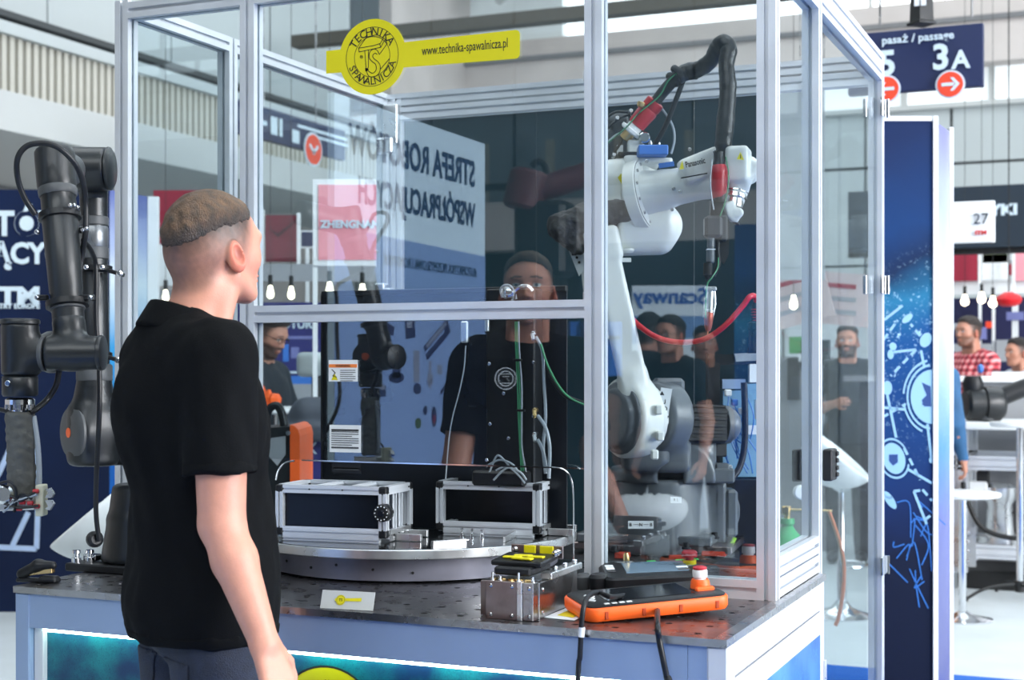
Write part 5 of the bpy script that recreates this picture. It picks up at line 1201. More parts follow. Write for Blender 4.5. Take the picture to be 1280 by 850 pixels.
# cables
def cab(nm, pts, r, m=BLACKP): MB().tube([k3(*p) for p in pts], r, 10, 7).out(nm, m, co, True)
cab('cable', [(44, 268, 3.06), (30, 246, 3.04), (22, 222, 3.02), (22, 198, 3.0), (33, 183, 3.0), (52, 179, 3.0), (72, 184, 3.0), (92, 202, 3.02), (103, 225, 3.05), (107, 255, 3.08), (107, 290, 3.08), (102, 320, 3.1), (99, 345, 3.1)], .0062)
cab('cable', [(104, 300, 3.12), (113, 312, 3.16), (119, 328, 3.2), (120, 350, 3.2), (120, 400, 3.2), (124, 460, 3.2), (124, 520, 3.2), (121, 580, 3.25), (120, 640, 3.3), (124, 676, 3.32)], .0058)
cab('cable', [(74, 463, 3.03), (70, 482, 3.03), (60, 498, 3.03), (46, 511, 3.0), (38, 516, 2.99)], .006)
cab('cable', [(0, 512, 3.0), (8, 514, 2.99), (16, 520, 2.98)], .005)
MB().lathe(k3(116, 674, 3.34), k3(126, 674, 3.30), [(0, .016), (.006, .019), (.018, .019), (.024, .012)], 18).out('cable_socket', BLACKP, co, True)

# ------------------------------------------------------------------ printed booth walls
def noise_mat(name, stops, scale=3.0, rough=.5, stretch=(1, 1, 1), spark=None):
    m = mat(name, stops[0][1], rough, 0, .02, 3, spec=.25); nt = m.node_tree; b = nt.nodes['Principled BSDF']; N = nt.nodes.new; L = nt.links.new
    tc = N('ShaderNodeTexCoord'); mp = N('ShaderNodeMapping'); mp.inputs['Scale'].default_value = stretch; L(tc.outputs['Object'], mp.inputs[0])
    nz = N('ShaderNodeTexNoise'); nz.inputs['Scale'].default_value = scale; nz.inputs['Detail'].default_value = 5; L(mp.outputs[0], nz.inputs['Vector'])
    r = N('ShaderNodeValToRGB'); e = r.color_ramp.elements
    e[0].position = stops[0][0]; e[0].color = (*stops[0][1], 1); e[1].position = stops[-1][0]; e[1].color = (*stops[-1][1], 1)
    for p_, c_ in stops[1:-1]: k = e.new(p_); k.color = (*c_, 1)
    L(nz.outputs[0], r.inputs[0]); L(r.outputs[0], b.inputs['Base Color']); return m
def grad_mat(name, z0, z1, stops, spark=0.0, rough=.45, warp=.12, slope=0.0, K_=1.0):
    """print whose colours run with height (object z between z0 and z1), wavy, with white speckles"""
    stops = [(p_, tuple(v_*K_ for v_ in c_)) for p_, c_ in stops]
    m = mat(name, (1, 1, 1), rough, 0, .02, 3, spec=.2); nt = m.node_tree; b = nt.nodes['Principled BSDF']; N = nt.nodes.new; L = nt.links.new
    tc = N('ShaderNodeTexCoord'); sp = N('ShaderNodeSeparateXYZ'); L(tc.outputs['Object'], sp.inputs[0])
    nz = N('ShaderNodeTexNoise'); nz.inputs['Scale'].default_value = 3.2; nz.inputs['Detail'].default_value = 3; L(tc.outputs['Object'], nz.inputs['Vector'])
    a1 = N('ShaderNodeMath'); a1.operation = 'MULTIPLY_ADD'; a1.inputs[1].default_value = warp*(z1-z0); L(nz.outputs[0], a1.inputs[0]); L(sp.outputs['Z'], a1.inputs[2])
    a2 = N('ShaderNodeMath'); a2.operation = 'MULTIPLY_ADD'; a2.inputs[1].default_value = -slope; L(sp.outputs['X'], a2.inputs[0]); L(a1.outputs[0], a2.inputs[2])
    mr = N('ShaderNodeMapRange'); mr.inputs[1].default_value = z0+warp*.5*(z1-z0); mr.inputs[2].default_value = z1+warp*.5*(z1-z0); L(a2.outputs[0], mr.inputs[0])
    r = N('ShaderNodeValToRGB'); e = r.color_ramp.elements
    e[0].position = stops[0][0]; e[0].color = (*stops[0][1], 1); e[1].position = stops[-1][0]; e[1].color = (*stops[-1][1], 1)
    for p_, c_ in stops[1:-1]: k = e.new(p_); k.color = (*c_, 1)
    L(mr.outputs[0], r.inputs[0]); last = r.outputs[0]
    if spark:
        v = N('ShaderNodeTexNoise'); v.inputs['Scale'].default_value = 55; v.inputs['Detail'].default_value = 6; v.inputs['Roughness'].default_value = .75; L(tc.outputs['Object'], v.inputs['Vector'])
        mk_ = N('ShaderNodeMapRange'); mk_.inputs[1].default_value = .57; mk_.inputs[2].default_value = .66; mk_.inputs[4].default_value = 1; L(v.outputs[0], mk_.inputs[0])
        bd = N('ShaderNodeValToRGB'); q = bd.color_ramp.elements; q[0].position = .42; q[0].color = (0, 0, 0, 1); q[1].position = .80; q[1].color = (0, 0, 0, 1); k = q.new(.66); k.color = (1, 1, 1, 1); L(mr.outputs[0], bd.inputs[0])
        mu = N('ShaderNodeMath'); mu.operation = 'MULTIPLY'; L(mk_.outputs[0], mu.inputs[0]); L(bd.outputs[0], mu.inputs[1])
        mx = N('ShaderNodeMix'); mx.data_type = 'RGBA'; L(mu.outputs[0], mx.inputs[0]); L(last, mx.inputs[6]); mx.inputs[7].default_value = (*srgb(190, 232, 250), 1); last = mx.outputs[2]
    L(last, b.inputs['Base Color']); return m
NAVYP = noise_mat('navy print left', [(.3, srgb(4, 16, 44)), (.7, srgb(8, 30, 68))], .8)
ICE = grad_mat('ice blue print', 0, 2.5, [(0, srgb(20, 80, 170)), (.35, srgb(30, 110, 200)), (.62, srgb(60, 160, 220)), (.78, srgb(220, 236, 246)), (.88, srgb(170, 186, 224)), (1, srgb(90, 104, 168))], 0, .4, K_=.7)
LETW = mat('white cut letters', srgb(200, 216, 226), .5, 0, .02, 3)
# left booth tower: navy front, pale side, white edge
lt = thing('booth_tower', 'navy booth tower with large white letters at the left edge, behind the black robot arm', 'booth wall')
lo_ = P(137, 459, D=8.6); lo_.z = 0; lt.location = lo_
uL = RT.copy(); uL = (RT*1.0-FW*.0)
lw_ = 1.05
def lq(x, z, y=0): return uL*x+FW*y+Vector((0, 0, z))
MB().prism([lq(-2.9, 0), lq(0, 0), lq(0, 2.5), lq(-2.9, 2.5)], FW*.05).out('front_print', NAVYP, lt)
sd_dir = (RT*.30+FW*.95); 
MB().prism([lq(.0, 0), lq(0, 0)+RT*.14+FW*.35, lq(0, 2.50)+RT*.14+FW*.35, lq(0, 2.5)], (0, 0, 0) if False else FW*.02).out('side_print', ICE, lt)
MB().prism([lq(0, 0)+RT*.14+FW*.34, lq(0, 0)+RT*.20+FW*.34, lq(0, 2.5)+RT*.20+FW*.34, lq(0, 2.5)+RT*.14+FW*.34], FW*.05).out('white_edge', SHELL, lt)
s8 = 8.6/FPX
def lxt(s, u_right, v, size, **k):
    M = frame(lq((u_right-137)*s8, 1.45+(Y0-v)*s8, -.004), RT, UP); return text(s, 'lettering', LETW, size, M, lt, .003, align='RIGHT', **k)
lxt('STREFA ROBOTÓW', 90, 281, .20, bold=.035, sx=.92); lxt('WSPÓŁPRACUJĄCYCH', 104, 318, .17, bold=.035, sx=.92)
lxt('ITM', 50, 371, .14, bold=.05, sx=1.25); lxt('INDUSTRY EUROPE', 50, 383, .040, bold=.03, sx=1.05)
def gl_line(a_, b_, w_=.05):
    p = lq((a_[0]-137)*s8, 1.45+(Y0-a_[1])*s8, -.006); q_ = lq((b_[0]-137)*s8, 1.45+(Y0-b_[1])*s8, -.006); d_ = (q_-p).normalized(); s_ = d_.cross(FW)*w_/2
    mk('white_outline', [p-s_, p+s_, q_+s_, q_-s_], [(0, 1, 2, 3)], mat('pale line print', srgb(170, 190, 220), .5), lt)
for a_, b_ in (((-20, 683), (46, 686)), ((46, 686), (49, 600)), ((49, 600), (38, 520)), ((36, 640), (16, 682)), ((0, 590), (22, 540)), ((-30, 640), (0, 590)), ((22, 540), (38, 522))): gl_line(a_, b_, .032)
# right booth tower with the globe print
rt_ = thing('booth_tower', 'tall blue booth tower printed with a globe and network circles, right of the enclosure', 'booth wall')
ro_ = P(1168, 459, D=6.2); ro_.z = 0; rt_.location = ro_
GLOBE = grad_mat('globe print', 0, 2.5, [(0, srgb(4, 22, 54)), (.28, srgb(4, 26, 62)), (.36, srgb(8, 54, 120)), (.55, srgb(10, 84, 160)), (.64, srgb(16, 100, 176)), (.71, srgb(44, 150, 200)), (.77, srgb(6, 48, 98)), (.83, srgb(8, 72, 138)), (1, srgb(12, 48, 104))], 1, .6, .10, .25, K_=.5)
s6 = 6.2/FPX
def rq(u, v, y=0): return RT*((u-1168)*s6)+FW*y+Vector((0, 0, 1.45+(Y0-v)*s6))
def rz(u, z, y=0): return RT*((u-1168)*s6)+FW*y+Vector((0, 0, z))
MB().prism([rz(1099, 0), rz(1166, 0), rz(1166, 2.5), rz(1099, 2.5)], FW*.04).out('front_print', GLOBE, rt_)
MB().prism([rz(1166, 0, -.01), rz(1172, 0, -.01), rz(1172, 2.52, -.01), rz(1166, 2.52, -.01)], FW*.05).out('white_edge', SHELL, rt_)
MB().prism([rz(1099, 2.5, -.005), rz(1168, 2.5, -.005), rz(1168, 2.52, -.005), rz(1099, 2.52, -.005)], FW*.05).out('white_edge', SHELL, rt_)
SIDEP = grad_mat('pale blue side print', 0, 2.5, [(0, srgb(96, 100, 150)), (.3, srgb(110, 120, 180)), (.45, srgb(90, 150, 210)), (.7, srgb(226, 240, 250)), (.8, srgb(190, 204, 236)), (1, srgb(132, 134, 190))], .4, .4, K_=.75)
MB().prism([rz(1172, 0, .02), rz(1213, 0, .29), rz(1213, 2.5, .29), rz(1172, 2.5, .02)], FW*.01).out('side_print', SIDEP, rt_)
MB().prism([rz(1212, 0, .28), rz(1217, 0, .28), rz(1217, 2.52, .28), rz(1212, 2.52, .28)], FW*.05).out('white_edge', SHELL, rt_)
PALE = mat('pale network print', srgb(140, 184, 212), .5, 0, .03, 6)
NAV2 = mat('navy icon print', srgb(16, 60, 120), .5, 0, .03, 6)
def disc(c, rx, ry, m, nm, y=-.003, seg=(0, 360), w_=None, tilt=0.0):
    n = 28; v = []; f = []
    for i in range(n+1):
        a_ = math.radians(seg[0]+(seg[1]-seg[0])*i/n)
        for s_ in ((1, ) if w_ is None else (1, 1-w_)):
            x = math.cos(a_)*rx*s_; z = math.sin(a_)*ry*s_
            x, z = x*math.cos(tilt)-z*math.sin(tilt), x*math.sin(tilt)+z*math.cos(tilt)
            v.append(rq(min(c[0]+x, 1165.4), c[1]-z, y))
    if w_ is None: f = [list(range(n+1))]
    else:
        for i in range(n): f.append((2*i, 2*i+1, 2*i+3, 2*i+2))
    return mk(nm, v, f, m, rt_)
def seg_(a_, b_, w_=.008, m=PALE, dash=False, y=-.0025):
    p = rq(*a_, y); q_ = rq(*b_, y); d_ = (q_-p); L_ = d_.length; d_.normalize(); s_ = d_.cross(FW)*w_/2
    ts = [(0, L_)] if not dash else [(i*.05, min(i*.05+.032, L_)) for i in range(int(L_/.05)+1)]
    v = []; f = []
    for t0, t1 in ts:
        if t1 <= t0: continue
        n = len(v); v += [p+d_*t0-s_, p+d_*t0+s_, p+d_*t1+s_, p+d_*t1-s_]; f.append((n, n+1, n+2, n+3))
    mk('network_line', v, f, m, rt_)
disc((1165, 496), 27, 34, PALE, 'network_disc'); disc((1165, 496), 32, 41, PALE, 'network_ring', seg=(95, 265), w_=.07); disc((1165, 496), 37, 47, PALE, 'network_ring', seg=(100, 175), w_=.06); disc((1165, 496), 37, 47, PALE, 'network_ring', seg=(195, 250), w_=.06)
mk('icon', [rq(u, v, -.004) for u, v in ((1152, 478), (1163, 483), (1164, 508), (1155, 508), (1152, 500), (1158, 494))], [(0, 1, 2, 3, 4, 5)], NAV2, rt_)
mk('icon', [rq(u, v, -.0042) for u, v in ((1153, 503), (1163, 505), (1163, 508), (1153, 506))], [(0, 1, 2, 3)], NAV2, rt_)
disc((1117, 573), 14, 20, PALE, 'network_disc', tilt=.3); disc((1117, 573), 19, 26, PALE, 'network_ring', seg=(20, 165), w_=.1, tilt=.3); disc((1117, 573), 19, 26, PALE, 'network_ring', seg=(190, 330), w_=.1, tilt=.3)
mk('icon', [rq(u, v, -.004) for u, v in ((1111, 568), (1122, 568), (1122, 578), (1116, 582), (1111, 576))], [(0, 1, 2, 3, 4)], NAV2, rt_)
disc((1157, 425), 7, 9.5, PALE, 'network_disc', tilt=-.5); disc((1113, 443), 4, 6, PALE, 'network_disc'); disc((1116, 433), 4.5, 5, PALE, 'network_disc', tilt=.4); disc((1109, 485), 6, 9, PALE, 'network_disc'); disc((1134, 398), 8, 4, PALE, 'network_disc', tilt=.7); disc((1164, 575), 3, 4, PALE, 'network_disc')
disc((1112, 625), 5, 13, PALE, 'network_disc', tilt=.6); disc((1109, 616), 5, 9, PALE, 'network_ring', seg=(90, 300), w_=.3, tilt=.6)
for a_, b_, dsh in (((1117, 440), (1145, 437), 0), ((1145, 437), (1113, 470), 1), ((1151, 438), (1155, 458), 0), ((1109, 494), (1120, 547), 0), ((1100, 509), (1132, 512), 0), ((1102, 522), (1132, 505), 1), ((1159, 530), (1164, 572), 0), ((1134, 586), (1165, 604), 0), ((1130, 560), (1150, 600), 1), ((1142, 614), (1158, 655), 0), ((1142, 614), (1150, 613), 0), ((1153, 612), (1165, 626), 1), ((1150, 420), (1138, 405), 1), ((1105, 400), (1128, 382), 0), ((1104, 425), (1122, 400), 1), ((1155, 650), (1165, 643), 1)): seg_(a_, b_, .011, PALE, bool(dsh))
random.seed(3)
for i in range(14):
    u, v = random.uniform(1104, 1160), random.uniform(625, 720)
    v3 = spline([rq(u, v, -.002), rq(u+random.uniform(-12, 20), v+random.uniform(-20, 25), -.002), rq(u+random.uniform(-15, 30), v+random.uniform(0, 50), -.002)], 6)
    q = MB()
    for a_, b_ in zip(v3[:-1], v3[1:]):
        s_ = (b_-a_).normalized().cross(FW)*.0025; q.add([a_-s_, a_+s_, b_+s_, b_-s_], [(0, 1, 2, 3)])
    mk('fine_line', [Vector((p.x, p.y, p.z)) for p in q.v], q.f, mat('mid blue print', srgb(40, 110, 190), .5) if i == 0 else bpy.data.materials['mid blue print'], rt_)

# pale banner wall, out of frame to the left, seen mirrored in the glass
BX = -2.03
bn = thing('banner_wall', 'pale blue banner wall reading of cooperating robots, mirrored in the front glass', 'banner', (BX, -2.9, 0))
TOPB = mat('pale sky print', srgb(208, 226, 236), .5, 0, .03, 1); LOWB = mat('mid blue print band', srgb(126, 152, 196), .5, 0, .04, 1.2)
yb_ = 1.40
def bq(y, z): return Vector((.0, y, z))
zc = 1.75
MB().prism([bq(0, 2.03), bq(yb_, 2.03), bq(yb_, 2.5), bq(0, 2.5)], (-.03, 0, 0)).out('upper_print', TOPB, bn)
MB().prism([bq(0, 0), bq(yb_, 0), bq(yb_, 2.03), bq(0, 2.03)], (-.03, 0, 0)).out('upper_print', TOPB, bn)
MB().prism([Vector((.0015, 0, .2)), Vector((.0015, yb_, .2)), Vector((.0015, yb_, 1.99)), Vector((.0015, 0, 1.97))], (-.001, 0, 0)).out('lower_print', LOWB, bn)
def bt(s, z, size, y0=.12, **k): return text(s, 'lettering', NAVYINK, size, frame(Vector((.004, y0, z)), (0, 1, 0), UP), bn, .001, align='LEFT', **k)
bt('STREFA ROBOTÓW', 2.335, .165, bold=.022, sx=.80); bt('WSPÓŁPRACUJĄCYCH', 2.145, .150, bold=.022, sx=.72); bt('AUTOMATYKA PRZEMYSŁOWA I ROBOTYKA', 1.885, .062, y0=.10, sx=.72)
# machine pictures printed on its lower half (flat pieces)
DP = mat('dark product print', srgb(30, 44, 84), .5, 0, .1, 12); MP = mat('grey product print', srgb(120, 128, 148), .5, 0, .1, 12); GP = mat('green product print', srgb(60, 84, 56), .5); RP = mat('red product print', srgb(110, 40, 70), .5)
def pic(u, v, w_, h_, m, sh='box', tilt=0.0, lay=0):
    """printed picture where its mirror image falls at (u, v)"""
    r = FW+RT*((u-640)/FPX)+UP*((Y0-v)/FPX)
    D = (BX-CAM.x)/r.x; p = CAM+r*D; y = -p.y+2.9; z = p.z; sc_ = D/FPX*1.9; sz = D/FPX
    n = 4 if sh == 'box' else 16; pts = []
    for i in range(n):
        if n == 4: a_, b_ = ((-1, -1), (1, -1), (1, 1), (-1, 1))[i]
        else: a_, b_ = math.cos(2*PI*i/n), math.sin(2*PI*i/n)
        a_, b_ = a_*w_/2*sc_, b_*h_/2*sz; pts.append(Vector((.003+lay*.0006, y-(a_*math.cos(tilt)-b_*math.sin(tilt)), z+a_*math.sin(tilt)+b_*math.cos(tilt))))
    mk('product_picture', pts, [tuple(range(n))], m, bn)
for a_ in ((476, 432, 40, 16, DP, 'box', -.55), (470, 424, 40, 10, MP, 'box', -.5, 1), (482, 408, 22, 12, DP, 'box', -.3, 2), (512, 410, 14, 26, DP, 'box', .1), (511, 404, 8, 12, MP, 'box', .1, 1), (546, 424, 40, 20, DP, 'box', .5), (545, 418, 34, 5, MP, 'box', .5, 1), (542, 428, 34, 3, LOWB, 'box', .5, 2),
           (495, 452, 14, 18, DP, 'o'), (495, 472, 22, 14, DP, 'o'), (495, 460, 12, 26, DP), (520, 458, 9, 40, MP), (521, 486, 12, 14, DP, 'o'), (537, 468, 4, 34, MP), (537, 474, 8, 14, MP, 'box', 0, 1), (549, 462, 8, 12, MP), (474, 489, 17, 14, DP), (474, 484, 14, 6, MP, 'box', 0, 1), (555, 484, 14, 5, DP, 'box', .6), (531, 513, 6, 12, DP, 'o'), (542, 521, 8, 26, DP, 'o'), (542, 524, 4, 12, RP, 'o', 0, 1), (522, 529, 9, 14, GP, 'o')): pic(*a_)
# ------------------------------------------------------------------ people
def lin(*c): return np.array(srgb(*c), np.float32)
SKIN = mat('skin', (1, 1, 1), .5, 0, .05, 60, .06, 300, vcol=True)
SKIN.node_tree.nodes['Principled BSDF'].inputs['Subsurface Weight'].default_value = .12
SKIN.node_tree.nodes['Principled BSDF'].inputs['Subsurface Radius'].default_value = (.012, .005, .003)
HAIRM = mat('hair', (1, 1, 1), .55, 0, .35, 160, .6, 400, vcol=True, stretch=(1, 1, .5))
def sstep(a, b, x): t = np.clip((x-a)/(b-a), 0, 1); return t*t*(3-2*t)
def head_sdf(c, R):
    """c = centre of the head, R = rotation (columns right, forward, up); returns sdf in body space"""
    M = np.array(R, dtype=np.float32); cc = V3(c)
    cr = [s_ell((0, -.011, .030), (.076, .092, .086)), s_ell((0, .028, .005), (.066, .068, .085)), s_ell((0, -.045, -.01), (.064, .062, .062))]
    face = [s_ell((0, .034, -.035), (.056, .058, .066)), s_ell((0, .042, -.075), (.045, .044, .036)), s_ell((0, .074, -.098), (.020, .017, .016)), s_ell((.038, .054, -.022), (.022, .026, .022)), s_ell((-.038, .054, -.022), (.022, .026, .022)),
            s_ell((0, .079, .024), (.050, .014, .013)), s_cone((.058, .005, -.055), (.03, .06, -.095), .014, .014), s_cone((-.058, .005, -.055), (-.03, .06, -.095), .014, .014)]
    nose = [s_cone((0, .086, .012), (0, .104, -.028), .0075, .0108), s_ell((.012, .096, -.034), (.008, .010, .007)), s_ell((-.012, .096, -.034), (.008, .010, .007))]
    base = U([U(cr, .03), U(face, .018)], .02)
    sock = U([s_ell((.032, .096, .003), (.019, .016, .011)), s_ell((-.032, .096, .003), (.019, .016, .011))], .001)
    eyes = U([s_cone((.032, .073, .003), (.0321, .073, .003), .0135, .0135), s_cone((-.032, .073, .003), (-.0321, .073, .003), .0135, .0135)], .0005)
    lids = U([s_ell((s*.032, .079, z), (.016, .010, .0038)) for s in (1, -1) for z in (.0115, -.0055)], .0005)
    lips = U([s_ell((0, .090, -.0575), (.023, .010, .0052)), s_ell((0, .089, -.0675), (.020, .010, .0062))], .002)
    ears = []
    for s in (1, -1):
        Re = rot3((s*.86, -.50, .08), (0.4*s, .9, .2))
        ear = SUB(s_ell((s*.080, -.008, -.017), (.0095, .0195, .034), Re), s_ell((s*.091, -.005, -.012), (.011, .0125, .022), Re), .003)
        ear = U([ear, s_ell((s*.077, .000, -.040), (.007, .010, .010))], .006); ears.append(ear)
    def f(p):
        q = (p-cc)@M
        d = smin(base(q), U(nose, .008)(q), .010); d = -smin(-d, sock(q), .010); d = smin(d, eyes(q), .001); d = smin(d, lids(q), .003); d = smin(d, lips(q), .004)
        for e in ears: d = smin(d, e(q), .005)
        return d
    cran = U(cr, .03)
    return f, (lambda p: cran((p-cc)@M)), (lambda p: (p-cc)@M)
HX = [-.13, -.075, -.055, -.03, -.012, .004, .022, .034, .046, .06, .12]; HZ = [-.085, -.085, -.075, -.035, .005, -.005, -.038, .012, .046, .072, .078]
def head_col(hair, skin, beard=0.0, side=.55, bald=0.0):
    hair = np.array(hair, np.float32); skin = np.array(skin, np.float32)
    def f(q):
        x, y, z = q[:, 0], q[:, 1], q[:, 2]; ax = np.abs(x)
        c = np.tile(skin, (len(q), 1))
        def mix(m, col): 
            nonlocal c; m = np.clip(m, 0, 1)[:, None]; c = c*(1-m)+np.array(col, np.float32)*m
        mix(.35*sstep(.035, .0, np.hypot(ax-.045, z+.03))*(y > .03), skin*np.array([1.05, .78, .74], np.float32))
        ear_ = sstep(.0775, .0815, ax)*(np.abs(y+.006) < .034)*(np.abs(z+.017) < .04); mix(.75*ear_, skin*np.array([1.0, .55, .48], np.float32))
        m = sum(sstep(-.012, .014, z-np.interp(y+dy, HX, HZ)) for dy in (-.012, -.006, 0, .006, .012))/5*(1-ear_)
        den = side+(1-side)*sstep(-.01, .062, z)+.25*sstep(-.05, -.10, y)*sstep(.0, .06, z+.04)
        n = .5+.5*wob(q, 900)*wob(q, 560, 3); patch = .86+.10*wob(q, 70, 5)+.10*wob(q, 260, 2)
        k = np.clip(den*patch, 0, 1)*(.84+.16*n); mix(m*(1-(1-k)**2), hair)
        mix(.6*(ax > .076)*sstep(1.1, .5, np.hypot((y+.003)/.009, (z+.013)/.014)), (.22, .05, .04))  # shade of the ear hollow put into the skin colour
        if beard:
            b = sstep(.012, -.012, z+.035)*sstep(.0, .02, y)*(1-sstep(.0, .012, .016-np.abs(z+.062))*(ax < .018))
            mb = (np.abs(z+.047) < .006)*(ax < .026)*(y > .06)
            mix(beard*np.clip(b+mb, 0, 1), hair)
        mix(.85*sstep(.0045, .002, np.abs(z-.0265-.10*(ax-.012)*(ax < .036)+.18*np.maximum(ax-.036, 0)))*(ax > .012)*(ax < .050)*(y > .05), hair)
        d = np.hypot(ax-.032, z-.003)
        mix((d < .0118)*(y > .078)*(np.abs(z-.003) < .0062), (.72, .70, .68)); mix((d < .0055)*(y > .08), (.10, .14, .18)); mix((d < .0024)*(y > .08), (.01, .01, .01))
        mix(.4*((np.abs(z+.0625) < .011)*(ax < .024)*(y > .082)), skin*np.array([.85, .50, .48], np.float32)); mix(.9*((np.abs(z+.0622) < .0014)*(ax < .024)*(y > .08)), (.12, .04, .035))
        mix(.8*((np.hypot(ax-.007, (z+.041)*1.5) < .0035)*(y > .095)), (.16, .06, .05))
        return np.clip(c, 0, 1)
    return f
def hand_prims(w, f, n, t, curl=(20, 30, 20), s=1.0):
    """w wrist, f finger direction, n palm-facing direction, t thumb side"""
    w = Vector(w); f = Vector(f).normalized(); n = Vector(n); n = (n-f*n.dot(f)).normalized(); t0 = Vector(t); t = (t0-f*t0.dot(f)-n*t0.dot(n)).normalized()
    axr = f.cross(n); pr = []; palm = []
    for i, (off, L, r) in enumerate(((.029, .072, .0088), (.010, .080, .009), (-.009, .074, .0086), (-.027, .058, .0076))):
        k = w+(f*.092+t*off-f*abs(off-.008)*.25)*s
        palm.append(s_cone(w+(f*.012+t*off*.55)*s, k, .0155*s, .0115*s))
        d = f.copy(); p = k
        for (fr, cu) in zip((.46, .30, .24), curl):
            d = Matrix.Rotation(math.radians(cu+i*3), 3, axr) @ d; q = p+d*L*fr*s; pr.append((p.copy(), q.copy(), r*s, (r-.0008)*s)); p = q
    th = [w+(f*.020+t*.022)*s, w+(f*.050+t*.048+n*.012)*s, w+(f*.080+t*.054+n*.024)*s, w+(f*.102+t*.050+n*.034)*s]
    pal = U(palm, .012)
    fing = [s_cone(a, b, ra, rb) for a, b, ra, rb in pr]+[s_cone(th[0], th[1], .014*s, .011*s), s_cone(th[1], th[2], .0105*s, .0095*s), s_cone(th[2], th[3], .0095*s, .008*s)]
    fs = [U(fing[i*3:i*3+3], .003) for i in range(4)]+[U(fing[12:], .003)]
    def g(p):
        d = pal(p); 
        for q in fs: d = smin(d, q(p), .003)
        return d
    return g, [w, w+f*.19*s, w+t*.06*s, w-t*.04*s, w+n*.08*s]
def person(label, loc, rz, H=1.8, shirt=None, pants=None, hair=(60, 42, 32), skin=(190, 136, 114), beard=0.0, side=.6, top=.012, hands=True, group=None,
           elbR=(.235, -.03, 1.15), wriR=(.255, .05, .91), elbL=(-.235, -.03, 1.15), wriL=(-.255, .05, .91), hr=.0055, br=.013, cr_=.012,
           head_rot=None, head_off=(0, .045, 0), sleeve=.58, fat=1.0, lean=0.0, legs=True, glasses=False, shR=(.178, -.005, 1.455), shL=(-.178, -.005, 1.455), apron=None, tophair=None, long_sleeve=False, main=False):
    s = H/1.81; t = thing('person', label, 'person', loc, rz, group)
    def S_(p): return Vector(p)*s
    def T(p): p = Vector(p); k = max(0, p.z-.95); return Vector((p.x, p.y+lean*k, p.z))*s
    c = T((head_off[0], head_off[1]+.0, 1.692+head_off[2])); R = head_rot or Matrix.Identity(3)
    hf, cran, hl = head_sdf(c, R)
    nb = T((0, -.022, 1.45)); nk = c+R @ Vector((0, -.030, -.075)); 
    neck = [s_cone(nb, nk, .064*s, .057*s), s_cone(nk, c+R @ Vector((0, -.035, -.03)), .057*s, .055*s), s_cone(T((.05, .03, 1.47)), c+R @ Vector((.045, .0, -.07)), .022, .020), s_cone(T((-.05, .03, 1.47)), c+R @ Vector((-.045, .0, -.07)), .022, .020)]
    hc = head_col(srgb(*hair), srgb(*skin), beard, side)
    torso = U([s_ell(T((0, 0, .98)), V3((.168*fat, .122*fat, .14))*s), s_ell(T((0, .012, 1.13)), V3((.152*fat, .122*fat, .16))*s), s_ell(T((0, .004, 1.32)), V3((.176, .128, .19))*s), s_ell(T((0, -.028, 1.38)), V3((.155, .098, .13))*s),
               s_cone(T((-.14, -.012, 1.455)), T((.14, -.012, 1.455)), .062*s, .062*s), s_cone(T((.03, -.025, 1.50)), T((.15, -.012, 1.468)), .055*s, .05*s), s_cone(T((-.03, -.025, 1.50)), T((-.15, -.012, 1.468)), .055*s, .05*s)], .04)
    sk = np.array(srgb(*skin), np.float32)
    def arm(sh, el, wr): return U([s_cone(T(sh), T(el), .056*s, .045*s), s_cone(T(el), T(el).lerp(T(wr), .3), .042*s, .043*s), s_cone(T(el).lerp(T(wr), .3), T(wr), .043*s, .027*s)], .012)
    extra = []
    # arms with hands, as further skin of the same body
    for (sh, el, wr, sg) in ((shR, elbR, wriR, 1), (shL, elbL, wriL, -1)):
        a = arm(sh, el, wr); d = (T(wr)-T(el)).normalized(); inn = Vector((-sg, 0, 0))
        if abs(d.x) > .7: inn = Vector((0, -1, 0))
        hg, hp_ = hand_prims(T(wr)-d*.01, d, inn*.9+Vector((0, -.2, 0)), Vector((0, 1, 0)) if abs(d.y) < .8 else Vector((0, 0, 1)), s=s*.98)
        if hands:
            both = (lambda a, hg: lambda p: smin(a(p), hg(p), .012))(a, hg); lo, hi = bnd([T(sh), T(el), T(wr)]+hp_, .07*s)
            extra.append(nets(both, lo, hi, .0045 if main else .0085))
        else:
            lo, hi = bnd([T(sh), T(el), T(wr)], .07*s); extra.append(nets(a, lo, hi, br*.8))
    lo, hi = bnd([T((-.2, -.13, .9)), T((.2, .14, 1.5))], .05); extra.append(nets(OFF(torso, -.018), lo, hi, .02))
    if legs:
        lg_ = U([s_cone(S_((.092, 0, .93)), S_((.10, .012, .50)), .085*s, .056*s), s_cone(S_((-.092, 0, .93)), S_((-.10, .012, .50)), .085*s, .056*s), s_cone(S_((.10, .012, .50)), S_((.105, -.02, .10)), .055*s, .038*s), s_cone(S_((-.10, .012, .50)), S_((-.105, -.02, .10)), .055*s, .038*s)], .008)
        lo, hi = bnd([S_((-.2, -.1, .05)), S_((.2, .1, 1.0))], .06); extra.append(nets(OFF(lg_, -.012), lo, hi, .022))
    lo, hi = bnd([c+R @ Vector((.10, .12, .13)), c-R @ Vector((.10, .13, .14)), nb], .03)
    hn = U([hf, U(neck, .02)], .015)
    def colr(p):
        q = hl(p); cc_ = hc(q); body_ = (q[:, 2] < -.13) | (ln(q) > .19); cc_[body_] = sk; return cc_
    sdf('body', hn, lo, hi, hr, SKIN, t, colr, extra)
    # hair on top
    limT = lambda y: np.interp(y, [-.13, -.09, -.05, 0, .05, .075, .12], [.006, .026, .046, .056, .066, .090, .10])
    hcol = srgb(*(tophair or hair)); hA = np.array(hcol, np.float32)
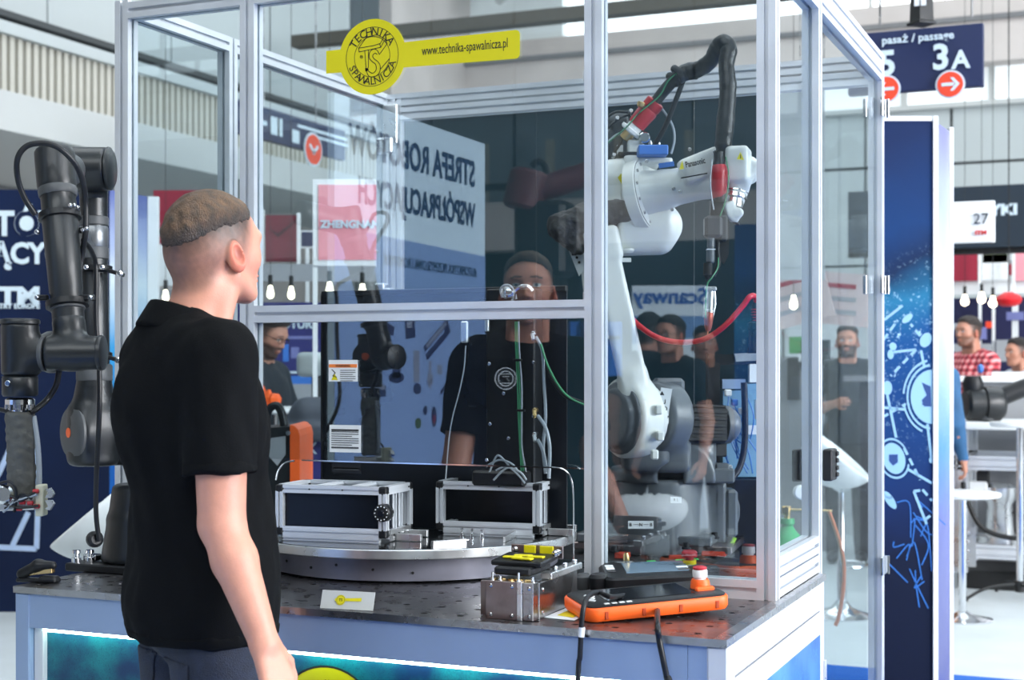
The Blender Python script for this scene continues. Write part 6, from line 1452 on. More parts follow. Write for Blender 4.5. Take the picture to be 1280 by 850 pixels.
    def hs_(p):
        q = hl(p); g = q[:, 2]-limT(q[:, 1]); th = top*sstep(-.012, .030, g)+.0012
        d = cran(p)-th-.0022*wob(q*np.array([1, .35, 1], np.float32), 150)*sstep(0, .02, g)-.6*top*sstep(.03, .085, q[:, 1])
        return np.maximum(d, -g*.8-.006+.0028*wob(q, 330, 4)+.0028*wob(q, 90, 6))
    if top > 0:
        lo, hi = bnd([c+R @ Vector((.10, .13, .15)), c-R @ Vector((.10, .14, .0))], .03)
        sdf('hair', hs_, lo, hi, hr*1.05, HAIRM, t, lambda p: np.clip((np.array(srgb(*hair), np.float32)*(1-sstep(-.004, .035, hl(p)[:, 2]-limT(hl(p)[:, 1])))[:, None]*1.25+hA*sstep(-.004, .035, hl(p)[:, 2]-limT(hl(p)[:, 1]))[:, None])*(1+.5*wob(hl(p), 140, 8)[:, None]*np.array([1, .9, .8], np.float32)), 0, 1))
    # shirt
    sl = []
    for (sh, el, wr, sg) in ((shR, elbR, wriR, 1), (shL, elbL, wriL, -1)):
        if long_sleeve:
            sl.append(U([s_cone(T(sh), T(el), .070*s, .056*s), s_cone(T(el), T(el).lerp(T(wr), .93), .056*s, .038*s)], .01))
        else:
            e_ = T(sh).lerp(T(el), sleeve+.12); d = (T(el)-T(sh)).normalized()
            sl.append(INT(s_cone(T(sh), e_, .072*s, .068*s), s_half(T(sh).lerp(T(el), sleeve), d), .004))
    fold = lambda p: .0065*wob(p*np.array([1, 1, .45], np.float32), 26, 1)+.0032*wob(p*np.array([1, 1, .6], np.float32), 62, 2)
    tz = OFF(torso, .016*s)
    low = s_ell(T((0, .022, .98)), V3((.182*fat, .139*fat, .26))*s)
    sb = U([tz, low], .03); sb = INT(sb, s_half((0, 0, .905*s), (0, 0, -1)), .004)
    allsh = U([sb]+sl, .022)
    if main:
        for (sh, el) in ((shR, elbR), (shL, elbL)):
            d = (T(el)-T(sh)).normalized(); e1_ = T(sh).lerp(T(el), sleeve); e0_ = T(sh).lerp(T(el), sleeve+.14)
            cf = INT(INT(s_cone(T(sh), e0_, .0735*s, .0695*s), s_half(e1_+d*.001, d), .002), s_half(e1_-d*.020, -d), .002)
            cf2 = lambda p, cf=cf: cf(p)-fold(p)*.9; lo, hi = bnd([e1_], .11); sdf('sleeve_cuff', cf2, lo, hi, .0045, shirt, t)
        hb = INT(INT(OFF(sb_pre := U([OFF(torso, .016*s), low], .03), .002), s_half((0, 0, .904*s), (0, 0, -1)), .002), s_half((0, 0, .928*s), (0, 0, 1)), .002)
        lo, hi = bnd([T((-.2, -.16, .9)), T((.2, .17, .94))], .03); sdf('hem_band', lambda p: hb(p)-fold(p), lo, hi, .006, shirt, t)
    neckcut = OFF(U(neck[:2], .01), .004)
    shf = SUB(lambda p: allsh(p)-fold(p), INT(neckcut, s_half(T((0, 0, 1.50)), (0, 0, -1)), .002), .004)
    lo, hi = bnd([T((-.3, -.2, .88)), T((.3, .25, 1.55)), T(elbR), T(elbL)]+([T(wriR), T(wriL)] if long_sleeve else []), .06)
    sdf('shirt', shf, lo, hi, br if not main else .0075, shirt, t)
    col_ = U([s_cone(nb+Vector((0, .0, .035))*s, nk+Vector((0, -.006, -.0))*s, .104*s, .076*s)], 0)
    if main or apron == 'collar':
        n_ = Vector((0, .42, 1)).normalized(); cc2 = nb+Vector((0, -.01, .118))*s; cl = INT(INT(OFF(col_, .0), s_half(cc2, n_), .004), s_half(cc2-n_*.058, -n_), .004)
        cl = SUB(cl, OFF(U(neck[:2], .01), .004), .002); lo, hi = bnd([nb, nk], .12); sdf('collar', cl, lo, hi, .005, shirt, t)
    if legs:
        lj = U([s_ell(S_((0, .012, .95)), V3((.158*fat, .116*fat, .12))*s), s_cone(S_((.085, .012, .91)), S_((.10, .012, .50)), .094*s, .072*s), s_cone(S_((-.085, .012, .91)), S_((-.10, .012, .50)), .094*s, .072*s), s_cone(S_((.10, .012, .50)), S_((.105, -.02, .07)), .072*s, .060*s), s_cone(S_((-.10, .012, .50)), S_((-.105, -.02, .07)), .072*s, .060*s)], .012)
        lj = INT(lj, s_half(S_((0, 0, .935)), (0, 0, 1)), .003)
        lo, hi = bnd([S_((-.22, -.14, .02)), S_((.22, .14, 1.02))], .05)
        sdf('trousers', lambda p: lj(p)-.004*wob(p*np.array([1, 1, .7], np.float32), 34, 4), lo, hi, br if not main else .010, pants, t)
        if main:
            for sx_ in (.085, -.085):
                pk = INT(lambda p: lj(p)-.004*wob(p*np.array([1, 1, .7], np.float32), 34, 4)-.0035, s_box(S_((sx_, -.16, .80)), (.062, .09, .075), None, .01), .002)
                lo, hi = bnd([S_((sx_, -.12, .80))], .11); sdf('back_pocket', pk, lo, hi, .0045, pants, t)
        for sg in (1, -1):
            sf = INT(U([s_ell(S_((sg*.108, .06, .045)), V3((.046, .135, .05))*s), s_ell(S_((sg*.106, -.03, .07)), V3((.042, .055, .06))*s)], .03), s_half((0, 0, .004), (0, 0, -1)), .003)
            lo, hi = bnd([S_((sg*.108, -.09, 0)), S_((sg*.108, .2, .14))], .05); sdf('shoe', sf, lo, hi, .010, BLACKP, t)
    if glasses:
        q = MB()
        for sg in (1, -1):
            pts = [c+R @ Vector((sg*.032+.022*math.cos(2*PI*k/12), .098, .002+.016*math.sin(2*PI*k/12))) for k in range(13)]
            q.tube(pts, .0022, 6, 2); q.tube([c+R @ Vector((sg*.054, .096, .006)), c+R @ Vector((sg*.078, .02, .008))], .002, 6, 1)
        q.tube([c+R @ Vector((-.01, .10, .004)), c+R @ Vector((.01, .10, .004))], .002, 6, 1)
        q.out('glasses', BLACKP, t, True)
    return t, T, c, R
def to_local(p, loc, rz):
    return Matrix.Rotation(-rz, 3, 'Z') @ (Vector(p)-Vector(loc))
POLO = mat('black polo cotton', (.0040, .0044, .0050), .9, 0, .15, 40, .25, 500, spec=.10)
JEANS = mat('dark navy denim', srgb(34, 40, 54), .85, 0, .3, 50, .4, 400)
# the visitor watching the cell
f_dir = Vector((.53, .848, 0)); mrz = math.atan2(-f_dir.x, f_dir.y)
ml = P(246, 459, D=2.96); ml.z = 0
sR = P(284, 447, D=2.80); eR = P(281, 655, D=2.765); wR = P(331, 806, D=2.70)
L_ = lambda p: tuple(to_local(p, ml, mrz))
sl_, el_, wl_ = L_(sR), L_(eR), L_(wR)
hR = Matrix.Rotation(math.radians(13), 3, 'Z') @ Matrix.Rotation(math.radians(5), 3, 'X')
man, TT, hc_, hR_ = person('man with cropped fair-brown hair in a black polo shirt, standing with his back to us', ml, mrz, 1.81, POLO, JEANS, hair=(44, 34, 28), skin=(196, 138, 116),
    side=.46, top=.007, tophair=(84, 62, 42), hr=.0028, br=.009, cr_=.010, main=True, head_off=(0, .060, -.002), head_rot=hR, elbR=el_, wriR=wl_, shR=(sl_[0], sl_[1], sl_[2]), elbL=(-.225, .05, 1.15), wriL=(-.20, .16, .93), shL=(-.172, .0, 1.455), lean=-.03, sleeve=.70, fat=1.02)
# round white chest logo and a tiny chest mark
lgm = MB()
def chest(x, z): 
    return TT((x, .150, z))
for r0 in (.034, .024):
    for i in range(28):
        a0, a1 = 2*PI*i/28, 2*PI*(i+1)/28
        v = [chest(-.085+math.cos(a)*r, 1.415+math.sin(a)*r) for a, r in ((a0, r0), (a1, r0), (a1, r0-.0028), (a0, r0-.0028))]; lgm.add(v, [(0, 1, 2, 3)])
for a_, b_ in (((-.010, .006), (.010, .006)), ((-.003, .006), (-.003, -.010)), ((.002, .002), (.010, -.008)), ((-.018, .014), (.018, .014)), ((-.018, -.014), (.018, -.014))):
    lgm.add([chest(-.085+a_[0], 1.415+a_[1]-.001), chest(-.085+b_[0], 1.415+b_[1]-.001), chest(-.085+b_[0], 1.415+b_[1]+.001), chest(-.085+a_[0], 1.415+a_[1]+.001)], [(0, 1, 2, 3)])
lgm.out('chest_logo', WHT, man)
# ------------------------------------------------------------------ signs, booths and visitors around the cell
NAVYS = mat('navy sign board', srgb(8, 28, 72), .6, 0, .03, 2); GRN = mat('dull green', srgb(60, 140, 70), .5)
REDS = mat('crimson panel', srgb(150, 26, 52), .5, 0, .05, 2); PINKS = mat('rose panel', srgb(236, 150, 160), .5, 0, .03, 2); ORS = mat('orange red arrow disc', srgb(226, 66, 34), .5)
PURP = mat('violet blue print', srgb(40, 40, 104), .5, 0, .1, 3); VIOL = mat('lilac grey print', srgb(112, 116, 168), .5, 0, .12, 3); DKH = mat('dark slate header', srgb(16, 34, 48), .5)
GREYB = mat('grey counter', srgb(150, 152, 156), .6, 0, .04, 3); BULB = mat('warm lamp', (1, .9, .7), .5, emit=((1.0, .86, .62), 6.0)); BEIGE = mat('beige poster', srgb(196, 178, 176), .6, 0, .05, 4)
def yq(u, v, Y): return P(u, v, Y=Y)
def board(t, nm, u0, v0, u1, v1, Y, m, th=.04, org=None):
    """upright board in a plane of constant y, given by two picture corners"""
    a = yq(u0, v0, Y); b = yq(u1, v1, Y); o_ = org or Vector((0, 0, 0))
    return MB().bb(Vector((a.x, Y, b.z))-o_, Vector((b.x, Y+th, a.z))-o_, .002).out(nm, m, t)
def btxt(t, s, u, v, Y, size, m=None, org=None, **k):
    p = yq(u, v, Y-.006); return text(s, 'lettering', m or LETW, size, frame(p-(org or Vector((0, 0, 0))), (1, 0, 0), UP), t, .002, **k)
def at(u, D): q_ = P(u, 459, D=D); q_.z = 0; return q_
def face_to(dx, dz): d = RT*dx+FW*dz; return math.atan2(-d.x, d.y)
# hanging passage sign
O = yq(1165, 70, 4.9); O.z = 0
sg = thing('passage_sign', 'navy hanging sign reading pasaż passage with 5 and 3A and arrows', 'sign', O)
a = yq(1060, 40, 4.9); b = yq(1229, 108, 4.9)
MB().bb(Vector((a.x, 4.9, 2.975))-O, Vector((b.x, 4.96, 3.315))-O, .003).out('board', NAVYS, sg)
z5 = 3.19
def st(s, u, z, size, m=LETW, **k): p = yq(u, 70, 4.892); return text(s, 'lettering', m, size, frame(Vector((p.x, 4.892, z))-O, (1, 0, 0), UP), sg, .002, **k)
st('pasaż / passage', 1147, 3.262, .060, bold=.02, sx=1.05); st('5', 1109, 3.13, .19, bold=.03); st('3', 1176, 3.14, .19, bold=.03); st('A', 1201, 3.12, .135, bold=.03)
for u, s_ in ((1108, -1), (1188, 1)):
    p = yq(u, 70, 4.885); c = Vector((p.x, 4.885, 2.99))-O
    q = MB().cyl(c, c+Vector((0, -.01, 0)), .078, 32).out('disc_rim', LETW, sg); MB().cyl(c+Vector((0, -.01, 0)), c+Vector((0, -.014, 0)), .068, 32).out('arrow_disc', ORS, q)
    f_ = lambda x, z: c+Vector((s_*x, -.017, z))
    mk('arrow', [f_(-.045, -.009), f_(.02, -.009), f_(.02, .009), f_(-.045, .009), f_(0.0, -.036), f_(.018, -.036), f_(.050, 0), f_(.018, .036), f_(0, .036), f_(.028, 0)], [(0, 1, 2, 3), (4, 5, 6, 9), (9, 6, 7, 8)], LETW, q)
for u in (1100, 1215): p = yq(u, 20, 4.93); MB().cyl(Vector((p.x, 4.93, 3.36))-O, Vector((p.x, 4.93, 8.9))-O, .006, 8).out('hanger', STEEL, sg)
lp = yq(1152, 10, 4.6)
hl_ = thing('hanging_lantern', 'black square hanging lantern above the navy passage sign', 'lamp', lp)
MB().lathe((0, 0, -.09), (0, 0, .4), [(0, .075), (.012, .08), (.02, .062), (.24, .055), (.25, .05)], 4).out('housing', BLACKM, hl_)
MB().bb((-.030, -.056, .0), (.030, -.052, .06)).out('label', STK, hl_); MB().cyl((0, 0, .15), (0, 0, 4.3), .012, 8).out('cord', BLACKM, hl_)
# far booth on the right
def booth(nm, label, u, Y):
    o_ = yq(u, 459, Y); o_.z = 0; return thing(nm, label, 'booth', o_), o_
t, O = booth('exhibition_booth', 'far exhibition booth on the right with dark lettered header and navy walls', 1240, 9.6)
board(t, 'header', 1060, 240, 1330, 306, 9.6, DKH, .1, O); btxt(t, 'ROBOTYKI', 1272, 262, 9.6, .125, None, O, bold=.05, align='RIGHT', sx=1.2)
board(t, 'header_lip', 1060, 306, 1330, 314, 9.7, BLACKM, .1, O)
MB().bb(Vector((yq(1190, 400, 12.6).x-1.6, 12.6, 0))-O, Vector((yq(1420, 400, 12.6).x, 12.7, yq(1240, 372, 12.6).z))-O).out('rear_wall', mat('deep violet navy wall', srgb(14, 16, 62), .6, 0, .15, 1.5), t)
for (u0, v0, u1, v1, m_) in ((1150, 312, 1222, 351, REDS), (1268, 312, 1310, 350, PINKS), (1226, 318, 1262, 350, SHELL), (1228, 316, 1260, 328, mat('pale green print', srgb(206, 220, 170), .5)), (1260, 330, 1266, 344, REDS), (1190, 351, 1330, 366, SHELL)): board(t, 'panel', u0, v0, u1, v1, 12.4 if v0 != 351 else 12.5, m_, .04, O)
for u in (1223, 1265, 1240, 1269): board(t, 'post', u, 312 if u in (1223, 1265) else 372, u+3.5, 440, 12.2, SHELL, .05, O)
for (u0, v0, u1, v1, m_) in ((1190, 404, 1215, 412, GREYB), (1215, 409, 1233, 424, VIOL), (1258, 390, 1280, 400, VIOL), (1245, 425, 1280, 452, GREYB), (1190, 430, 1240, 440, GREYB), (1232, 402, 1240, 410, ORS)): board(t, 'display_panel', u0, v0, u1, v1, 12.15, m_, .03, O)
for (u, v, Y, w_) in ((1206, 376, 9.0, 'leftmost of three, beside the booth tower'), (1227, 373, 9.0, 'middle and highest of three'), (1241, 378, 8.8, 'rightmost of three, next to the red lampshade')):
    p = yq(u, v, Y); l = thing('pendant_bulb', 'warm bulb over the far right booth, '+w_, 'lamp', p, group='warm bulbs over the right booth')
    MB().lathe((0, 0, -.04), (0, 0, .05), [(0, .008), (.012, .027), (.035, .033), (.06, .022), (.09, .013)], 14).out('bulb', BULB, l, True)
    MB().cyl((0, 0, .05), (0, 0, .12), .014, 8).out('socket', BLACKM, l); MB().cyl((0, 0, .12), (0, 0, 9.1-p.z), .002, 6).out('cord', BLACKM, l)
p = yq(1261, 374, 8.5); l = thing('red_lampshade', 'round red lampshade hanging in the far right booth', 'lamp', p)
MB().lathe((0, 0, -.055), (0, 0, .06), [(0, .05), (.02, .085), (.05, .1), (.08, .085), (.11, .03)], 20).out('shade', mat('bright red shade', srgb(214, 16, 30), .5), l, True); MB().cyl((0, 0, .06), (0, 0, 9.1-p.z), .005, 6).out('cord', BLACKM, l)
p = P(1216, 278, D=8.6)
n27 = thing('number_sign', 'white square sign numbered 27 beside the right booth tower', 'sign', Vector((p.x, p.y, 0)))
O = Vector((p.x, p.y, 0)); board(n27, 'board', 1180, 253, 1243, 302, p.y, SHELL, .06, O)
btxt(n27, '27', 1226, 274, p.y-.004, .088, mat('dark grey lettering', srgb(40, 50, 60), .5), O); btxt(n27, 'ITM', 1226, 291, p.y-.004, .032, mat('red lettering', srgb(210, 40, 40), .5), O, bold=.05, sx=1.25)
MB().bb(Vector((yq(1183, 300, p.y).x, p.y, 0))-O, Vector((yq(1186, 300, p.y).x, p.y+.03, 2.2))-O).out('post', SHELL, n27)
# white shell bar stools
def stool(label, loc, rz, s=1.0, grp=None):
    t = thing('bar_stool', label, 'stool', loc, rz, grp)
    sh = SUB(s_ell((0, 0, .94), (.235, .235, .20)), s_ell((0, .0, .965), (.207, .207, .19)), .008)
    sh = INT(sh, s_half((0, .0, .945), (0, .85, 1)), .012)
    sdf('seat_shell', sh, (-.28, -.28, .70), (.28, .28, 1.2), .0095, SHELL, t)
    MB().lathe((0, 0, .02), (0, 0, .76), [(0, .03), (.3, .024), (.31, .018), (.7, .018), (.74, .08)], 16).out('stem', CHROME, t, True)
    MB().lathe((0, 0, 0), (0, 0, .1), [(0, .205), (.008, .205), (.02, .15), (.05, .06), (.09, .03)], 28).out('base', CHROME, t, True)
    MB().tube([Vector((math.sin(a)*.13, .02+math.cos(a)*.13, .30)) for a in [PI*k/8-PI/2 for k in range(9)]], .010, 8, 2).out('footrest', CHROME, t, True); return t
p = P(1052, 770, Z=0); st1 = stool('white shell bar stool on a chrome stem, seen through the open right door pane', p, face_to(1, -.3))
q = P(122, 700, D=5.3); q.z = 0; st2 = copy_tree(st1); st2.location = q; st2.rotation_euler.z = face_to(-1, -.15); st2['label'] = 'white shell bar stool behind the bench, left of the black robot base'
q = PM(800, 640, 8.0); q.z = 0; st3 = copy_tree(st1); st3.location = q; st3.rotation_euler.z = math.radians(150); st3.scale = (1.12, 1.12, .72); st3['label'] = 'low white shell chair mirrored in the glass before the robot base'
# round white bar table at the right
p = P(1203, 775, Z=0)
bt_ = thing('bar_table', 'round white bar table half hidden behind the right booth tower', 'table', p)
MB().lathe((0, 0, .70), (0, 0, .74), [(0, .16), (.012, .21), (.028, .215), (.034, .2)], 32).out('table_top', SHELL, bt_, True); MB().cyl((0, 0, .02), (0, 0, .71), .022, 12).out('pole', CHROME, bt_); MB().lathe((0, 0, 0), (0, 0, .05), [(0, .17), (.01, .17), (.03, .06), (.05, .03)], 28).out('base', CHROME, bt_, True)
# tall table leg at the picture's right edge
p = P(1275, 752, Z=0); tl = thing('tripod_table', 'chrome poled table with spread black feet at the right edge', 'table', p)
MB().cyl((0, 0, .10), (0, 0, 1.08), .022, 14).out('pole', CHROME, tl, True); MB().lathe((0, 0, 1.08), (0, 0, 1.12), [(0, .17), (.01, .18), (.03, .18)], 32).out('table_top', SHELL, tl, True); MB().cyl((0, 0, .06), (0, 0, .13), .035, 14, .006).out('hub', BLACKM, tl, True)
for k in range(4):
    a_ = k*PI/2+.5; d_ = Vector((math.cos(a_), math.sin(a_), 0)); MB().tube([d_*.02+Vector((0, 0, .11)), d_*.2+Vector((0, 0, .09)), d_*.33+Vector((0, 0, .03)), d_*.34+Vector((0, 0, .008))], .010, 8).out('foot', BLACKM, tl, True)
# workstation: slotted frame, white top, black robot joint
p = P(1262, 700, D=9.6); p.z = 0; WO = p
ws = thing('robot_workstation', 'slotted aluminium workstation with a white top and steel corner plates, at right', 'workstation', WO)
xw0, xw1 = -.36, .75; zt_ = 1.02
def wsz(v): return 1.45+(Y0-v)*9.6/FPX
MB().bb((xw0-.05, -.35, wsz(535)), (xw1, .45, wsz(526)), .004).out('top', SHELL, ws)
for x in (xw0+.08, xw0+.52):
    for y in (-.3, .35): profile('upright', (x, y, .12), (x, y, wsz(536)), ws, .09, .045, nu=2, nv=1)
for z in (wsz(576), .26):
    for y in (-.3, .35): profile('rail', (xw0, y, z), (xw1, y, z), ws, .045, .09, nu=1, nv=2, uax=(0, 1, 0))
for x in (xw0+.10, xw0+.60):
    MB().bb((x-.06, -.335, .16), (x+.08, -.325, .42)).out('corner_plate', ALU2, ws)
    for k in range(4):
        for l in range(2):
            c = Vector((x-.02+l*.05, -.336, .20+k*.06)); MB().lathe(c, c-Vector((0, .008, 0)), [(0, .012), (.005, .012), (.008, .006)], 10).out('bolt', CHROME, ws, True)
MB().bb((xw0+.05, -.2, .0), (xw1-.1, .35, .12), .01).out('foot_frame', BLACKM, ws)
MB().bb((xw0+.3, .12, .35), (xw1-.1, .32, .62), .02).out('control_box', mat('dark control box', (.03, .03, .035), .5, 0, .3, 8), ws)
MB().tube([Vector((xw0+.10, -.34, wsz(600))), Vector((xw0+.12, -.37, .62)), Vector((xw0+.22, -.36, .42)), Vector((xw0+.42, -.36, .36)), Vector((xw0+.6, -.35, .40)), Vector((xw0+.72, -.35, .6))], .016, 8).out('cable', BLACKM, ws, True)
br_ = thing('small_robot', 'black robot joint with an arm reaching right, resting on the white-topped workstation', 'robot arm', Vector((WO.x, WO.y, 0))+Vector((-.12, 0, wsz(526)))); wz = br_.location.z
def bz(u, v): return P(u, v, D=9.5)-br_.location
MB().lathe(bz(1206, 505), bz(1254, 505), [(0, .09), (.02, .11), (.10, .11), (.105, .10), (.12, .10), (.125, .115), (.22, .115), (.25, .09)], 28).out('joint', UR, br_, True)
MB().cyl(bz(1232, 526), bz(1232, 508), .07, 20, .01).out('base', URG, br_, True); MB().tube([bz(1250, 497), bz(1272, 488), bz(1300, 478)], .06, 14, 3).out('arm', BLACKP, br_, True)
MB().lathe(bz(1216, 470), bz(1216, 492), [(0, .05), (.05, .07), (.1, .06)], 16).out('head', BLACKP, br_, True); MB().cyl(bz(1223, 461), bz(1228, 461), .03, 12, .005).out('blue_button', BLUEPL, br_, True)
ms = thing('white_machine', 'white and dark machine standing under the small robot on the workstation', 'machine', Vector((WO.x-.05, WO.y-.08, .305)))
MB().lathe((0, -.05, 0), (0, -.05, .5), [(0, .14), (.04, .14), (.05, .09), (.25, .08), (.3, .11), (.36, .11), (.38, .07)], 20).out('body', ALU2, ms, True); MB().box((-.13, -.1, .34), (.06, .05, .06), None, .01).out('valve', SHELL, ms)
MB().box((-.10, -.1, .42), (.04, .04, .05), None, .01).out('dark_valve', BLACKM, ms)
# far white counter with papers
p = P(1262, 470, D=10.3); co2 = thing('white_counter', 'white topped counter in front of the man in the plaid shirt', 'counter', Vector((p.x, p.y, 0)))
z_ = p.z; MB().bb((-.35, -.3, z_-.04), (1.2, .2, z_)).out('top', SHELL, co2); MB().bb((-.28, -.2, 0), (1.1, .15, z_-.04)).out('body', GREYB, co2)
MB().bb((-.1, -.25, z_), (.35, .0, z_+.03)).out('box', STK, co2)
# ---- seen through the door pane
p = P(1010, 495, D=11.5); O = Vector((p.x, p.y, 0)); gc = thing('grey_display_wall', 'grey display wall and counter behind the bearded visitor in dark clothes', 'booth wall', O)
def gq(u, v): return P(u, v, Y=p.y)-O
MB().bb(Vector((gq(975, 0).x, 0, 0)), Vector((gq(1042, 0).x, .3, gq(0, 442).z if False else 1.53))).out('counter', GREYB, gc)
MB().bb(Vector((gq(975, 0).x-.2, 1.2, 0)), Vector((gq(1100, 0).x, 1.3, 2.0))).out('rear_wall', mat('pale grey booth wall', srgb(190, 196, 200), .6), gc)
for (u0, v0, u1, v1, m_) in ((988, 421, 1003, 442, GRN), (1003, 425, 1038, 460, DKH), (986, 448, 1000, 500, BLACKM), (1000, 440, 1030, 452, STK)): 
    a, b = gq(u0, v0), gq(u1, v1); MB().bb((a.x, -.05, b.z), (b.x, .0, a.z)).out('display', m_, gc)
for i, (u, v, w_, h_, tl_) in enumerate(((1000, 368, .19, .19, -.25), (1030, 372, .30, .17, .1))):
    p2 = P(u, v, D=9.5); pt = thing('hanging_poster', ('beige poster hanging crooked behind the left bar of the door', 'wide beige poster hanging inside the door pane')[i], 'poster', p2)
    MB().box((0, 0, 0), (w_/1, .008, h_/1), Matrix.Rotation(tl_, 3, 'Y')).out('sheet', BEIGE, pt)
    for k in range(3): MB().box((0, -.010, h_*.5-k*h_*.5), (w_*.7, .002, .015), Matrix.Rotation(tl_, 3, 'Y')).out('print_line', REDS if k == 0 else GREYB, pt)
    MB().cyl((0, 0, h_*.9), (0, 0, 9.1-p2.z), .004, 6).out('hanging_cord', STEEL, pt)
p = P(992, 379, D=9); l = thing('pendant_bulb', 'glowing bulb seen between the right front posts of the enclosure', 'lamp', p); MB().lathe((0, 0, -.04), (0, 0, .05), [(0, .008), (.012, .022), (.035, .026), (.06, .018), (.09, .012)], 14).out('bulb', BULB, l, True); MB().cyl((0, 0, .05), (0, 0, 9.1-p.z), .002, 6).out('cord', BLACKM, l)
t, s3, D = None, None, None
c = P(995, 230, D=8.8); O = Vector((c.x, c.y, 0)); gp2 = thing('grey_banner', 'tall grey banner hanging beyond the enclosure, seen between its two right posts', 'banner', O)
MB().prism([P(955, 350, D=8.8)-O, P(1031, 350, D=8.8)-O, P(1031, 104, D=8.8)-O, P(955, 104, D=8.8)-O], FW*.02).out('sheet', mat('mid grey banner cloth', srgb(140, 145, 147), .7), gp2)
for u in (960, 1026): q = P(u, 104, D=8.8)-O; MB().cyl(q, Vector((q.x, q.y, 9.1)), .006, 6).out('hanging_cord', STEEL, gp2)
# gas cylinder with its valve and copper hose
p = P(984, 760, D=5.9); p.z = 0
gz = thing('gas_cylinder', 'green-shouldered gas cylinder with a white label and brass valve behind the bench', 'gas cylinder', p)
gt = P(988, 648, D=5.9).z
MB().lathe((0, 0, 0), (0, 0, gt), [(0, .07), (.02, .078), (gt-.24, .078), (gt-.235, .078)], 24).out('body', mat('grey cylinder paint', srgb(170, 172, 170), .5), gz, True)
MB().lathe((0, 0, gt-.235), (0, 0, gt), [(0, .085), (.09, .083), (.15, .066), (.185, .036), (.205, .022), (.215, .03), (.235, .028)], 24).out('green_shoulder', mat('green cylinder shoulder', srgb(30, 150, 84), .4), gz, True)
MB().bb((-.05, -.082, gt-.30), (.05, -.075, gt-.17)).out('label', STK, gz); MB().box((.02, -.084, gt-.24), (.016, .002, .016), Matrix.Rotation(.785, 3, 'Y')).out('green_diamond', mat('green diamond', srgb(20, 140, 80), .5), gz)
MB().lathe((0, 0, gt), (0, 0, gt+.05), [(0, .012), (.03, .012), (.05, .016)], 12).out('valve', BRASS, gz, True)
def gq2(u, v, D=5.9): return P(u, v, D=D)-p
MB().cyl(gq2(982, 637), gq2(1040, 639), .006, 10).out('brass_tube', BRASS, gz, True); MB().box(gq2(983, 638), (.016, .014, .018), None, .004).out('brass_block', BRASS, gz)
MB().lathe(gq2(1000, 615)+FW*.01, gq2(1000, 615)-FW*.03, [(0, .028), (.03, .030), (.035, .024)], 20).out('pressure_gauge', SHELL, gz, True)
MB().tube([gq2(1036, 639), gq2(1042, 655), gq2(1050, 680), gq2(1055, 710), gq2(1053, 745), gq2(1048, 772), gq2(1044, 782)], .008, 8).out('copper_hose', COPPER, gz, True)
# ---- seen through the left panes
sx0 = -6.3
O = P(350, 160, X=sx0); O.z = 0; ds = thing('direction_sign', 'long navy hanging direction sign seen through the upper left panes', 'sign', O)
ya, yb2 = P(289, 150, X=sx0).y, P(428, 150, X=sx0).y; z0_, z1_ = P(428, 201, X=sx0).z, P(428, 164, X=sx0).z
MB().bb((-.03, ya-O.y, z0_), (.03, yb2-O.y, z1_), .003).out('board', NAVYS, ds)
for (u, w_, zz, h_) in ((300, .1, .6, .3), (340, .14, .5, .4), (346, .08, .5, .4), (366, .12, .35, .3), (400, .9, .72, .07), (408, .7, .52, .06), (318, .3, .5, .1)):
    y_ = P(u, 180, X=sx0).y-O.y; zc_ = z0_+(z1_-z0_)*zz; MB().bb((.031, y_-w_/2, zc_-h_*.2), (.034, y_+w_/2, zc_+h_*.2)).out('symbol', LETW, ds)
y_ = P(386, 180, X=sx0).y-O.y; c = Vector((.04, y_, z0_+.02)); q = MB().cyl(c, c+Vector((.01, 0, 0)), .16, 28).out('disc_rim', LETW, ds); MB().cyl(c+Vector((.01, 0, 0)), c+Vector((.014, 0, 0)), .14, 28).out('arrow_disc', ORS, q)
for s_ in (1, -1): MB().box(c+Vector((.016, s_*.03, .0)), (.002, .06, .016), Matrix.Rotation(s_*.7, 3, 'X')).out('arrow_stroke', LETW, q)
for y_ in (ya+.5, yb2-.5): MB().cyl((0, y_-O.y, z1_), (0, y_-O.y, 9), .008, 6).out('hanger', STEEL, ds)
def flatsign(nm, label, u0, v0, u1, v1, D, m, cat='sign', border=0, pole=True):
    c = P((u0+u1)/2, (v0+v1)/2, D=D); o_ = Vector((c.x, c.y, 0)); t = thing(nm, label, cat, o_)
    def s3(u, v, y=0): return P(u, v, D=D)-o_+FW*y
    if border:
        MB().prism([s3(u0-border, v1+border), s3(u1+border, v1+border), s3(u1+border, v0-border), s3(u0-border, v0-border)], FW*.03).out('white_frame', SHELL, t)
    MB().prism([s3(u0, v1, -.006), s3(u1, v1, -.006), s3(u1, v0, -.006), s3(u0, v0, -.006)], FW*.012).out('panel', m, t)
    return t, s3, D
t, s3, D = flatsign('framed_sign', 'rose red sign in a broad white frame seen through the left rear pane', 398, 231, 478, 325, 7.6, PINKS, border=7)
text('ZHENGNAN', 'lettering', LETW, .055, frame(s3(438, 281, -.014), RT, UP), t, .001, bold=.04)
MB().prism([s3(391, 334), s3(396, 334), s3(396, 700), s3(391, 700)], FW*.03).out('post', SHELL, t)
t, s3, D = flatsign('red_picture', 'dark red picture panel hanging left of the rose red sign', 332, 269, 371, 327, 9.8, mat('dark red picture', srgb(110, 30, 48), .4, 0, .35, 3), 'picture')
MB().prism([s3(325, 330), s3(330, 330), s3(330, 262), s3(325, 262)], FW*.03).out('white_edge', SHELL, t); MB().prism([s3(371, 330), s3(375, 330), s3(375, 266), s3(371, 266)], FW*.03).out('white_edge', SHELL, t)
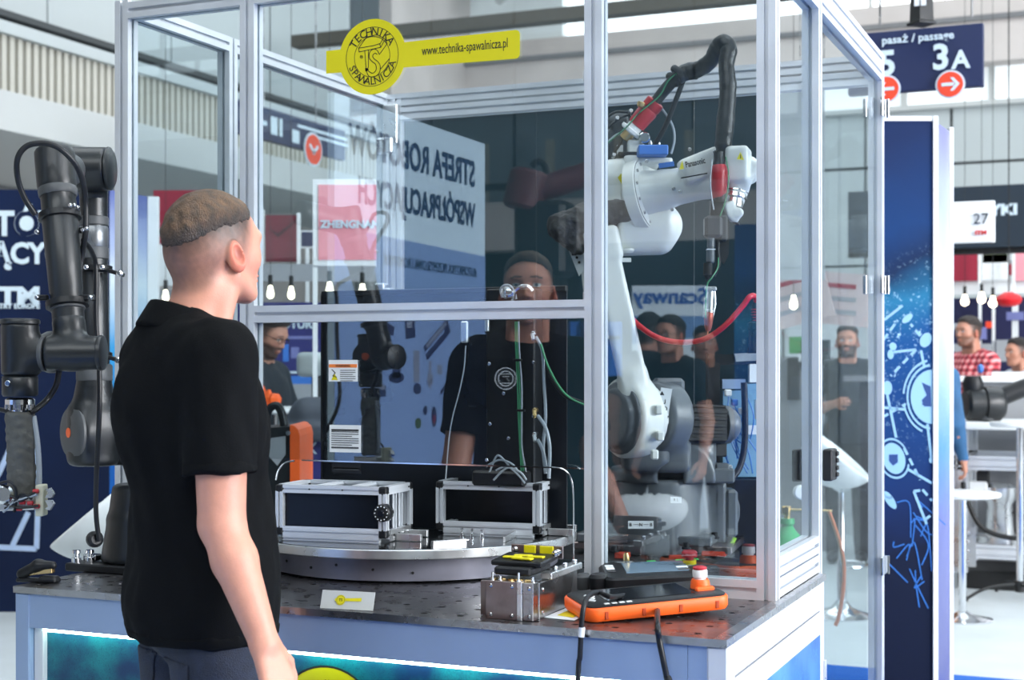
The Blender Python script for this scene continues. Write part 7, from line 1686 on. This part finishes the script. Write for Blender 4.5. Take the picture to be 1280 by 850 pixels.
MB().prism([s3(336, 285, -.01), s3(348, 297, -.01), s3(371, 276, -.01), s3(371, 274, -.01), s3(348, 292, -.01)], FW*.002).out('print', mat('black red print', srgb(50, 14, 24), .5), t)
t, s3, D = flatsign('small_picture', 'small blue landscape picture between the red picture and the rose sign', 377, 290, 392, 308, 10.5, NAVYS, 'picture', border=2)
MB().prism([s3(382, 709), s3(386, 709), s3(386, 309), s3(382, 309)], FW*.03).out('post', SHELL, t)
t, s3, D = flatsign('red_banner', 'crimson banner above white panels, left of the man head', 192, 238, 262, 305, 10.2, REDS, 'banner')
MB().prism([s3(192, 357), s3(262, 357), s3(262, 305), s3(192, 305)], FW*.03).out('white_panel', SHELL, t); text('VERIFICATION', 'lettering', LETW, .07, frame(s3(210, 291, -.014), RT, UP), t, .001, bold=.02)
MB().prism([s3(192, 372), s3(300, 372), s3(300, 362), s3(192, 362)], FW*.03).out('shelf', GREYB, t); MB().prism([s3(192, 470), s3(300, 470), s3(300, 380), s3(192, 380)], FW*.03).out('blue_wall', PURP, t); MB().prism([s3(192, 717), s3(197, 717), s3(197, 470), s3(192, 470)], FW*.03).out('post', SHELL, t)
for i, (u, v, D) in enumerate(((338, 366, 9), (364, 367, 9), (412, 362, 8.6), (453, 365, 8.2), (207, 371, 9.5))):
    p = P(u, v, D=D); l = thing('pendant_bulb', ('warm bulb nearest the left front post, first of the row through the panes', 'warm bulb under the dark red picture, second of the row through the panes', 'warm bulb below the rose red framed sign', 'warm bulb close beside the rear corner post', 'glowing bulb left of the man neck')[i], 'lamp', p, group='warm bulbs seen through the left panes' if i < 4 else None)
    MB().lathe((0, 0, -.035), (0, 0, .045), [(0, .008), (.010, .019), (.03, .022), (.055, .016), (.08, .011)], 14).out('bulb', BULB, l, True); MB().cyl((0, 0, .045), (0, 0, .11), .014, 8).out('socket', BLACKM, l); MB().cyl((0, 0, .1), (0, 0, 9.1-p.z), .002, 6).out('cord', BLACKM, l)
t, s3, D = flatsign('future_booth_wall', 'violet booth wall with pale lettering and product pictures, seen through the left lower pane', 300, 378, 500, 700, 9.6, PURP, 'booth wall')
text('FUTURE', 'lettering', LETW, .075, frame(s3(372, 406, -.014), RT, UP), t, .001, bold=.03); text('THE', 'lettering', LETW, .05, frame(s3(352, 404, -.014), RT, UP), t, .001, bold=.03)
for (u0, v0, u1, v1, m_) in ((330, 420, 395, 424, VIOL), (354, 430, 361, 452, BLUEPL), (364, 434, 374, 448, VIOL), (380, 440, 386, 446, NAVYS), (372, 452, 390, 458, VIOL), (300, 470, 500, 480, BLUEPL), (300, 480, 500, 520, GREYB), (338, 464, 390, 467, LETW), (300, 330, 500, 352, GREYB)):
    MB().prism([s3(u0, v1, -.012), s3(u1, v1, -.012), s3(u1, v0, -.012), s3(u0, v0, -.012)], FW*.004).out('print', m_, t)
p = P(350, 509, D=7.4); rt2 = thing('round_table', 'round white table with an orange napkin stand, behind the left front post', 'table', Vector((p.x, p.y, 0)))
MB().lathe((0, 0, p.z-.03), (0, 0, p.z), [(0, .18), (.01, .24), (.025, .24), (.03, .23)], 32).out('table_top', SHELL, rt2, True); MB().cyl((0, 0, 0), (0, 0, p.z-.02), .03, 12).out('pole', CHROME, rt2, True); MB().lathe((0, 0, 0), (0, 0, .05), [(0, .22), (.01, .22), (.05, .04)], 24).out('base', CHROME, rt2, True)
q = P(336, 498, D=7.35); ns = thing('napkin_stand', 'crumpled orange napkins standing on the round white table', 'napkins', Vector((q.x, q.y, p.z)))
for k in range(3): MB().lathe((k*.03-.03, 0, 0), (k*.03-.04+.01*k, 0, .12), [(0, .03), (.05, .035), (.07, .02), (.11-.02*k, .008)], 6).out('napkin', ORANGE, ns)
t, s3, D = flatsign('terminal_stand', 'violet stand lettered TX with a grey machine on top, seen through the left lower pane', 366, 548, 470, 859, 6.6, PURP, 'stand')
text('TX', 'lettering', LETW, .075, frame(s3(383, 561, -.014), RT, UP), t, .001, bold=.01); MB().prism([s3(376, 571, -.012), s3(392, 571, -.012), s3(392, 569, -.012), s3(376, 569, -.012)], FW*.003).out('print', VIOL, t)
lo, hi = bnd([s3(360, 500), s3(420, 548)], .15)
sdf('grey_machine', U([s_cone(s3(360, 545), s3(385, 520), .05, .08), s_cone(s3(385, 520), s3(430, 512), .08, .07), s_box(s3(400, 540), (.15, .1, .04), rot3(RT, FW), .01)], .03), lo, hi, .015, mat('dark grey machine', srgb(74, 78, 88), .5), t)
p = P(400, 458, D=8.2); gr = thing('light_grey_robot_head', 'pale grey rounded robot head beside the dark divider screen', 'robot arm', p)
sdf('head', U([s_box((-.06, 0, .01), (.07, .06, .07), None, .03), s_cyl((0, 0, .01), (.12, 0, .01), .055, .02)], .03), (-.2, -.12, -.12), (.2, .12, .14), .012, mat('pale grey shell', srgb(196, 206, 206), .5), gr)
MB().cyl((-.02, 0, -.05), (-.02, 0, .001-p.z), .03, 12).out('stand', BLACKM, gr)
# black and orange power source right behind the cell's left side
p = P(352, 590, D=5.3); O = Vector((p.x, p.y, 0)); ps_ = thing('welding_power_source', 'black welding power source with a grey side and orange edge, behind the turntable', 'welding machine', O)
def pq(u, v, y=0): return P(u, v, D=5.3)-O+FW*y
MB().prism([pq(318, 955), pq(366, 955), pq(366, 533), pq(318, 536)], FW*.35).out('case', BLACKP, ps_)
MB().prism([pq(334, 600, -.006), pq(356, 600, -.006), pq(342, 572, -.006), pq(337, 545, -.006), pq(360, 542, -.006), pq(362, 560, -.006), pq(357, 585, -.006), pq(362, 612, -.006)][::-1] if False else [pq(336, 548, -.006), pq(357, 545, -.006), pq(357, 568, -.006), pq(347, 582, -.006), pq(336, 570, -.006)], FW*.01).out('grey_inlay', GREYB, ps_)
MB().prism([pq(363, 955, -.008), pq(375, 955, -.008), pq(375, 545, -.008), pq(373, 537, -.008), pq(368, 532, -.008), pq(363, 531, -.008)], FW*.35).out('orange_edge', ORANGE, ps_)
MB().tube([pq(326, 535, .1), pq(330, 514, .1), pq(340, 508, .1), pq(347, 518, .1), pq(350, 535, .1)], .016, 8).out('carry_handle', BLACKP, ps_, True); c = pq(361, 541, -.012); MB().cyl(c, c-FW*.006, .009, 12).out('screw', CHROME, ps_)
# ---- standing behind the photographer's side, seen mirrored in the glass
p = PM(840, 480, 11); p.z = 0
sb_ = thing('roll_up_banner', 'white roll-up banner with a blue name, mirrored in the glass beside the torch', 'banner', p)
xm = (PM(890, 480, 11)-PM(790, 480, 11)); xd = Vector((xm.x, xm.y, 0)).normalized()   # direction of increasing picture u in the real hall
nrm_ = Vector((-xd.y, xd.x, 0)); nrm_ = nrm_ if nrm_.y > 0 else -nrm_
def sbq(u, v, y=0): q_ = PM(u, v, 11)-p; return q_+nrm_*y
z_a = PM(800, 357, 11).z
MB().prism([sbq(790, 357), sbq(885, 357), sbq(885, 660), sbq(790, 660)], -nrm_*.02).out('sheet', mat('white banner print', srgb(226, 236, 244), .5, 0, .02, 2), sb_)
MB().prism([sbq(790, 395, .003), sbq(885, 395, .003), sbq(885, 420, .003), sbq(790, 430, .003)], nrm_*.002).out('blue_print', mat('sky blue print', srgb(110, 150, 200), .5, 0, .2, 4), sb_)
text('Scanway', 'lettering', mat('blue name print', srgb(30, 90, 170), .5), .165, frame(sbq(838, 371, .008), -xd, UP), sb_, .002, bold=.025)
MB().prism([sbq(788, 690), sbq(887, 690), sbq(887, 660), sbq(788, 660)], nrm_*.15).out('base', STEEL, sb_)
p = PM(700, 270, 8.5); O = Vector((p.x, p.y, 0)); gr2 = thing('red_robot', 'dark red robot arm on a black column, mirrored left of the white robot', 'robot arm', O)
def gm(u, v, D=8.5): return PM(u, v, D)-O
RDB = mat('dark red robot paint', srgb(84, 32, 38), .5)
MB().cyl(gm(665, 240), gm(740, 216), .075, 20, .02).out('boom', RDB, gr2, True); MB().cyl(gm(652, 262), gm(664, 214), .12, 20, .02).out('boom_head', RDB, gr2, True); MB().box(gm(682, 300), (.16, .12, .22), None, .03).out('column_head', BLACKP, gr2); MB().bb(gm(682, 330)-Vector((.1, .1, gm(682, 330).z)), gm(682, 330)+Vector((.1, .1, 0))).out('column', BLACKM, gr2); MB().bb(gm(697, 330)-Vector((.04, .04, gm(682, 330).z)), gm(697, 330)+Vector((.04, .04, 0))).out('column', BLACKM, gr2)
MB().tube([gm(664, 208), gm(672, 202), gm(680, 206), gm(684, 218)], .02, 8).out('hose', BLACKP, gr2, True)
p = PM(735, 430, 8.8); O = Vector((p.x, p.y, 0)); bl = thing('blue_display', 'bright blue lattice display mirrored over the man shoulder', 'display', O)
def bm_(u, v): return PM(u, v, 8.8)-O
MB().prism([bm_(692, 470), bm_(775, 470), bm_(775, 402), bm_(692, 402)], (0, -.04, 0)).out('panel', BLUEPL, bl)
for k in range(4): MB().prism([bm_(692+k*18, 470), bm_(695+k*18, 470), bm_(695+k*18, 402), bm_(692+k*18, 402)], (0, .03, 0)).out('dark_bar', NAVYS, bl)
MB().prism([bm_(692, 424), bm_(775, 424), bm_(775, 420), bm_(692, 420)], (0, .035, 0)).out('dark_bar', NAVYS, bl); MB().prism([bm_(715, 800), bm_(740, 800), bm_(740, 470), bm_(715, 470)], (0, -.04, 0)).out('stand', BLACKM, bl)
dd = PM(960, 420, 9.0); O = Vector((dd.x, dd.y, 0)); tw = thing('blue_tower', 'dark blue booth tower mirrored right of the torch', 'booth wall', O)
MB().prism([PM(918, 400, 9)-O-Vector((0, 0, PM(918, 400, 9).z)), PM(1010, 400, 9)-O-Vector((0, 0, PM(918, 400, 9).z)), PM(1010, 280, 9)-O, PM(918, 280, 9)-O], (0, -.05, 0)).out('front_print', GLOBE, tw)
dk = thing('dark_partition', 'long dark partition wall behind the visitors, mirrored in the glass', 'partition', (1.0, -9.5, 0))
for k in range(8): MB().bb((-5+k*1.5+.01, 0, 0), (-3.5+k*1.5-.01, .08, 2.6)).out('panel', mat('dark teal partition', srgb(36, 48, 56), .6, 0, .1, 2) if k == 0 else bpy.data.materials['dark teal partition'], dk)

# ---- people in the background
BT = mat('dark grey shirt cloth', srgb(26, 34, 42), .85, 0, .15, 20, .2, 200); DKP = mat('dark trousers', srgb(24, 26, 34), .85); TAN = mat('tan trousers', srgb(170, 120, 80), .85); BLJ = mat('denim blue jacket', srgb(48, 92, 132), .8, 0, .15, 10); LBS = mat('pale shirt', srgb(200, 206, 216), .8)
PL = mat('red plaid shirt', srgb(190, 60, 66), .8)
nt = PL.node_tree; N = nt.nodes.new; L = nt.links.new; tc = N('ShaderNodeTexCoord'); cur = None
for ax_, sc_ in ((0, 1), (2, 1)):
    wv = N('ShaderNodeTexWave'); wv.bands_direction = 'X' if ax_ == 0 else 'Z'; wv.inputs['Scale'].default_value = 6.5; L(tc.outputs['Object'], wv.inputs[0]); cur = (cur or [])+[wv.outputs['Fac']]
mm = N('ShaderNodeMath'); mm.operation = 'ADD'; L(cur[0], mm.inputs[0]); L(cur[1], mm.inputs[1]); rr = N('ShaderNodeValToRGB'); e = rr.color_ramp.elements
e[0].position = .15; e[0].color = (*srgb(238, 170, 170), 1); e[1].position = 1.0; e[1].color = (*srgb(30, 22, 34), 1); k_ = e.new(.5); k_.color = (*srgb(196, 60, 74), 1)
hf_ = N('ShaderNodeMath'); hf_.operation = 'MULTIPLY'; hf_.inputs[1].default_value = .5; L(mm.outputs[0], hf_.inputs[0]); L(hf_.outputs[0], rr.inputs[0]); L(rr.outputs[0], nt.nodes['Principled BSDF'].inputs['Base Color'])
person('bearded man in dark clothes holding one hand up, seen through the door pane', at(1060, 10.8), face_to(-.35, -1), 1.76, BT, DKP, hair=(34, 26, 22), beard=.9, side=.75, elbR=(.25, -.02, 1.16), wriR=(.06, .24, 1.22), wriL=(-.24, .1, .92))
person('man in a red plaid shirt leaning over the far white counter', at(1216, 11.2), face_to(-.9, -.45), 1.84, PL, DKP, hair=(40, 32, 28), beard=.55, side=.8, long_sleeve=True, elbL=(-.26, .10, 1.18), wriL=(-.16, .38, 1.12), elbR=(.26, .1, 1.18), wriR=(.2, .38, 1.1))
person('person in a denim blue jacket and tan trousers beside the right booth tower', at(1154, 9.2), face_to(.6, .8), 1.72, BLJ, TAN, long_sleeve=True, hair=(60, 44, 34))
person('dark-haired person in a pale top cut off by the right picture edge', at(1277, 12.0), face_to(-.9, -.3), 1.68, LBS, DKP, hair=(24, 18, 16), long_sleeve=True)
person('bearded man looking down at his phone behind the left front post', at(328, 7.9), face_to(.85, -.35), 1.74, BT, DKP, hair=(40, 30, 26), beard=.9, side=.8, top=.022, glasses=True, head_rot=Matrix.Rotation(math.radians(-24), 3, 'X'), elbR=(.24, .06, 1.16), wriR=(.1, .34, 1.12), elbL=(-.24, .06, 1.16), wriL=(-.1, .34, 1.12))
def am(u, D): q_ = PM(u, 459, D); q_.z = 0; return q_
person('man with short dark hair turned away, mirrored left of the red cable', am(808, 9.4), math.radians(190), 1.80, BT, DKP, hair=(30, 26, 24), side=.9)
person('man in glasses and a dark shirt, mirrored above the red cable', am(843, 8.9), math.radians(20), 1.76, BT, DKP, hair=(34, 28, 26), side=.8, glasses=True, beard=.3)
person('third dark-clothed visitor mirrored just behind the welding torch', am(880, 9.9), math.radians(-20), 1.72, BT, DKP, hair=(34, 28, 26), side=.9)
